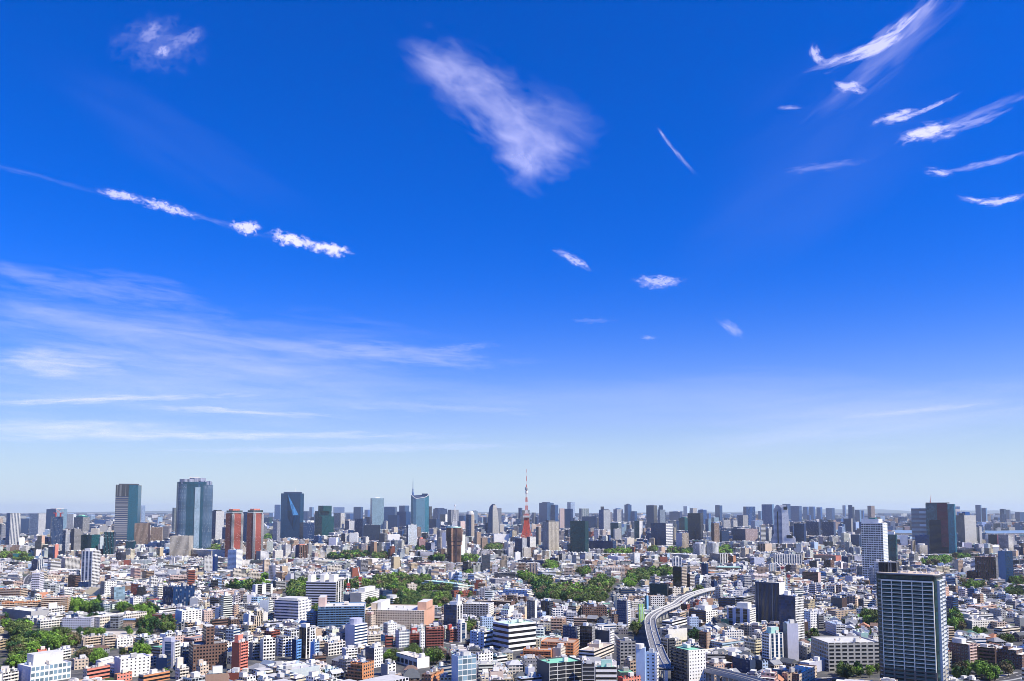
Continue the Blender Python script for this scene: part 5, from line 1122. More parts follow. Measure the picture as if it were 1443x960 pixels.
def nearest_tower():
    """the dark condominium closest to the camera: 31 floors of deep balconies in a pale grid"""
    tl = 'B7'
    g = solve(*[zpx(tl, q, 0)[0] for q in (262, 765, 822)], zpx(tl, 0, 92)[1], zpx(tl, 0, 1100)[1], ratio=1.5)
    w, d, h = g['w'], g['d'], g['h']
    root = empty('apartment_tower', (g['x'], g['y'], 0), -g['phi']); tag(root, 'nearest tall dark apartment tower with a pale grid of balconies, lower right', 'apartment tower')
    FOOT.append((g['x'], g['y'], g['phi'], w, d, h, zpx(tl, 255, 0)[0], zpx(tl, 825, 0)[0], zpx(tl, 0, 1100)[1], g['D'], 'nearest dark tower', zpx(tl, 0, 92)[1]))
    hw, hd = w / 2, d / 2; dk = dict(style('g dteal gt 1.6 3.3'), w=(.02, .03, .03), g=(.012, .05, .055)); cut = w * .075
    m = MB(); core = [(-hw + cut, -hd + 1.8), (hw - cut * .8, -hd + 1.8), (hw - 1.8, -hd + cut), (hw - 1.8, hd), (-hw, hd), (-hw, -hd + cut)]
    m.prism(core, 0, h - 4, dk, 'lgrey'); s_ = m.build('glass_wall', root)
    FL = 28; zt = h - 9; fl = zt / FL
    low = 6; nb = 5; x0, x1 = -hw + cut + 1.0, hw - cut * .8 - 1.2; bw = (x1 - x0) / nb
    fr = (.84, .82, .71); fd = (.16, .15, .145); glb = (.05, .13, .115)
    for k in range(1, FL + 1):
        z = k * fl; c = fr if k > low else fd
        m = MB(); m.tbox(x0, x1, -hd - .3, -hd + 1.79, z - .55, z, c); m.build('floor_slab', root)
        if k == FL: continue
        for b in range(nb):
            m = MB(); xa, xb = x0 + b * bw + .42, x0 + (b + 1) * bw - .42
            m.tbox(xa, xb, -hd + .12, -hd + .22, z + .003, z + 1.15, glb); m.tbox(xa, xb, -hd + .06, -hd + .14, z + 1.15, z + 1.25, (.3, .32, .32))
            if R.random() < .5: q = R.uniform(xa + .6, xb - 1); m.tbox(q, q + .8, -hd + .9, -hd + 1.5, z + .01, z + .9, R.choice(['white', 'lgrey', 'grey']))
            m.build('balcony', root)
    for b in range(nb + 1):
        xx = x0 + b * bw
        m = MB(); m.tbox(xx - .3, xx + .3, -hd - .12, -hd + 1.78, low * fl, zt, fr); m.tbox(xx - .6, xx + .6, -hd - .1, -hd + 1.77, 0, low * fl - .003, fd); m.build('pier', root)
    m = MB(); m.tbox(x0 - .38, x1 + .38, -hd - .2, -hd + .5, zt, zt + .7, fr); m.build('frame_head', root)
    # side balconies: bands right (sunlit) and on the cut corner
    for k in range(1, FL + 1):
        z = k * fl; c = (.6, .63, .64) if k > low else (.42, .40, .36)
        m = MB(); m.tbox(hw - 1.79, hw, -hd + cut + 3, hd - 1, z - .15, z + 1.1, c); m.build('side_balcony', root)
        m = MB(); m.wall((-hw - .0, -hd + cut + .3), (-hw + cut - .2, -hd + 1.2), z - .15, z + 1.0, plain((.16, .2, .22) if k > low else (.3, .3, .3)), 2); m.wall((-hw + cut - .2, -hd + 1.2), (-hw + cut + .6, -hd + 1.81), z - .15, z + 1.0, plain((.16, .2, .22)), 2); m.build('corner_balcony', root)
    for yy in (-hd + cut + 2.2, 0, hd - 1):
        m = MB(); m.tbox(hw - 1.8, hw + .2, yy, yy + .5, 0, zt + 1, (.5, .55, .6)); m.build('side_fin', root)
    m = MB(); m.prism([(-hw - .3, -hd + cut - .6), (-hw + cut - .6, -hd - .6), (hw - cut * .6, -hd - .6), (hw + .6, -hd + cut), (hw + .6, hd + .6), (-hw - .3, hd + .6)], h - 3.99, h - 3.0, plain((.1, .1, .1)), 'dgrey', mat=2)
    m.prism([(-hw + .5, -hd + cut), (-hw + cut, -hd + .6), (hw - cut, -hd + .6), (hw - .4, -hd + cut), (hw - .4, hd - .4), (-hw + .5, hd - .4)], h - 2.99, h - 2.4, plain('offw'), 'sand', mat=2)
    rf = m.build('roof', root)
    for a, b, hh in ((.02, .15, 8.5), (.17, .32, 8.5)):
        m = MB(); m.box(lerp(-hw, hw, a), lerp(-hw, hw, b), -hd + .25 * d, -hd + .6 * d, h - 2.39, h - 2.4 + hh, style('v black gd 2 20'), 'dgrey'); m.build('plant_room', rf)
    for k in range(16):
        xx = R.uniform(-hw * .25, hw * .92); yy = R.uniform(-hd + 2, hd - 3); q = R.uniform(.6, 1.6); m = MB(); m.tbox(xx - q, xx + q, yy - q * .7, yy + q * .7, h - 2.39, h - 2.4 + R.uniform(.8, 2.2), R.choice(['white', 'lgrey', 'offw', 'sand'])); m.build('air_conditioner', rf)
    m = MB(); m.tube((hw * .35, 0, h - 2.4), (hw * .35, 0, h + 4), .2, .1, 'lgrey', 5); m.build('mast', rf)

def build_specials():
    round_tower()
    red_tower(550, 683, 600, 332, 722, 'left of the twin red apartment towers', 'left red tower')
    red_tower(718, 846, 770, 330, 738, 'right of the twin red apartment towers', 'right red tower')
    faceted_tower(); wedge_tower(); far_spire(); round_top_tower(); curved_tower(); lattice_tower(); mast_building(); flared_tower(); stepped_white(); banded_tower(); nearest_tower()
    crane('B3', 287, 270, 200, 283, 118, 'left of two red and white cranes in front of the wood', t=1.6)
    crane('B3', 380, 240, 150, 362, 60, 'right of two red and white cranes in front of the wood', t=1.6)
    crane('B5', 1310, 250, 135, 1350, 118, 'red crane standing beside the big plain slate block', t=1.7)
    crane('T5', 1258, 845, 800, 1205, 745, 'red crane with a white jib below the long ribbed apartments', t=1.8)
    crane('B4', 605, 560, 475, 640, 470, 'white crane with a yellow jib right of the large white hospital', 'white', t=.8)
    for x, jx in ((430, 446), (468, 452)):
        pass

def site_cranes_on_roof():
    for x, sgn in ((432, 1), (470, -1)):
        g = [f for f in FOOT if f[10] == 'dark tower under construction'][0]
        px, py = zpx('T1', x, 380); D = g[9]; k = D / px_dir(px, py)[1]; X = px_dir(px, py)[0] * k; zt = g[5]
        r = empty('tower_crane', (X, D + 12, zt)); tag(r, 'left red crane on the unfinished dark tower' if sgn > 0 else 'right red crane on the unfinished dark tower', 'crane', 'cranes on the unfinished tower')
        m = MB(); m.tbox(-2.6, 2.6, -2, 2, -.3, 17, 'red'); m.build('mast', r)
        m = MB(); m.tube((0, 0, 15), (sgn * 24, 0, 34), 1.3, .8, 'coral', 4); m.build('jib', r)
        m = MB(); m.tbox(-sgn * 8 - 3, -sgn * 8 + 3, -2, 2, 14, 18, 'red'); m.build('counterweight', r)

def build_landmarks():
    i = 0
    for ln in LAND.strip().split('\n'):
        q = ln.split('|'); t, xl, xc, xr, yt, yb = q[0].split(); f = [zpx(t, float(v), 0)[0] for v in (xl, xc, xr)]
        py1, py2 = zpx(t, 0, float(yt))[1], zpx(t, 0, float(yb))[1]
        A, B, roof, name, label, short = q[1:7]; o = eval('{' + (q[7] if len(q) > 7 else '') + '}')
        long_ = (float(xr) - float(xl)) > 130 and (float(yb) - float(yt)) < 110
        side = (float(xr) - float(xc)) > (float(xc) - float(xl))
        ratio = (.3 if side else 3.0) if long_ else (.75 if side else 1.3)
        g = solve(*f, py1, py2, ratio)
        D = g['D']; lod = 3 if D < 1250 else 1
        A_, B_ = style(A), style(B)
        if D > 1700:                                     # balconies of far blocks: the storey pattern of their walls
            for s_ in (A_, B_): s_['mode'] = 'n'
        if D > 3000 and g['h'] > 100: o.setdefault('bare', 1)
        kw = {}
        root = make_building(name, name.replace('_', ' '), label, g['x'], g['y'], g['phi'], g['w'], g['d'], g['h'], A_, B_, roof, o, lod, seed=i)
        if o.get('glassstrip'):
            m = MB(); hw = g['w'] / 2; m.box(hw - g['w'] * .42, hw + .3, -g['d'] / 2 - .5, g['d'] / 2 - 6, 0, g['h'] - 2, dict(style('g teal gb 2.2 4'), g=(.01, .10, .16)), 'slate'); m.build('glass_strip', root)
            m = MB(); m.box(-hw - .2, hw - g['w'] * .42 - .01, -g['d'] / 2 - .4, g['d'] / 2, g['h'] * .8, g['h'] + .5, style('v dgrey gd 3 100'), 'dgrey'); m.build('upper_screen', root)
        FOOT.append((g['x'], g['y'], g['phi'], g['w'], g['d'], g['h'], f[0], f[2], py2, D, short, py1)); i += 1
build_specials(); build_landmarks(); site_cranes_on_roof()

# ------------------------------------------------------------------ ground, bay, hills, haze, roads
def ground_mat():
    m = bpy.data.materials.new('city_ground'); m.use_nodes = True; t = m.node_tree; b = t.nodes['Principled BSDF']; b.inputs['Roughness'].default_value = .9
    g = t.nodes.new('ShaderNodeNewGeometry')
    def noise(sc, det=4, ro=.6):
        n = t.nodes.new('ShaderNodeTexNoise'); n.inputs['Scale'].default_value = sc; n.inputs['Detail'].default_value = det; n.inputs['Roughness'].default_value = ro; t.links.new(g.outputs['Position'], n.inputs['Vector']); return n
    r = t.nodes.new('ShaderNodeValToRGB'); n1 = noise(.035, 6, .75); t.links.new(n1.outputs[0], r.inputs[0])
    e = r.color_ramp.elements; e[0].position = .30; e[0].color = (.025, .027, .03, 1); e[1].position = .72; e[1].color = (.22, .20, .17, 1)
    q = r.color_ramp.elements.new(.5); q.color = (.085, .087, .09, 1)
    r2 = t.nodes.new('ShaderNodeValToRGB'); n2 = noise(.011, 5, .7); t.links.new(n2.outputs[0], r2.inputs[0]); r2.color_ramp.elements[0].position = .56; r2.color_ramp.elements[0].color = (0, 0, 0, 1); r2.color_ramp.elements[1].position = .6; r2.color_ramp.elements[1].color = (1, 1, 1, 1)
    mx = t.nodes.new('ShaderNodeMix'); mx.data_type = 'RGBA'; t.links.new(r2.outputs[0], mx.inputs['Factor']); t.links.new(r.outputs[0], mx.inputs['A']); mx.inputs['B'].default_value = (.045, .075, .022, 1)
    t.links.new(mx.outputs['Result'], b.inputs['Base Color']); return m
def sheet(name, pts, mat, z, kind='structure', parent=None):
    me = bpy.data.meshes.new(name); me.from_pydata([(x, y, z) for x, y in pts], [], [tuple(range(len(pts)))]); me.materials.append(mat)
    o = bpy.data.objects.new(name, me); COL.objects.link(o)
    if kind: o['kind'] = kind
    if parent: o.parent = parent
    return o
sheet('ground', [(-30000, -1500), (30000, -1500), (30000, 42000), (-30000, 42000)], ground_mat(), 0)
M_ASPH = simple_mat('asphalt', (.10, .10, .105), .85, nscale=.3, namt=.25)
M_ROADC = simple_mat('concrete_road', (.33, .32, .31), .85, nscale=.2, namt=.2)
M_CONC = simple_mat('concrete', (.46, .45, .44), .8, nscale=.3, namt=.2)
M_PAINT = simple_mat('road_paint', (.75, .75, .72), .6, nscale=1, namt=.15)
M_GRASS = simple_mat('mown_grass', (.10, .26, .06), .9, nscale=.1, namt=.3)
M_SAND = simple_mat('pale_yard', (.55, .50, .42), .9, nscale=.08, namt=.3)
M_WATER = simple_mat('bay_water_surface', (.22, .34, .46), .3, nscale=.01, namt=.3, spec=.6)
# Tokyo Bay: a strip of water seen past the right-hand towers
def gx(px, D): return (px - 721.5) / F * D * 1.0
WATER = [(1238, 752), (1262, 751), (1300, 751.5), (1345, 750), (1400, 752), (1470, 751), (1475, 746.5), (1400, 748), (1330, 746), (1290, 747.2), (1240, 746.5)]
WPTS = [ground_pt(*p) for p in WATER]
sheet('bay_water', WPTS, M_WATER, .35)
def in_poly(x, y, P):
    c = np.zeros(len(x), bool) if hasattr(x, '__len__') else False
    n = len(P)
    for i in range(n):
        (x1, y1), (x2, y2) = P[i], P[(i + 1) % n]
        k = ((y1 > y) != (y2 > y)) & (x < (x2 - x1) * (y - y1) / ((y2 - y1) or 1e-9) + x1)
        c = c ^ k
    return c
# far shore and hills low on the horizon
def hills():
    m = MB(); st = plain((.10, .13, .10)); n = 90
    for (y0, dy, hb, x0, x1, sd) in ((36000, 2500, 130, -24000, 24000, 1), (39500, 2000, 230, 4000, 27000, 5)):
        rr = random.Random(sd); ph = [rr.uniform(0, 6) for _ in range(5)]
        P = []
        for i in range(n + 1):
            t = i / n; x = lerp(x0, x1, t); e = min(1, 6 * t, 6 * (1 - t))
            P.append((x, y0, hb * e * (.55 + .25 * sin(7 * t + ph[0]) + .15 * sin(19 * t + ph[1]) + .08 * sin(47 * t + ph[2]))))
        for a, b in zip(P, P[1:]):
            m.face([(a[0], a[1] - dy, 0), (b[0], b[1] - dy, 0), b, a], st, 1); m.face([(a[0], a[1] + dy, 0), a, b, (b[0], b[1] + dy, 0)], st, 1)
    o = m.build('hills'); o['kind'] = 'structure'
hills()
def haze_box():
    me = bpy.data.meshes.new('haze'); X, Y0, Y1, Z0, Z1 = 30500, -2000, 42500, -1, HAZE_TOP
    v = [(x, y, z) for x in (-X, X) for y in (Y0, Y1) for z in (Z0, Z1)]
    me.from_pydata(v, [], [(0, 1, 3, 2), (4, 6, 7, 5), (0, 4, 5, 1), (2, 3, 7, 6), (0, 2, 6, 4), (1, 5, 7, 3)])
    m = bpy.data.materials.new('haze_air'); m.use_nodes = True; t = m.node_tree; t.nodes.clear()
    p = t.nodes.new('ShaderNodeVolumePrincipled'); p.inputs['Color'].default_value = HAZE_COL; p.inputs['Density'].default_value = HAZE_DENS; p.inputs['Anisotropy'].default_value = .15
    o_ = t.nodes.new('ShaderNodeOutputMaterial'); t.links.new(p.outputs[0], o_.inputs['Volume']); me.materials.append(m)
    o = bpy.data.objects.new('haze', me); COL.objects.link(o); o['kind'] = 'stuff'
haze_box()

# the elevated expressway: a double carriageway on piers, bending away to the right
def ribbon(name, line, w, z, kind='structure', mark=True, parent_label=None, wallc='white', pier=True):
    L_, R_ = [], []
    n = len(line)
    for i in range(n):
        a, b = line[max(0, i - 1)], line[min(n - 1, i + 1)]; dx, dy = b[0] - a[0], b[1] - a[1]; l = hypot(dx, dy) or 1
        nx, ny = -dy / l, dx / l; L_.append((line[i][0] + nx * w / 2, line[i][1] + ny * w / 2)); R_.append((line[i][0] - nx * w / 2, line[i][1] - ny * w / 2))
    def strip(A, B, z0, mb, st, mat, up=True):
        for i in range(len(A) - 1): mb.face([(*A[i], z0), (*B[i], z0), (*B[i + 1], z0), (*A[i + 1], z0)], st, mat)
    m = MB(); st = plain('lgrey'); strip(R_, L_, z, m, plain((.34, .335, .33)), 1)
    for S, sg in ((L_, 1), (R_, -1)):
        for i in range(n - 1): m.face([(*S[i], z - 1.8), (*S[i + 1], z - 1.8), (*S[i + 1], z), (*S[i], z)], plain('grey'), 1)
    strip(L_, R_, z - 1.8, m, st, 1); root = m.build(name); root['kind'] = kind
    def off(t): return [(lerp(r[0], l[0], t), lerp(r[1], l[1], t)) for r, l in zip(R_, L_)]
    for t0, t1, hh in ((-.015, .008, 1.6), (.992, 1.015, 1.6), (.492, .508, 1.0)):
        b = MB(); A, B = off(t0), off(t1); strip(A, B, z + hh, b, plain(wallc), 2)
        for S in (A, B):
            for i in range(n - 1): b.face([(*S[i], z - .9 if hh > 1 else z + .01), (*S[i + 1], z - .9 if hh > 1 else z + .01), (*S[i + 1], z + hh), (*S[i], z + hh)], plain(wallc), 2)
        b.build('barrier', root)
    if mark:
        k = MB()
        for t in (.04, .25, .46, .54, .75, .96):
            A, B = off(t - .006), off(t + .006)
            for i in range(n - 1):
                if t in (.25, .75) and i % 2: continue
                k.face([(*A[i], z + .008), (*B[i], z + .008), (*B[i + 1], z + .008), (*A[i + 1], z + .008)], plain('white'), 2)
        k.build('lane_marking', root)
        k = MB()
        for t0, t1 in ((.05, .45), (.55, .95)):
            A, B = off(t0), off(t1); strip(A, B, z + .004, k, plain((.20, .20, .205)), 1)
        k.build('carriageway', root)
    if pier:
        for i in range(0, n, 2):
            b = MB(); x, y = line[i]; b.tbox(x - 1.4, x + 1.4, y - 1.4, y + 1.4, 0, z - 1.81, 'lgrey'); b.build('pier', root)
    return root
def smooth(P, k=6):
    out = []
    for i in range(len(P) - 1):
        p0, p1, p2, p3 = P[max(0, i - 1)], P[i], P[i + 1], P[min(len(P) - 1, i + 2)]
        for q in range(k):
            t = q / k; out.append(tuple(.5 * (2 * p1[c] + (p2[c] - p0[c]) * t + (2 * p0[c] - 5 * p1[c] + 4 * p2[c] - p3[c]) * t * t + (3 * p1[c] - p0[c] - 3 * p2[c] + p3[c]) * t ** 3) for c in (0, 1)))
    out.append(P[-1]); return out
def zgp(t, x, y, z): return ground_pt(*zpx(t, x, y), z)
EXZ = 14.0
EXL = smooth([zgp('B5', *p, EXZ) for p in ((330, 860), (290, 785), (262, 715), (238, 640), (218, 570), (205, 500), (212, 455), (262, 412), (335, 378), (410, 345), (462, 305), (520, 275), (600, 248), (650, 234), (720, 222), (800, 214))])
ex1 = ribbon('elevated_expressway', EXL, 14, EXZ, wallc='lgrey')
EXL2 = smooth([zgp('B5', *p, EXZ) for p in ((600, 845), (700, 872), (840, 905), (960, 935), (1080, 970), (1200, 1010))])
ex2 = ribbon('elevated_expressway', EXL2, 13, EXZ, wallc='grey')
def near_line(x, y, line, r):
    c = np.zeros(len(x), bool)
    for (ax, ay), (bx, by) in zip(line, line[1:]):
        dx, dy = bx - ax, by - ay; t = np.clip(((x - ax) * dx + (y - ay) * dy) / (dx * dx + dy * dy), 0, 1)
        c |= np.hypot(x - ax - t * dx, y - ay - t * dy) < r
    return c
# ground-level streets
STREETS = []
def street(tile, pts, w=11):
    P = smooth([zgp(tile, *p, 0) for p in pts], 4); STREETS.append((P, w))
    L_, R_ = [], []
    for i in range(len(P)):
        a, b = P[max(0, i - 1)], P[min(len(P) - 1, i + 1)]; dx, dy = b[0] - a[0], b[1] - a[1]; l = hypot(dx, dy); L_.append((P[i][0] - dy / l * w / 2, P[i][1] + dx / l * w / 2)); R_.append((P[i][0] + dy / l * w / 2, P[i][1] - dx / l * w / 2))
    m = MB(); k = MB(); q = MB()
    for i in range(len(P) - 1):
        m.face([(*R_[i], .012), (*L_[i], .012), (*L_[i + 1], .012), (*R_[i + 1], .012)], plain((.07, .07, .075)), 1)
        c = lambda a, b, t: (lerp(a[0], b[0], t), lerp(a[1], b[1], t))
        if i % 2 == 0: k.face([(*c(R_[i], L_[i], .485), .018), (*c(R_[i], L_[i], .515), .018), (*c(R_[i + 1], L_[i + 1], .515), .018), (*c(R_[i + 1], L_[i + 1], .485), .018)], plain('white'), 2)
        for t0, t1 in ((-.22, -.005), (1.005, 1.22)):
            A, B, C_, D_ = c(R_[i], L_[i], t0), c(R_[i], L_[i], t1), c(R_[i + 1], L_[i + 1], t1), c(R_[i + 1], L_[i + 1], t0)
            q.face([(*A, .14), (*B, .14), (*C_, .14), (*D_, .14)], plain('grey'), 1); q.face([(*A, .0), (*D_, .0), (*D_, .14), (*A, .14)], plain('grey'), 1); q.face([(*B, .0), (*B, .14), (*C_, .14), (*C_, .0)], plain('grey'), 1)
    r = m.build('street'); r['kind'] = 'structure'; k.build('lane_marking', r); q.build('pavement', r)
street('B1', ((190, 240), (215, 180), (235, 130), (300, 80)), 12)
street('B2', ((560, 960), (660, 900), (780, 850), (900, 820), (1060, 850), (1180, 880)), 10)
street('B3', ((690, 700), (770, 730), (860, 720), (960, 660), (1040, 640), (1140, 660)), 14)
street('B4', ((860, 500), (1000, 520), (1130, 600), (1180, 700), (1200, 900)), 12)
street('B6', ((330, 960), (420, 945), (560, 965), (700, 990)), 13)
street('B7', ((860, 920), (960, 930), (1100, 950), (1250, 940), (1420, 900)), 12)
street('B1', ((380, 700), (470, 690), (580, 690), (640, 715)), 8)
# sports field and yards
field = sheet('playing_field', [zgp('B6', *p, 0) for p in ((528, 455), (600, 432), (680, 418), (720, 440), (700, 462), (600, 470))], M_GRASS, .02)
sheet('museum_lawn', [zgp('B1', *p, 0) for p in ((240, 560), (600, 560), (1100, 565), (1150, 600), (560, 620), (250, 600))], M_SAND, .02)
YARDS = [[zgp('B6', *p, 0) for p in ((520, 470), (528, 445), (600, 425), (690, 410), (730, 440), (700, 475), (600, 482))]]

# ------------------------------------------------------------------ the rest of the city: plots laid out in districts, each with a street grid of its own
W_ROWS = []
rng = np.random.default_rng(11)
def districts(D0, D1, lot, dist, seed):
    g = np.random.default_rng(seed); out = []
    X = .80 * D1; nx, ny = int(2 * X / dist) + 2, int((D1 - D0) / dist) + 3
    sx = (np.arange(nx)[None, :] + g.uniform(-.4, .4, (ny, nx))) * dist - X - dist; sy = (np.arange(ny)[:, None] + g.uniform(-.4, .4, (ny, nx))) * dist + D0 - dist
    S = np.stack([sx.ravel(), sy.ravel()], 1); ang = g.uniform(-pi / 4, pi / 4, len(S)) + .35
    half = int(dist * 1.1 / lot)
    ii, jj = np.meshgrid(np.arange(-half, half + 1), np.arange(-half, half + 1)); ii = ii.ravel(); jj = jj.ravel()
    for k in range(len(S)):
        if abs(S[k, 0]) > .74 * S[k, 1] + dist + 60: continue
        u = ii * lot + (ii // 5) * lot * .33 + g.uniform(-.08, .08, len(ii)) * lot; v = jj * lot * .95 + (jj // 2) * lot * .42 + g.uniform(-.08, .08, len(ii)) * lot
        c, s = cos(ang[k]), sin(ang[k]); x = S[k, 0] + u * c - v * s; y = S[k, 1] + u * s + v * c
        d = (x[:, None] - S[None, :, 0][:, :]) ** 2 + (y[:, None] - S[None, :, 1]) ** 2 if len(S) < 1500 else None
        if d is not None: near = d.argmin(1) == k
        else: near = (np.abs(u) < dist * .55) & (np.abs(v) < dist * .55)
        ok = near & (y > D0) & (y < D1) & (np.abs(x) < .73 * y + lot + 40)
        n = ok.sum()
        if n: out.append(np.stack([x[ok], y[ok], np.full(n, ang[k]), np.full(n, lot), np.full(n, k + seed * 10000)], 1))
    return np.concatenate(out)
RINGS = [(520, 1150, 16.0, 190, 1), (1150, 1800, 16.0, 260, 2), (1800, 2900, 21, 380, 3), (2900, 4600, 30, 600, 4), (4600, 8200, 50, 1100, 5), (8200, 15000, 105, 2400, 6), (15000, 33000, 260, 6000, 7)]
PL = np.concatenate([districts(*r) for r in RINGS])
x, y, ang, lot, dk = PL.T
n = len(x)
def vnoise(x, y, s, seed):
    g = np.random.default_rng(seed); T = g.random((64, 64)); u, v = x / s + 1000, y / s + 1000; i, j = np.floor(u).astype(int), np.floor(v).astype(int); fu, fv = u - i, v - j; fu = fu * fu * (3 - 2 * fu); fv = fv * fv * (3 - 2 * fv)
    a, b, c, d = T[i % 64, j % 64], T[(i + 1) % 64, j % 64], T[i % 64, (j + 1) % 64], T[(i + 1) % 64, (j + 1) % 64]
    return (a * (1 - fu) + b * fu) * (1 - fv) + (c * (1 - fu) + d * fu) * fv
def prj(x, y, z=0.0):
    z = z - CAMZ; f = y * cos(TH) + z * sin(TH); u = -y * sin(TH) + z * cos(TH); return 721.5 + F * x / f, YC - F * u / f, f
px, py, _ = prj(x, y)
# tree areas: ellipses on the photograph's ground, (x, y, half width, half height, kind, name)
WOODS = [
 (472, 862, 60, 9, 0, 'the large wood'), (545, 852, 50, 13, 0, 'the large wood'), (598, 845, 42, 12, 0, 'the large wood'), (575, 832, 45, 8, 0, 'the large wood'), (612, 838, 26, 11, 0, 'the large wood'), (440, 828, 38, 12, 0, 'the large wood'), (420, 836, 18, 9, 0, 'the large wood'), (506, 826, 40, 6, 0, 'the large wood'), (565, 818, 45, 6, 0, 'the large wood'), (585, 850, 22, 8, 0, 'the large wood'),
 (640, 830, 22, 7, 0, 'the large wood'), (520, 870, 30, 5, 0, 'the large wood'), (655, 838, 14, 6, 0, 'the large wood'),
 (765, 832, 15, 13, 1, 'the dark grove'), (790, 838, 24, 8, 0, 'the central park'), (828, 840, 30, 12, 0, 'the central park'), (845, 830, 16, 8, 0, 'the central park'), (805, 830, 20, 5, 0, 'the central park'), (740, 813, 9, 5, 2, 'the central park'), (760, 820, 20, 5, 0, 'the dark grove'), (848, 822, 20, 6, 0, 'the central park'), (822, 806, 10, 5, 0, 'the central park'),
 (360, 826, 22, 5, 1, 'the left hedge of trees'), (340, 828, 22, 4, 1, 'the left hedge of trees'), (372, 814, 6, 5, 2, 'the left hedge of trees'),
 (115, 859, 18, 6, 2, 'the museum grounds'), (137, 858, 10, 7, 1, 'the museum grounds'), (190, 860, 24, 7, 2, 'the museum grounds'), (212, 866, 10, 7, 2, 'the museum grounds'), (240, 882, 12, 12, 0, 'the museum grounds'),
 (10, 876, 12, 9, 2, 'the museum grounds'), (30, 882, 14, 8, 1, 'the museum grounds'), (28, 893, 16, 7, 0, 'the museum grounds'), (130, 884, 10, 7, 1, 'the museum grounds'), (118, 890, 14, 8, 1, 'the museum grounds'), (135, 893, 12, 4, 2, 'the museum grounds'), (155, 888, 8, 5, 1, 'the museum grounds'), (178, 892, 10, 4, 1, 'the museum grounds'), (205, 886, 16, 12, 1, 'the museum grounds'),
 (60, 906, 30, 7, 0, 'the lower left gardens'), (95, 906, 20, 7, 2, 'the lower left gardens'), (72, 913, 14, 6, 2, 'the lower left gardens'), (30, 918, 18, 7, 0, 'the lower left gardens'), (22, 934, 18, 9, 0, 'the lower left gardens'), (45, 928, 14, 6, 2, 'the lower left gardens'), (120, 925, 12, 6, 0, 'the lower left gardens'), (132, 930, 14, 7, 2, 'the lower left gardens'), (195, 925, 12, 7, 2, 'the lower left gardens'), (175, 923, 8, 5, 2, 'the lower left gardens'), (78, 932, 6, 9, 1, 'the lower left gardens'), (230, 950, 9, 6, 0, 'the lower left gardens'), (245, 955, 10, 6, 0, 'the lower left gardens'),
 (582, 923, 13, 9, 0, 'the trees by the brick red blocks'), (550, 927, 8, 8, 0, 'the trees by the brick red blocks'), (608, 930, 14, 8, 0, 'the trees by the brick red blocks'), (625, 908, 17, 3, 2, 'the trees by the brick red blocks'), (662, 884, 6, 9, 0, 'the tall grey glass building'),
 (902, 888, 12, 8, 0, 'the expressway bend'), (978, 898, 8, 7, 2, 'the expressway bend'),
 (1226, 872, 12, 9, 0, 'the playing field'), (1188, 950, 12, 8, 0, 'the long grey windowed block'), (1208, 946, 11, 12, 1, 'the long grey windowed block'), (1232, 946, 12, 10, 0, 'the long grey windowed block'), (1145, 895, 14, 6, 0, 'the white-roofed shed'),
 (1348, 882, 12, 10, 1, 'the right-hand gardens'), (1342, 872, 8, 7, 2, 'the right-hand gardens'), (1381, 886, 9, 9, 1, 'the right-hand gardens'), (1413, 874, 4, 8, 1, 'the right-hand gardens'), (1355, 945, 16, 12, 1, 'the lower right gardens'), (1388, 946, 15, 9, 0, 'the lower right gardens'), (1402, 955, 10, 6, 2, 'the lower right gardens'), (1418, 948, 9, 7, 1, 'the lower right gardens'), (1418, 905, 10, 5, 0, 'the right-hand gardens'), (1370, 825, 16, 5, 0, 'the two-tone tower'), (1432, 820, 14, 4, 0, 'the two-tone tower'), (1430, 836, 14, 4, 0, 'the right-hand gardens'),
 (1325, 790, 16, 5, 2, 'the purple-banded tower'), (1355, 784, 16, 4, 2, 'the purple-banded tower'), (1312, 794, 14, 3, 0, 'the purple-banded tower'),
 (1022, 776, 10, 6, 2, 'the white rounded twins'), (950, 777, 12, 4, 1, 'the white rounded twins'), (968, 778, 12, 3, 1, 'the white rounded twins'), (920, 775, 6, 4, 0, 'the white rounded twins'),
 (15, 784, 24, 4, 0, 'the far left school'), (35, 788, 12, 4, 0, 'the far left school'), (300, 774, 12, 3, 0, 'the great round tower'), (500, 782, 22, 4, 1, 'the skyline left of centre'), (480, 786, 20, 3, 1, 'the skyline left of centre'), (535, 785, 12, 3, 0, 'the skyline left of centre'), (592, 773, 8, 4, 1, 'the ribbed slim tower'), (615, 789, 12, 3, 0, 'the flared brown tower'), (660, 790, 14, 4, 0, 'the flared brown tower'), (695, 772, 14, 4, 0, 'the flared brown tower'),
 (775, 797, 12, 6, 2, 'the long dark low building'), (870, 778, 22, 3, 2, 'the long dark glass building'), (900, 812, 16, 8, 0, 'the dark tower by the expressway'), (925, 808, 14, 5, 0, 'the dark tower by the expressway'), (888, 822, 8, 8, 2, 'the dark tower by the expressway'), (940, 806, 12, 6, 0, 'the dark tower by the expressway'), (985, 838, 8, 5, 0, 'the far end of the expressway'), (378, 757, 6, 4, 2, 'the twin red towers'), (660, 805, 6, 5, 2, 'the terraced apartments'),
]
def in_woods(px, py, grow=1.0):
    c = np.zeros(len(px), bool)
    for (wx, wy, rx, ry, *_q) in WOODS: c |= ((px - wx) / (rx * grow)) ** 2 + ((py - (wy + ry * .35)) / (ry * grow)) ** 2 < 1
    return c
ok = np.ones(n, bool)
for f in FOOT:
    fx, fy, ph, w, d = f[:5]
    c, s = cos(ph), sin(ph)
    if len(f) > 9 and isinstance(f[10], str) and w == f[4] and False: pass
    lx = (x - fx) * c - (y - fy) * s; ly = (x - fx) * s + (y - fy) * c
    ok &= ~((np.abs(lx) < w / 2 + lot * .55) & (np.abs(ly) < d / 2 + lot * .55))
ok &= ~in_woods(px, py)
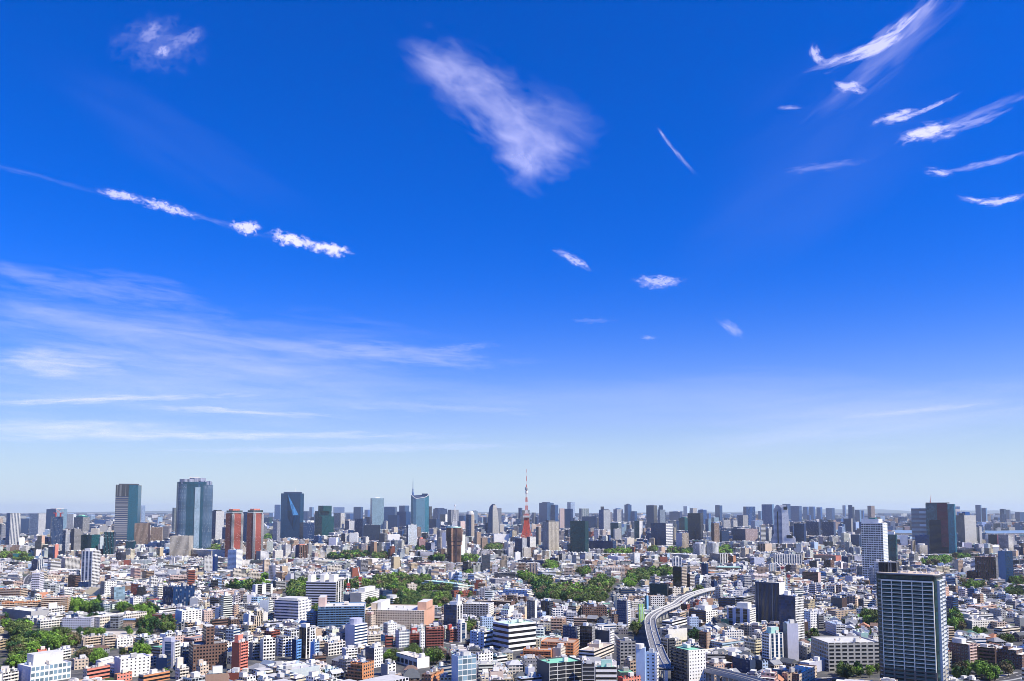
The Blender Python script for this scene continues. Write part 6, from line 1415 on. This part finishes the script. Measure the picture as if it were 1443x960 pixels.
ok &= ~near_line(x, y, EXL, 7 + 11) & ~near_line(x, y, EXL2, 7 + 11)
for P, w in STREETS: ok &= ~near_line(x, y, P, w * .72 + 8)
wp_ = [(a, b) for a, b in WPTS]; ok &= ~in_poly(x, y, wp_)
for P in YARDS: ok &= ~in_poly(x, y, P)
ml = [zgp('B1', *p, 0) for p in ((240, 545), (600, 550), (1100, 548), (1170, 600), (560, 630), (240, 610))]; ok &= ~in_poly(x, y, ml)
ok &= rng.random(n) > .03
x, y, ang, lot, dk, px, py = (a[ok] for a in (x, y, ang, lot, dk, px, py)); n = len(x)
# some plots grow into long slabs and large blocks and take their neighbours' ground
larg = np.zeros(n); keep = np.ones(n, bool)
for i in rng.permutation(n)[:int(n * .2)]:
    if y[i] > 5000 or not keep[i] or rng.random() > .17: continue
    lw = rng.uniform(1.7, 3.2) * lot[i]; ld = rng.uniform(.9, 1.5) * lot[i]; c, s = cos(ang[i]), sin(ang[i]); dx, dy = x - x[i], y - y[i]
    u, v = dx * c + dy * s, -dx * s + dy * c; hit = (np.abs(u) < lw / 2 + lot * .3) & (np.abs(v) < ld / 2 + lot * .3); hit[i] = False
    if (larg[hit] > 0).any(): continue
    keep &= ~hit; larg[i] = lw
x, y, ang, lot, dk, px, py, larg = (a[keep] for a in (x, y, ang, lot, dk, px, py, larg)); n = len(x)
# heights: low houses, mid-rise blocks, the odd tall one
zone = vnoise(x, y, 420, 3) * .6 + vnoise(x, y, 130, 4) * .4
res = vnoise(x, y, 700, 9)
tall = np.clip((zone - .42) * 2.2, 0, 1)
# the quiet residential belt in the middle distance and to the right
belt = np.exp(-((y - 1650) / 420) ** 2) * .75 + ((px > 1330) & (y < 1800)) * .35 + ((px < 330) & (y > 1000) & (y < 2300)) * .3
tall = np.clip(tall * (1 - np.clip(belt, 0, 1)) + (y < 1100) * .22 + (y > 2900) * .18, 0, 1)
r1, r2 = rng.random(n), rng.random(n)
h = 6.2 + r2 * 3.4
mid = r1 < .15 + .62 * tall; h = np.where(mid, 11 + r2 ** 1.4 * 17, h)
hi = r1 < .015 + .12 * tall ** 1.4; h = np.where(hi, 26 + r2 ** 1.6 * 24, h)
far = (y > 2700); h = np.where(far, np.where(r1 < .5, 10 + r2 * 12, np.where(r1 < .84, 18 + r2 * 20, 36 + r2 ** 2 * 50)), h)
vf = y > 5200; h = np.where(vf, np.where(r1 < .6, 12 + r2 * 18, np.where(r1 < .93, 25 + r2 * 35, 60 + r2 ** 2 * 50)), h)
h = np.minimum(h, CAMZ - 4.5 * y / F)
sk = (y > 4300) & (y < 8000) & (((px > 440) & (px < 1232)) | (px > 1345) | ((px > 10) & (px < 330) & (r2 < .25))) & (rng.random(n) < np.where(y < 4600, .015, .034))
h = np.where(sk, CAMZ - (rng.uniform(711.5, 725, n) - EYE) * y / F, h)
wv = lot * rng.uniform(.62, .93, n) * np.where(hi, 1.15, 1.0); dv = lot * rng.uniform(.6, .92, n)
L_ = larg > 0; wv = np.where(L_, larg, wv); dv = np.where(L_, lot * rng.uniform(.85, 1.3, n), dv); h = np.where(L_ & (y < 3000), np.maximum(h, 8 + 12 * rng.random(n) ** 1.5), h); larg = np.where(sk, 0, larg); wv = np.where(sk, rng.uniform(26, 44, n), wv); dv = np.where(sk, rng.uniform(24, 40, n), dv)
# keep sight lines: nothing invented may stand up in front of a traced base
rad = np.hypot(wv, dv) / 2
pa, pb = 721.5 + F * (x - rad) / y, 721.5 + F * (x + rad) / y
for f in FOOT:
    xl, xr, yb, D = f[6:10]
    c = (pa < xr) & (pb > xl) & (y < D + 3)
    lim = CAMZ - (yb - (2.5 if D > 2500 else 4.5 if D > 1500 else 7) - EYE) * y / F
    h = np.where(c, np.minimum(h, lim), h)
for (wx, wy, rx, ry, *_q) in WOODS:
    c = (pa < wx + rx) & (pb > wx - rx) & (py > wy)
    lim = CAMZ - (wy + ry * .6 - EYE) * y / F; h = np.where(c, np.minimum(h, np.maximum(lim, 0)), h)
for q in EXL[::2] + EXL2:
    qx, qy, _f = prj(np.array([q[0]]), np.array([q[1]]), EXZ); c = (np.abs((pa + pb) / 2 - qx[0]) < 14) & (y < q[1]) & (y > q[1] - 130)
    lim = CAMZ - (qy[0] + 3 - EYE) * y / F; h = np.where(c, np.minimum(h, np.maximum(lim, 0)), h)
# keep the strip of bay in view
c = (px > 1255) & (px < 1300) & (y < 6000); h = np.where(c, np.minimum(h, CAMZ - (754 - EYE) * y / F), h)
c = (px > 1385) & (y < 6000); h = np.where(c, np.minimum(h, CAMZ - (753 - EYE) * y / F), h)
ok = h > 4.6
x, y, ang, lot, dk, px, py, h, wv, dv, mid, hi, pa, pb, larg, sk = (a[ok] for a in (x, y, ang, lot, dk, px, py, h, wv, dv, mid, hi, pa, pb, larg, sk)); n = len(x); sk &= h > 60
isro = (h < 11) & (y < 2700) & (larg == 0); pitched = isro & (rng.random(n) < .42 + .25 * (vnoise(x, y, 500, 21) - .5))
WALLS = [('white', (.84, .84, .80), 22), ('off-white', (.74, .71, .63), 15), ('cream', (.68, .58, .43), 14), ('beige', (.50, .38, .26), 11), ('pale grey', (.52, .53, .54), 11), ('grey', (.28, .28, .29), 9), ('pinkish', (.58, .38, .29), 5), ('tan', (.34, .23, .16), 4.5), ('brown', (.14, .085, .06), 4), ('brick red', (.28, .085, .055), 2.5), ('dark grey', (.07, .075, .09), 6), ('pale blue', (.40, .54, .72), 3), ('orange', (.56, .28, .15), .6), ('black', (.03, .035, .045), 1.2), ('dark blue', (.014, .055, .17), 1.0)]
ROOFS = [('pale grey', (.55, .54, .52), 28), ('white', (.82, .80, .75), 18), ('grey', (.27, .27, .27), 22), ('sand-coloured', (.60, .50, .38), 12), ('pale green', (.45, .62, .50), 4), ('green', (.16, .42, .28), 2), ('brown', (.22, .14, .10), 4), ('dark', (.08, .085, .095), 7), ('blue', (.12, .25, .50), 2), ('reddish', (.42, .13, .09), 2)]
PROOFS = [('dark grey', (.10, .11, .12), 30), ('grey', (.26, .27, .29), 26), ('brown', (.20, .13, .10), 14), ('pale grey', (.50, .51, .53), 14), ('blue-grey', (.16, .21, .30), 8), ('orange tiled', (.48, .22, .12), 3), ('green', (.14, .30, .22), 3)]
def pick(tab, k):
    p = np.array([t[2] for t in tab], float); return rng.choice(len(tab), k, p=p / p.sum())
wi, ri, pri = pick(WALLS, n), pick(ROOFS, n), pick(PROOFS, n)
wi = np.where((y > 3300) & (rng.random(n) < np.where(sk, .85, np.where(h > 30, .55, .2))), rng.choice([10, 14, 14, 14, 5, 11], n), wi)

# trees: positions
TR = []
for k, (wx, wy, rx, ry, kd, nm) in enumerate(WOODS):
    cy = wy + ry * .35; y0, y1 = CAMZ * F / (cy + ry - EYE), CAMZ * F / (cy - ry - EYE); xx = rx / F * (y0 + y1) / 2
    sp = 8.0 if y0 < 1500 else (9.5 if y0 < 2600 else 13); cnt = int(pi / 4 * 2 * xx * (y1 - y0) / sp ** 2 * 1.0)
    cnt = max(1 if rx < 9 else 2, min(cnt, 420))
    for q in range(cnt):
        a, r = rng.random() * 2 * pi, math.sqrt(rng.random()); tx, ty = wx + rx * .88 * r * cos(a), cy + ry * .85 * r * sin(a)
        g = ground_pt(tx, ty + 1.0); kk = kd if rng.random() < .45 else int(rng.choice([0, 1, 1, 2, 2, 3])); s = (.7 + .95 * rng.random() ** 1.5) * (1.0 if g[1] < 2300 else 1.2)
        TR.append((g[0], g[1], s, kk, k))
lots = [(a, b) for a, b in zip(x, y)]
m_ = (rng.random(n) < .10 + .12 * (vnoise(x, y, 300, 40) > .5)) & (y < 3600)
for a, b, l, q in zip(x[m_], y[m_], lot[m_], ang[m_]):
    e = rng.uniform(0, 2 * pi); TR.append((a + cos(e) * l * .62, b + sin(e) * l * .62, rng.uniform(.4, .8), int(rng.choice([0, 1, 2, 2, 3])), -1))
# roof of a traced building clear of trees
T = np.array([(a, b, s, k, w) for a, b, s, k, w in TR]); okt = np.ones(len(T), bool)
for f in FOOT:
    c, s = cos(f[2]), sin(f[2]); lx = (T[:, 0] - f[0]) * c - (T[:, 1] - f[1]) * s; ly = (T[:, 0] - f[0]) * s + (T[:, 1] - f[1]) * c
    okt &= ~((np.abs(lx) < f[3] / 2 + 2.5) & (np.abs(ly) < f[4] / 2 + 2.5))
okt &= ~near_line(T[:, 0], T[:, 1], EXL, 17)
tX, _a, _b = prj(T[:, 0], T[:, 1]); tT = prj(T[:, 0], T[:, 1], T[:, 2] * 12.5)[1]; tR = T[:, 2] * 4.5 / T[:, 1] * F
for f in FOOT: okt &= ~((tX + tR > f[6] + 1) & (tX - tR < f[7] - 1) & (T[:, 1] < f[9]) & (tT < f[8] - (15 if (f[8] - f[11] > 28 and f[9] < 1500) else 4.5)))
T = T[okt]

# ------------------------------------------------------------------ which of them the picture shows: a coarse depth sort, front to back
VW, VH = 1443, 250; cover = np.zeros((VH, VW), bool); Y0 = 710
items = []
for i, f in enumerate(FOOT): items.append((f[9], 0, i, f[6], f[7], f[11], f[8]))
tpy = prj(x, y, h)[1]
for i in range(n): items.append((y[i], 1, i, pa[i] + .15 * (pb[i] - pa[i]), pb[i] - .15 * (pb[i] - pa[i]), tpy[i], py[i]))
tx, ty0, _f = prj(T[:, 0], T[:, 1]); ttp = prj(T[:, 0], T[:, 1], T[:, 2] * 12.5)[1]
for i in range(len(T)): q = T[i, 2] * 5.2 / T[i, 1] * F; items.append((T[i, 1], 2, i, tx[i] - q, tx[i] + q, ttp[i], ty0[i] - .2 * (ty0[i] - ttp[i])))
items.sort(key=lambda q: q[0])
vis = [np.zeros(len(FOOT)), np.zeros(n), np.zeros(len(T))]; cen = np.zeros((n, 2)); cent = np.zeros((len(T), 2)); own = -np.ones((VH, VW), np.int64)
for D, k, i, a, b, t, bt in items:
    a, b = max(0, int(round(a))), min(VW, int(round(b))); t, bt = max(0, int(round(t - Y0))), min(VH, int(round(bt - Y0)))
    if a >= b or t >= bt: continue
    c = cover[t:bt, a:b]; v = (~c).sum(); vis[k][i] = v
    if v:
        own[t:bt, a:b][~c] = k * 1000000 + i
        if k == 1: cen[i] = ((a + b) / 2, (t + bt) / 2 + Y0)
        if k == 2: cent[i] = ((a + b) / 2, (t + bt) / 2 + Y0)
    cover[t:bt, a:b] = True
kindb = np.where((h < 11) & (larg == 0), 0, np.where(h < 25, 1, 2))
chosen = np.zeros(n, bool)
for kd, cnt in ((0, 255), (1, 215), (2, 90)):
    idx = np.where((kindb == kd) & (y < 3600) & (vis[1] > 12))[0]; idx = idx[np.argsort(-vis[1][idx])][:cnt]; chosen[idx] = True
chosen |= sk & (vis[1] > 18)
cht = np.zeros(len(T), bool); idx = np.where(vis[2] > 12)[0]; idx = idx[np.argsort(-vis[2][idx])][:290]; cht[idx] = True

# ------------------------------------------------------------------ labels that single out each one: look + place beside a named neighbour
REFS = [((f[6] + f[7]) / 2, (f[11] + f[8]) / 2, f[6], f[7], f[11], f[8], f[10]) for f in FOOT if f[10]]
def relation(cx, cy):
    best = None
    for (rx, ry, a, b, t, bt, nm) in REFS:
        dx = max(a - cx, 0, cx - b); dy = max(t - cy, 0, cy - bt); d = hypot(dx, dy * 1.6) + .05 * hypot(cx - rx, cy - ry)
        if best is None or d < best[0]: best = (d, dx, dy, rx, ry, nm, a, b, bt, t)
    d, dx, dy, rx, ry, nm, a, b, bt, t = best
    if dx > dy * 1.2 or (dx > 0 and dy == 0): w = 'right of' if cx > rx else 'left of'
    elif cy > bt - (bt - t) * .3 or cy > ry: w = 'below' if abs(cx - rx) < (b - a) * .3 else ('below right of' if cx > rx else 'below left of')
    else: w = 'above'
    return w, nm, d
def number_words(keys):
    """keys: list of (phrase, relation, name, distance) -> unique labels by adding second nearest ... where looks agree"""
    grp = {}
    for i, k in enumerate(keys): grp.setdefault(k[:3], []).append((k[3], i))
    out = [None] * len(keys); W = ['nearest', 'second nearest', 'third nearest', 'fourth nearest', 'fifth nearest', 'sixth nearest', 'seventh nearest', 'eighth nearest', 'ninth nearest', 'tenth nearest'] + ['%s nearest' % w for w in ('eleventh', 'twelfth', 'thirteenth', 'fourteenth', 'fifteenth', 'sixteenth', 'seventeenth', 'eighteenth', 'nineteenth', 'twentieth')]
    for (a, b, c), L_ in grp.items():
        L_.sort()
        for j, (_d, i) in enumerate(L_): out[i] = '%s%s %s the %s' % ('' if len(L_) == 1 else W[min(j, 19)] + ' ', a, b, c)
    return out
STO = {1: 'one', 2: 'two', 3: 'three', 4: 'four', 5: 'five', 6: 'six', 7: 'seven', 8: 'eight', 9: 'nine', 10: 'ten'}
def small_building(i, lod, into=None):
    rn = random.Random(int(i) * 31 + 5); wc = dict(style('n white'), w=WALLS[wi[i]][1]); hh = float(h[i]); w, d = float(wv[i]), float(dv[i])
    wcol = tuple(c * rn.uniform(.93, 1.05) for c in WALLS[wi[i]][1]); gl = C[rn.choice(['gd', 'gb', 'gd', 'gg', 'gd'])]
    far_ = y[i] > 2900
    modes = ['w', 'w', 'p'] if kindb[i] == 0 else ['w', 'l', 'l', 'b', 'p', 'w'] if kindb[i] == 1 else ['l', 'w', 'v', 'p', 'b', 'l']
    def mk():
        s = dict(style(rn.choice(modes) + ' white gd')); s['w'] = wcol; s['g'] = gl; s['bay'] *= rn.uniform(.8, 1.25); s['fl'] = 3.0 if kindb[i] == 0 else rn.uniform(2.9, 3.5)
        if rn.random() < .15 and kindb[i] > 0: s['fw'] = -1; s['mode'] = 'n'
        return s
    A, B = mk(), mk()
    if far_:
        for s in (A, B):
            if s['mode'] in 'lL': s['mode'] = 'n'
    elif y[i] > 1900 or (into is not None and vis[1][i] < 8):
        for s in (A, B): s['mode'] = 'n' if s['mode'] in 'lL' else s['mode']
    if kindb[i] == 0:
        for s in (A, B): s['mode'] = 'w' if s['mode'] == 'w' else 'n'
    ph = -float(ang[i])
    # turn so that a face with the sun looks to the right of the camera
    return rn, A, B, w, d, hh, ph
def emit_mass(m, i):
    rn, A, B, w, d, hh, ph = small_building(i, 0, m); b0 = len(m.v); rc = PROOFS[pri[i]][1] if pitched[i] else ROOFS[ri[i]][1]; m.rnd = rn.random() * 50
    seen = vis[1][i] > 0
    if A['mode'] == 'l' and seen:
        pass
    if pitched[i]:
        m.prism([(-w / 2, -d / 2), (w / 2, -d / 2), (w / 2, d / 2), (-w / 2, d / 2)], 0, hh * .8, [A, B, A, B], 'grey'); m.gable(-w / 2, w / 2, -d / 2, d / 2, hh * .8 + .003, hh * .26, rc, rn.choice([0, 0, .8]))
    else:
        par = .5 if (seen and y[i] < 1700) else 0
        if kindb[i] and rn.random() < .35 and seen:
            k = rn.uniform(.2, .4); m.prism([(-w / 2, -d / 2), (w / 2, -d / 2), (w / 2, d / 2), (-w / 2, d / 2)], 0, hh * .78, [A, B, A, B], rc)
            m.prism([(-w / 2 + k * w, -d / 2 + .1), (w / 2 - .1, -d / 2 + .1), (w / 2 - .1, d / 2 - .1), (-w / 2 + k * w, d / 2 - .1)], hh * .78, hh, [A, B, A, B], rc, par)
        else: m.prism([(-w / 2, -d / 2), (w / 2, -d / 2), (w / 2, d / 2), (-w / 2, d / 2)], 0, hh, [A, B, A, B], rc, par)
        if seen and y[i] < 9000:
            for q in range(rn.randint(2, 5) if y[i] < 1500 else rn.randint(1, 3) if y[i] < 2600 else 1):
                a, b = rn.uniform(-.3, .3) * w, rn.uniform(-.3, .3) * d; s = rn.uniform(.08, .2) * w; t = rn.uniform(.08, .2) * d; c = rn.choice(['white', 'lgrey', 'offw', 'grey', 'lgrey'])
                m.box(a - s, a + s, b - t, b + t, hh - par, hh + rn.uniform(1.4, 3.4) * (1 if q == 0 else .6), plain(c), c)
    m.move(float(x[i]), float(y[i]), ang[i], b0)
def merge(parts_): pass
mass = [MB(), MB()]
for i in range(n):
    if not chosen[i] and (vis[1][i] > 0 or y[i] < 4000 or i % 2 == 0): emit_mass(mass[0 if y[i] < 3600 else 1], i)
o_ = mass[0].build('city_infill'); o_['kind'] = 'stuff'; o_['label'] = 'dense infill of small houses and blocks between the larger buildings'
o_ = mass[1].build('distant_city'); o_['kind'] = 'stuff'; o_['label'] = 'far city of countless small pale buildings reaching to the horizon'
keys = []; idxs = np.where(chosen)[0]
for i in idxs:
    st = max(2, int(round(h[i] / 3.1)))
    rf = (PROOFS[pri[i]][0] + ' pitched roof') if pitched[i] else ROOFS[ri[i]][0] + ' roof'
    nm = ('house' if kindb[i] == 0 else 'block' if kindb[i] == 1 else 'tower block' if not sk[i] else 'skyline tower')
    ph = '%s %s with %s' % (WALLS[wi[i]][0], nm, rf) if not sk[i] else 'distant %s %s' % (WALLS[wi[i]][0], nm)
    w, ref, dd = relation(cen[i][0], cen[i][1]); keys.append((ph, w, ref, dd))
labs = [l if len(l.replace('-', ' ').split()) <= 16 else l.replace(' of the ', ' ').replace(' above the ', ' above ') for l in number_words(keys)]
GRP = ['small houses among the city blocks', 'mid-rise blocks of the city', 'taller apartment blocks of the city']
for i, lb in zip(idxs, labs):
    rn, A, B, w, d, hh, ph = small_building(i, 1)
    nm = ('house', 'apartment_block', 'apartment_tower')[kindb[i]]
    if sk[i]: nm = 'office_tower'
    lod = 3 if (y[i] < 1000 and vis[1][i] > 320) else (1 if vis[1][i] > 40 else 0)
    if lod == 3:
        for s in (A, B):
            if s['mode'] in ('w', 'p') and kindb[i] == 0: pass
    o = {}
    if pitched[i]: o = {'pitch': .32, 'hip': rn.choice([0, .8]), 'bare': 1}
    elif kindb[i] and rn.random() < .3: k = rn.uniform(.2, .4); o = {'tiers': [(0, 0, 0, 0, .78), (k, .01, .01, .01, 1)]}
    rc = PROOFS[pri[i]][1] if pitched[i] else ROOFS[ri[i]][1]
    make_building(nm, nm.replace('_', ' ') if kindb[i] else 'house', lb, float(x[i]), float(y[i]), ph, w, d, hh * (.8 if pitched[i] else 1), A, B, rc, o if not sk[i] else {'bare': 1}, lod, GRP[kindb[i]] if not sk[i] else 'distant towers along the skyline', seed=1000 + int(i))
print('candidates', n, 'chosen', chosen.sum(), 'faces', len(mass[0].f), len(mass[1].f), 'trees', len(T), 'parts', TALLY)

# ------------------------------------------------------------------ trees: tapered trunk with limbs, crown of many small leaf faces
TREEC = [(.10, .145, .035), (.028, .075, .022), (.15, .27, .035), (.14, .115, .06)]   # olive, dark evergreen, fresh spring green, bronze buds
TNAME = ['olive green', 'dark green', 'bright spring green', 'brownish budding']
def leaf_mat(k):
    m = bpy.data.materials.new('foliage_' + TNAME[k].replace(' ', '_')); m.use_nodes = True; t = m.node_tree; b = t.nodes['Principled BSDF']; b.inputs['Roughness'].default_value = .55; b.inputs['Specular IOR Level'].default_value = .25
    a = t.nodes.new('ShaderNodeAttribute'); a.attribute_name = 'leaf'; oi = t.nodes.new('ShaderNodeObjectInfo')
    ma = t.nodes.new('ShaderNodeMath'); ma.operation = 'MULTIPLY_ADD'; t.links.new(oi.outputs['Random'], ma.inputs[0]); ma.inputs[1].default_value = .6; ma.inputs[2].default_value = .7
    sc = t.nodes.new('ShaderNodeVectorMath'); sc.operation = 'SCALE'; t.links.new(a.outputs['Color'], sc.inputs[0]); t.links.new(ma.outputs[0], sc.inputs['Scale']); t.links.new(sc.outputs[0], b.inputs['Base Color'])
    return m
LM = leaf_mat(0); LM.name = 'foliage'
M_BARK = simple_mat('bark', (.09, .065, .045), .9, nscale=2, namt=.3)
def crown_arrays(seed, kind, nl, sz):
    """leaf faces of a crown 12.5 m tall: clumps set unevenly through a lumpy volume"""
    g = np.random.default_rng(seed); conic = kind == 1 and seed % 3 == 0
    nc = 34; cs = []
    while len(cs) < nc:
        p = g.uniform(-1, 1, 3)
        if np.linalg.norm(p) > 1 or (np.linalg.norm(p) < .45 and g.random() < .7): continue
        if conic:
            z = (p[2] + 1) / 2; r = (1 - z) * 3.1 + .5; cs.append((p[0] * r, p[1] * r, 2.0 + z * 11))
        else: cs.append((p[0] * 4.5 * g.uniform(.8, 1.2), p[1] * 4.5 * g.uniform(.8, 1.2), 6.6 + p[2] * 4.0 + (1 - abs(p[0])) * .8))
    cs = np.array(cs); rr = g.uniform(1.1, 2.1, nc) * (.75 if conic else 1)
    ci = g.integers(0, nc, nl); dr = g.normal(size=(nl, 3)); dr /= np.linalg.norm(dr, axis=1)[:, None]; P = cs[ci] + dr * (rr[ci] * g.uniform(.55, 1.0, nl))[:, None]
    nn = dr + g.normal(size=(nl, 3)) * .45; nn /= np.linalg.norm(nn, axis=1)[:, None]
    a = np.cross(nn, g.normal(size=(nl, 3))); a /= np.linalg.norm(a, axis=1)[:, None]; b = np.cross(nn, a); s = g.uniform(.6, 1.2, nl)[:, None] * sz
    V = np.stack([P - a * s - b * s * .6, P + a * s - b * s, P + a * s * .8 + b * s, P - a * s + b * s * .7], 1)
    cl = g.uniform(.65, 1.4, nc)
    col = np.array(TREEC[kind])[None, :] * (cl[ci] * g.uniform(.8, 1.2, nl))[:, None]
    col = np.concatenate([col, np.ones((nl, 1))], 1)
    return V.reshape(-1, 3), col
def crown_mesh(V, col, name='crown'):
    k = len(V) // 4; me = bpy.data.meshes.new(name); me.vertices.add(k * 4); me.vertices.foreach_set('co', V.astype(np.float32).ravel()); me.loops.add(k * 4); me.loops.foreach_set('vertex_index', np.arange(k * 4, dtype=np.int32))
    me.polygons.add(k); me.polygons.foreach_set('loop_start', np.arange(0, k * 4, 4, dtype=np.int32)); me.polygons.foreach_set('loop_total', np.full(k, 4, dtype=np.int32))
    a = me.attributes.new('leaf', 'FLOAT_COLOR', 'FACE'); a.data.foreach_set('color', col.astype(np.float32).ravel()); me.materials.append(LM); me.update(); me.validate(); return me
def trunk_mesh(seed):
    r = random.Random(seed); m = MB(); m.tube((0, 0, -.2), (.1, 0, 5.5), .36, .22, 'brown', 7); m.tube((.1, 0, 5.5), (.2, .2, 9.5), .22, .07, 'brown', 5)
    for k in range(5): a = r.uniform(0, 6.3); z = r.uniform(3, 6.5); m.tube((.1, 0, z), (cos(a) * 2.6, sin(a) * 2.6, z + 2.6), .13, .05, 'brown', 4)
    o = m.build('trunk', mats=[M_BARK] * 3); return o
proto = {}
for kd in range(4):
    for v in range(4):
        V, col = crown_arrays(kd * 10 + v, kd, 1500, .34); me = crown_mesh(V, col); tr = trunk_mesh(kd * 10 + v)
        proto[kd, v] = (me, tr.data); bpy.data.objects.remove(tr)
keys = []; ii = np.where(cht)[0]
for i in ii:
    w, ref, dd = relation(*cent[i])
    wood = WOODS[int(T[i, 4])][5] if T[i, 4] >= 0 else None
    keys.append((i, w, ref, dd, wood))
cnt_w = {}
for i, w, ref, dd, wood in keys:
    if wood: cnt_w[wood] = cnt_w.get(wood, 0) + 1
single = [(TNAME[int(T[i, 3])] + ' tree', w, ref, dd) for i, w, ref, dd, wood in keys if not (wood and cnt_w[wood] > 12)]
sl = iter(number_words(single))
for i, w, ref, dd, wood in keys:
    kd = int(T[i, 3]); v = int(i) % 4; me, tm = proto[kd, v]; s = float(T[i, 2])
    root = empty('tree', (float(T[i, 0]), float(T[i, 1]), 0), rng.uniform(0, 6.28)); root.scale = (s * rng.uniform(.9, 1.15), s * rng.uniform(.9, 1.15), s * rng.uniform(.85, 1.1))
    if wood and cnt_w[wood] > 12: tag(root, '%s tree in %s' % (TNAME[kd], wood) if wood.startswith('the lower') or wood.startswith('the trees') or 'garden' in wood or 'ground' in wood else '%s tree in %s' % (TNAME[kd], wood), 'tree', '%s trees in %s' % (TNAME[kd], wood))
    else: tag(root, next(sl), 'tree', 'trees standing between the buildings')
    c = bpy.data.objects.new('crown', me); COL.objects.link(c); c.parent = root; t = bpy.data.objects.new('trunk', tm); COL.objects.link(t); t.parent = root
VV, CC = [], []; far_v = {(kd, v): crown_arrays(kd * 10 + v + 100, kd, 260, .8) for kd in range(4) for v in range(3)}; mid_v = {(kd, v): crown_arrays(kd * 10 + v + 200, kd, 700, .5) for kd in range(4) for v in range(3)}
for i in np.where(~cht)[0]:
    if vis[2][i] == 0 and T[i, 1] > 1500: continue
    V, col = (mid_v if T[i, 1] < 1500 else far_v)[int(T[i, 3]), int(i) % 3]; s = T[i, 2]; a = rng.uniform(0, 6.28); c, q = cos(a), sin(a)
    W = V @ np.array([[c, q, 0], [-q, c, 0], [0, 0, 1]]) * s + np.array([T[i, 0], T[i, 1], 0]); VV.append(W); CC.append(col * np.array([1, 1, 1, 1]) * rng.uniform(.75, 1.3))
me = crown_mesh(np.concatenate(VV), np.concatenate(CC), 'woodland'); o_ = bpy.data.objects.new('woodland', me); COL.objects.link(o_); o_['kind'] = 'stuff'; o_['label'] = 'smaller trees scattered between houses and filling the woods'
print('leaf faces', len(me.polygons))

# cars on the expressway
def car_mesh(c, van=False):
    m = MB(); L_, W, H = (5.0, 1.9, 2.1) if van else (4.4, 1.75, 1.45); b = .55
    m.tbox(-L_ / 2, L_ / 2, -W / 2, W / 2, .3, .3 + H * .42, c); x0, x1 = (-L_ / 2 + .1, L_ / 2 - .9) if van else (-L_ * .32, L_ * .22)
    g = MB(); zt, zb = H, .3 + H * .42
    for mm_, st, e in ((g, plain('gd'), 0),):
        mm_.face([(x0, -W / 2 + .08, zb), (x1, -W / 2 + .08, zb), (x1 - b, -W / 2 + .2, zt - .08), (x0 + b * .5, -W / 2 + .2, zt - .08)], st, 0); mm_.face([(x1, W / 2 - .08, zb), (x0, W / 2 - .08, zb), (x0 + b * .5, W / 2 - .2, zt - .08), (x1 - b, W / 2 - .2, zt - .08)], st, 0)
        mm_.face([(x1, -W / 2 + .08, zb), (x1, W / 2 - .08, zb), (x1 - b, W / 2 - .2, zt - .08), (x1 - b, -W / 2 + .2, zt - .08)], st, 0); mm_.face([(x0, W / 2 - .08, zb), (x0, -W / 2 + .08, zb), (x0 + b * .5, -W / 2 + .2, zt - .08), (x0 + b * .5, W / 2 - .2, zt - .08)], st, 0)
    m.tbox(x0 + b * .5, x1 - b, -W / 2 + .2, W / 2 - .2, zt - .08, zt, c)
    for sx in (-1, 1):
        for sy in (-1, 1): m.tube((sx * L_ * .31, sy * (W / 2 - .2), .32), (sx * L_ * .31, sy * (W / 2 + .01), .32), .32, .32, 'black', 8)
    return m, g
CARS = [(.06, .15, 'white'), (.11, .35, 'black'), (.16, .85, 'white'), (.21, .15, 'lgrey'), (.27, .65, 'white'), (.33, .35, 'blue'), (.38, .85, 'lgrey'), (.44, .15, 'white'), (.5, .65, 'black'), (.56, .35, 'white'), (.62, .85, 'red'), (.69, .15, 'white'), (.76, .65, 'lgrey'), (.84, .35, 'white'), (.92, .85, 'black')]
cn = {'white': 'white', 'black': 'black', 'lgrey': 'silver', 'blue': 'blue', 'red': 'red'}
seen_c = {}
NUMW = ['nearest', 'second', 'third', 'fourth', 'fifth', 'sixth', 'seventh', 'eighth', 'ninth']
for k, (t, s, c) in enumerate(CARS):
    f = t * (len(EXL) - 1); i = int(f); q = f - i; (ax, ay), (bx, by) = EXL[i], EXL[min(i + 1, len(EXL) - 1)]; dx, dy = bx - ax, by - ay; l = hypot(dx, dy)
    X, Y = ax + dx * q + dy / l * (s - .5) * 14, ay + dy * q - dx / l * (s - .5) * 14
    m, g = car_mesh(c, k % 4 == 2); kk = seen_c[c] = seen_c.get(c, 0) + 1
    r = empty('van' if k % 4 == 2 else 'car', (X, Y, EXZ + .02), atan2(dy, dx)); tag(r, '%s %s %s on the curving elevated expressway, counted from the camera' % (NUMW[kk - 1], cn[c], 'vehicle'), 'van' if k % 4 == 2 else 'car', 'vehicles on the expressway'); m.build('body', r); g.build('window', r)
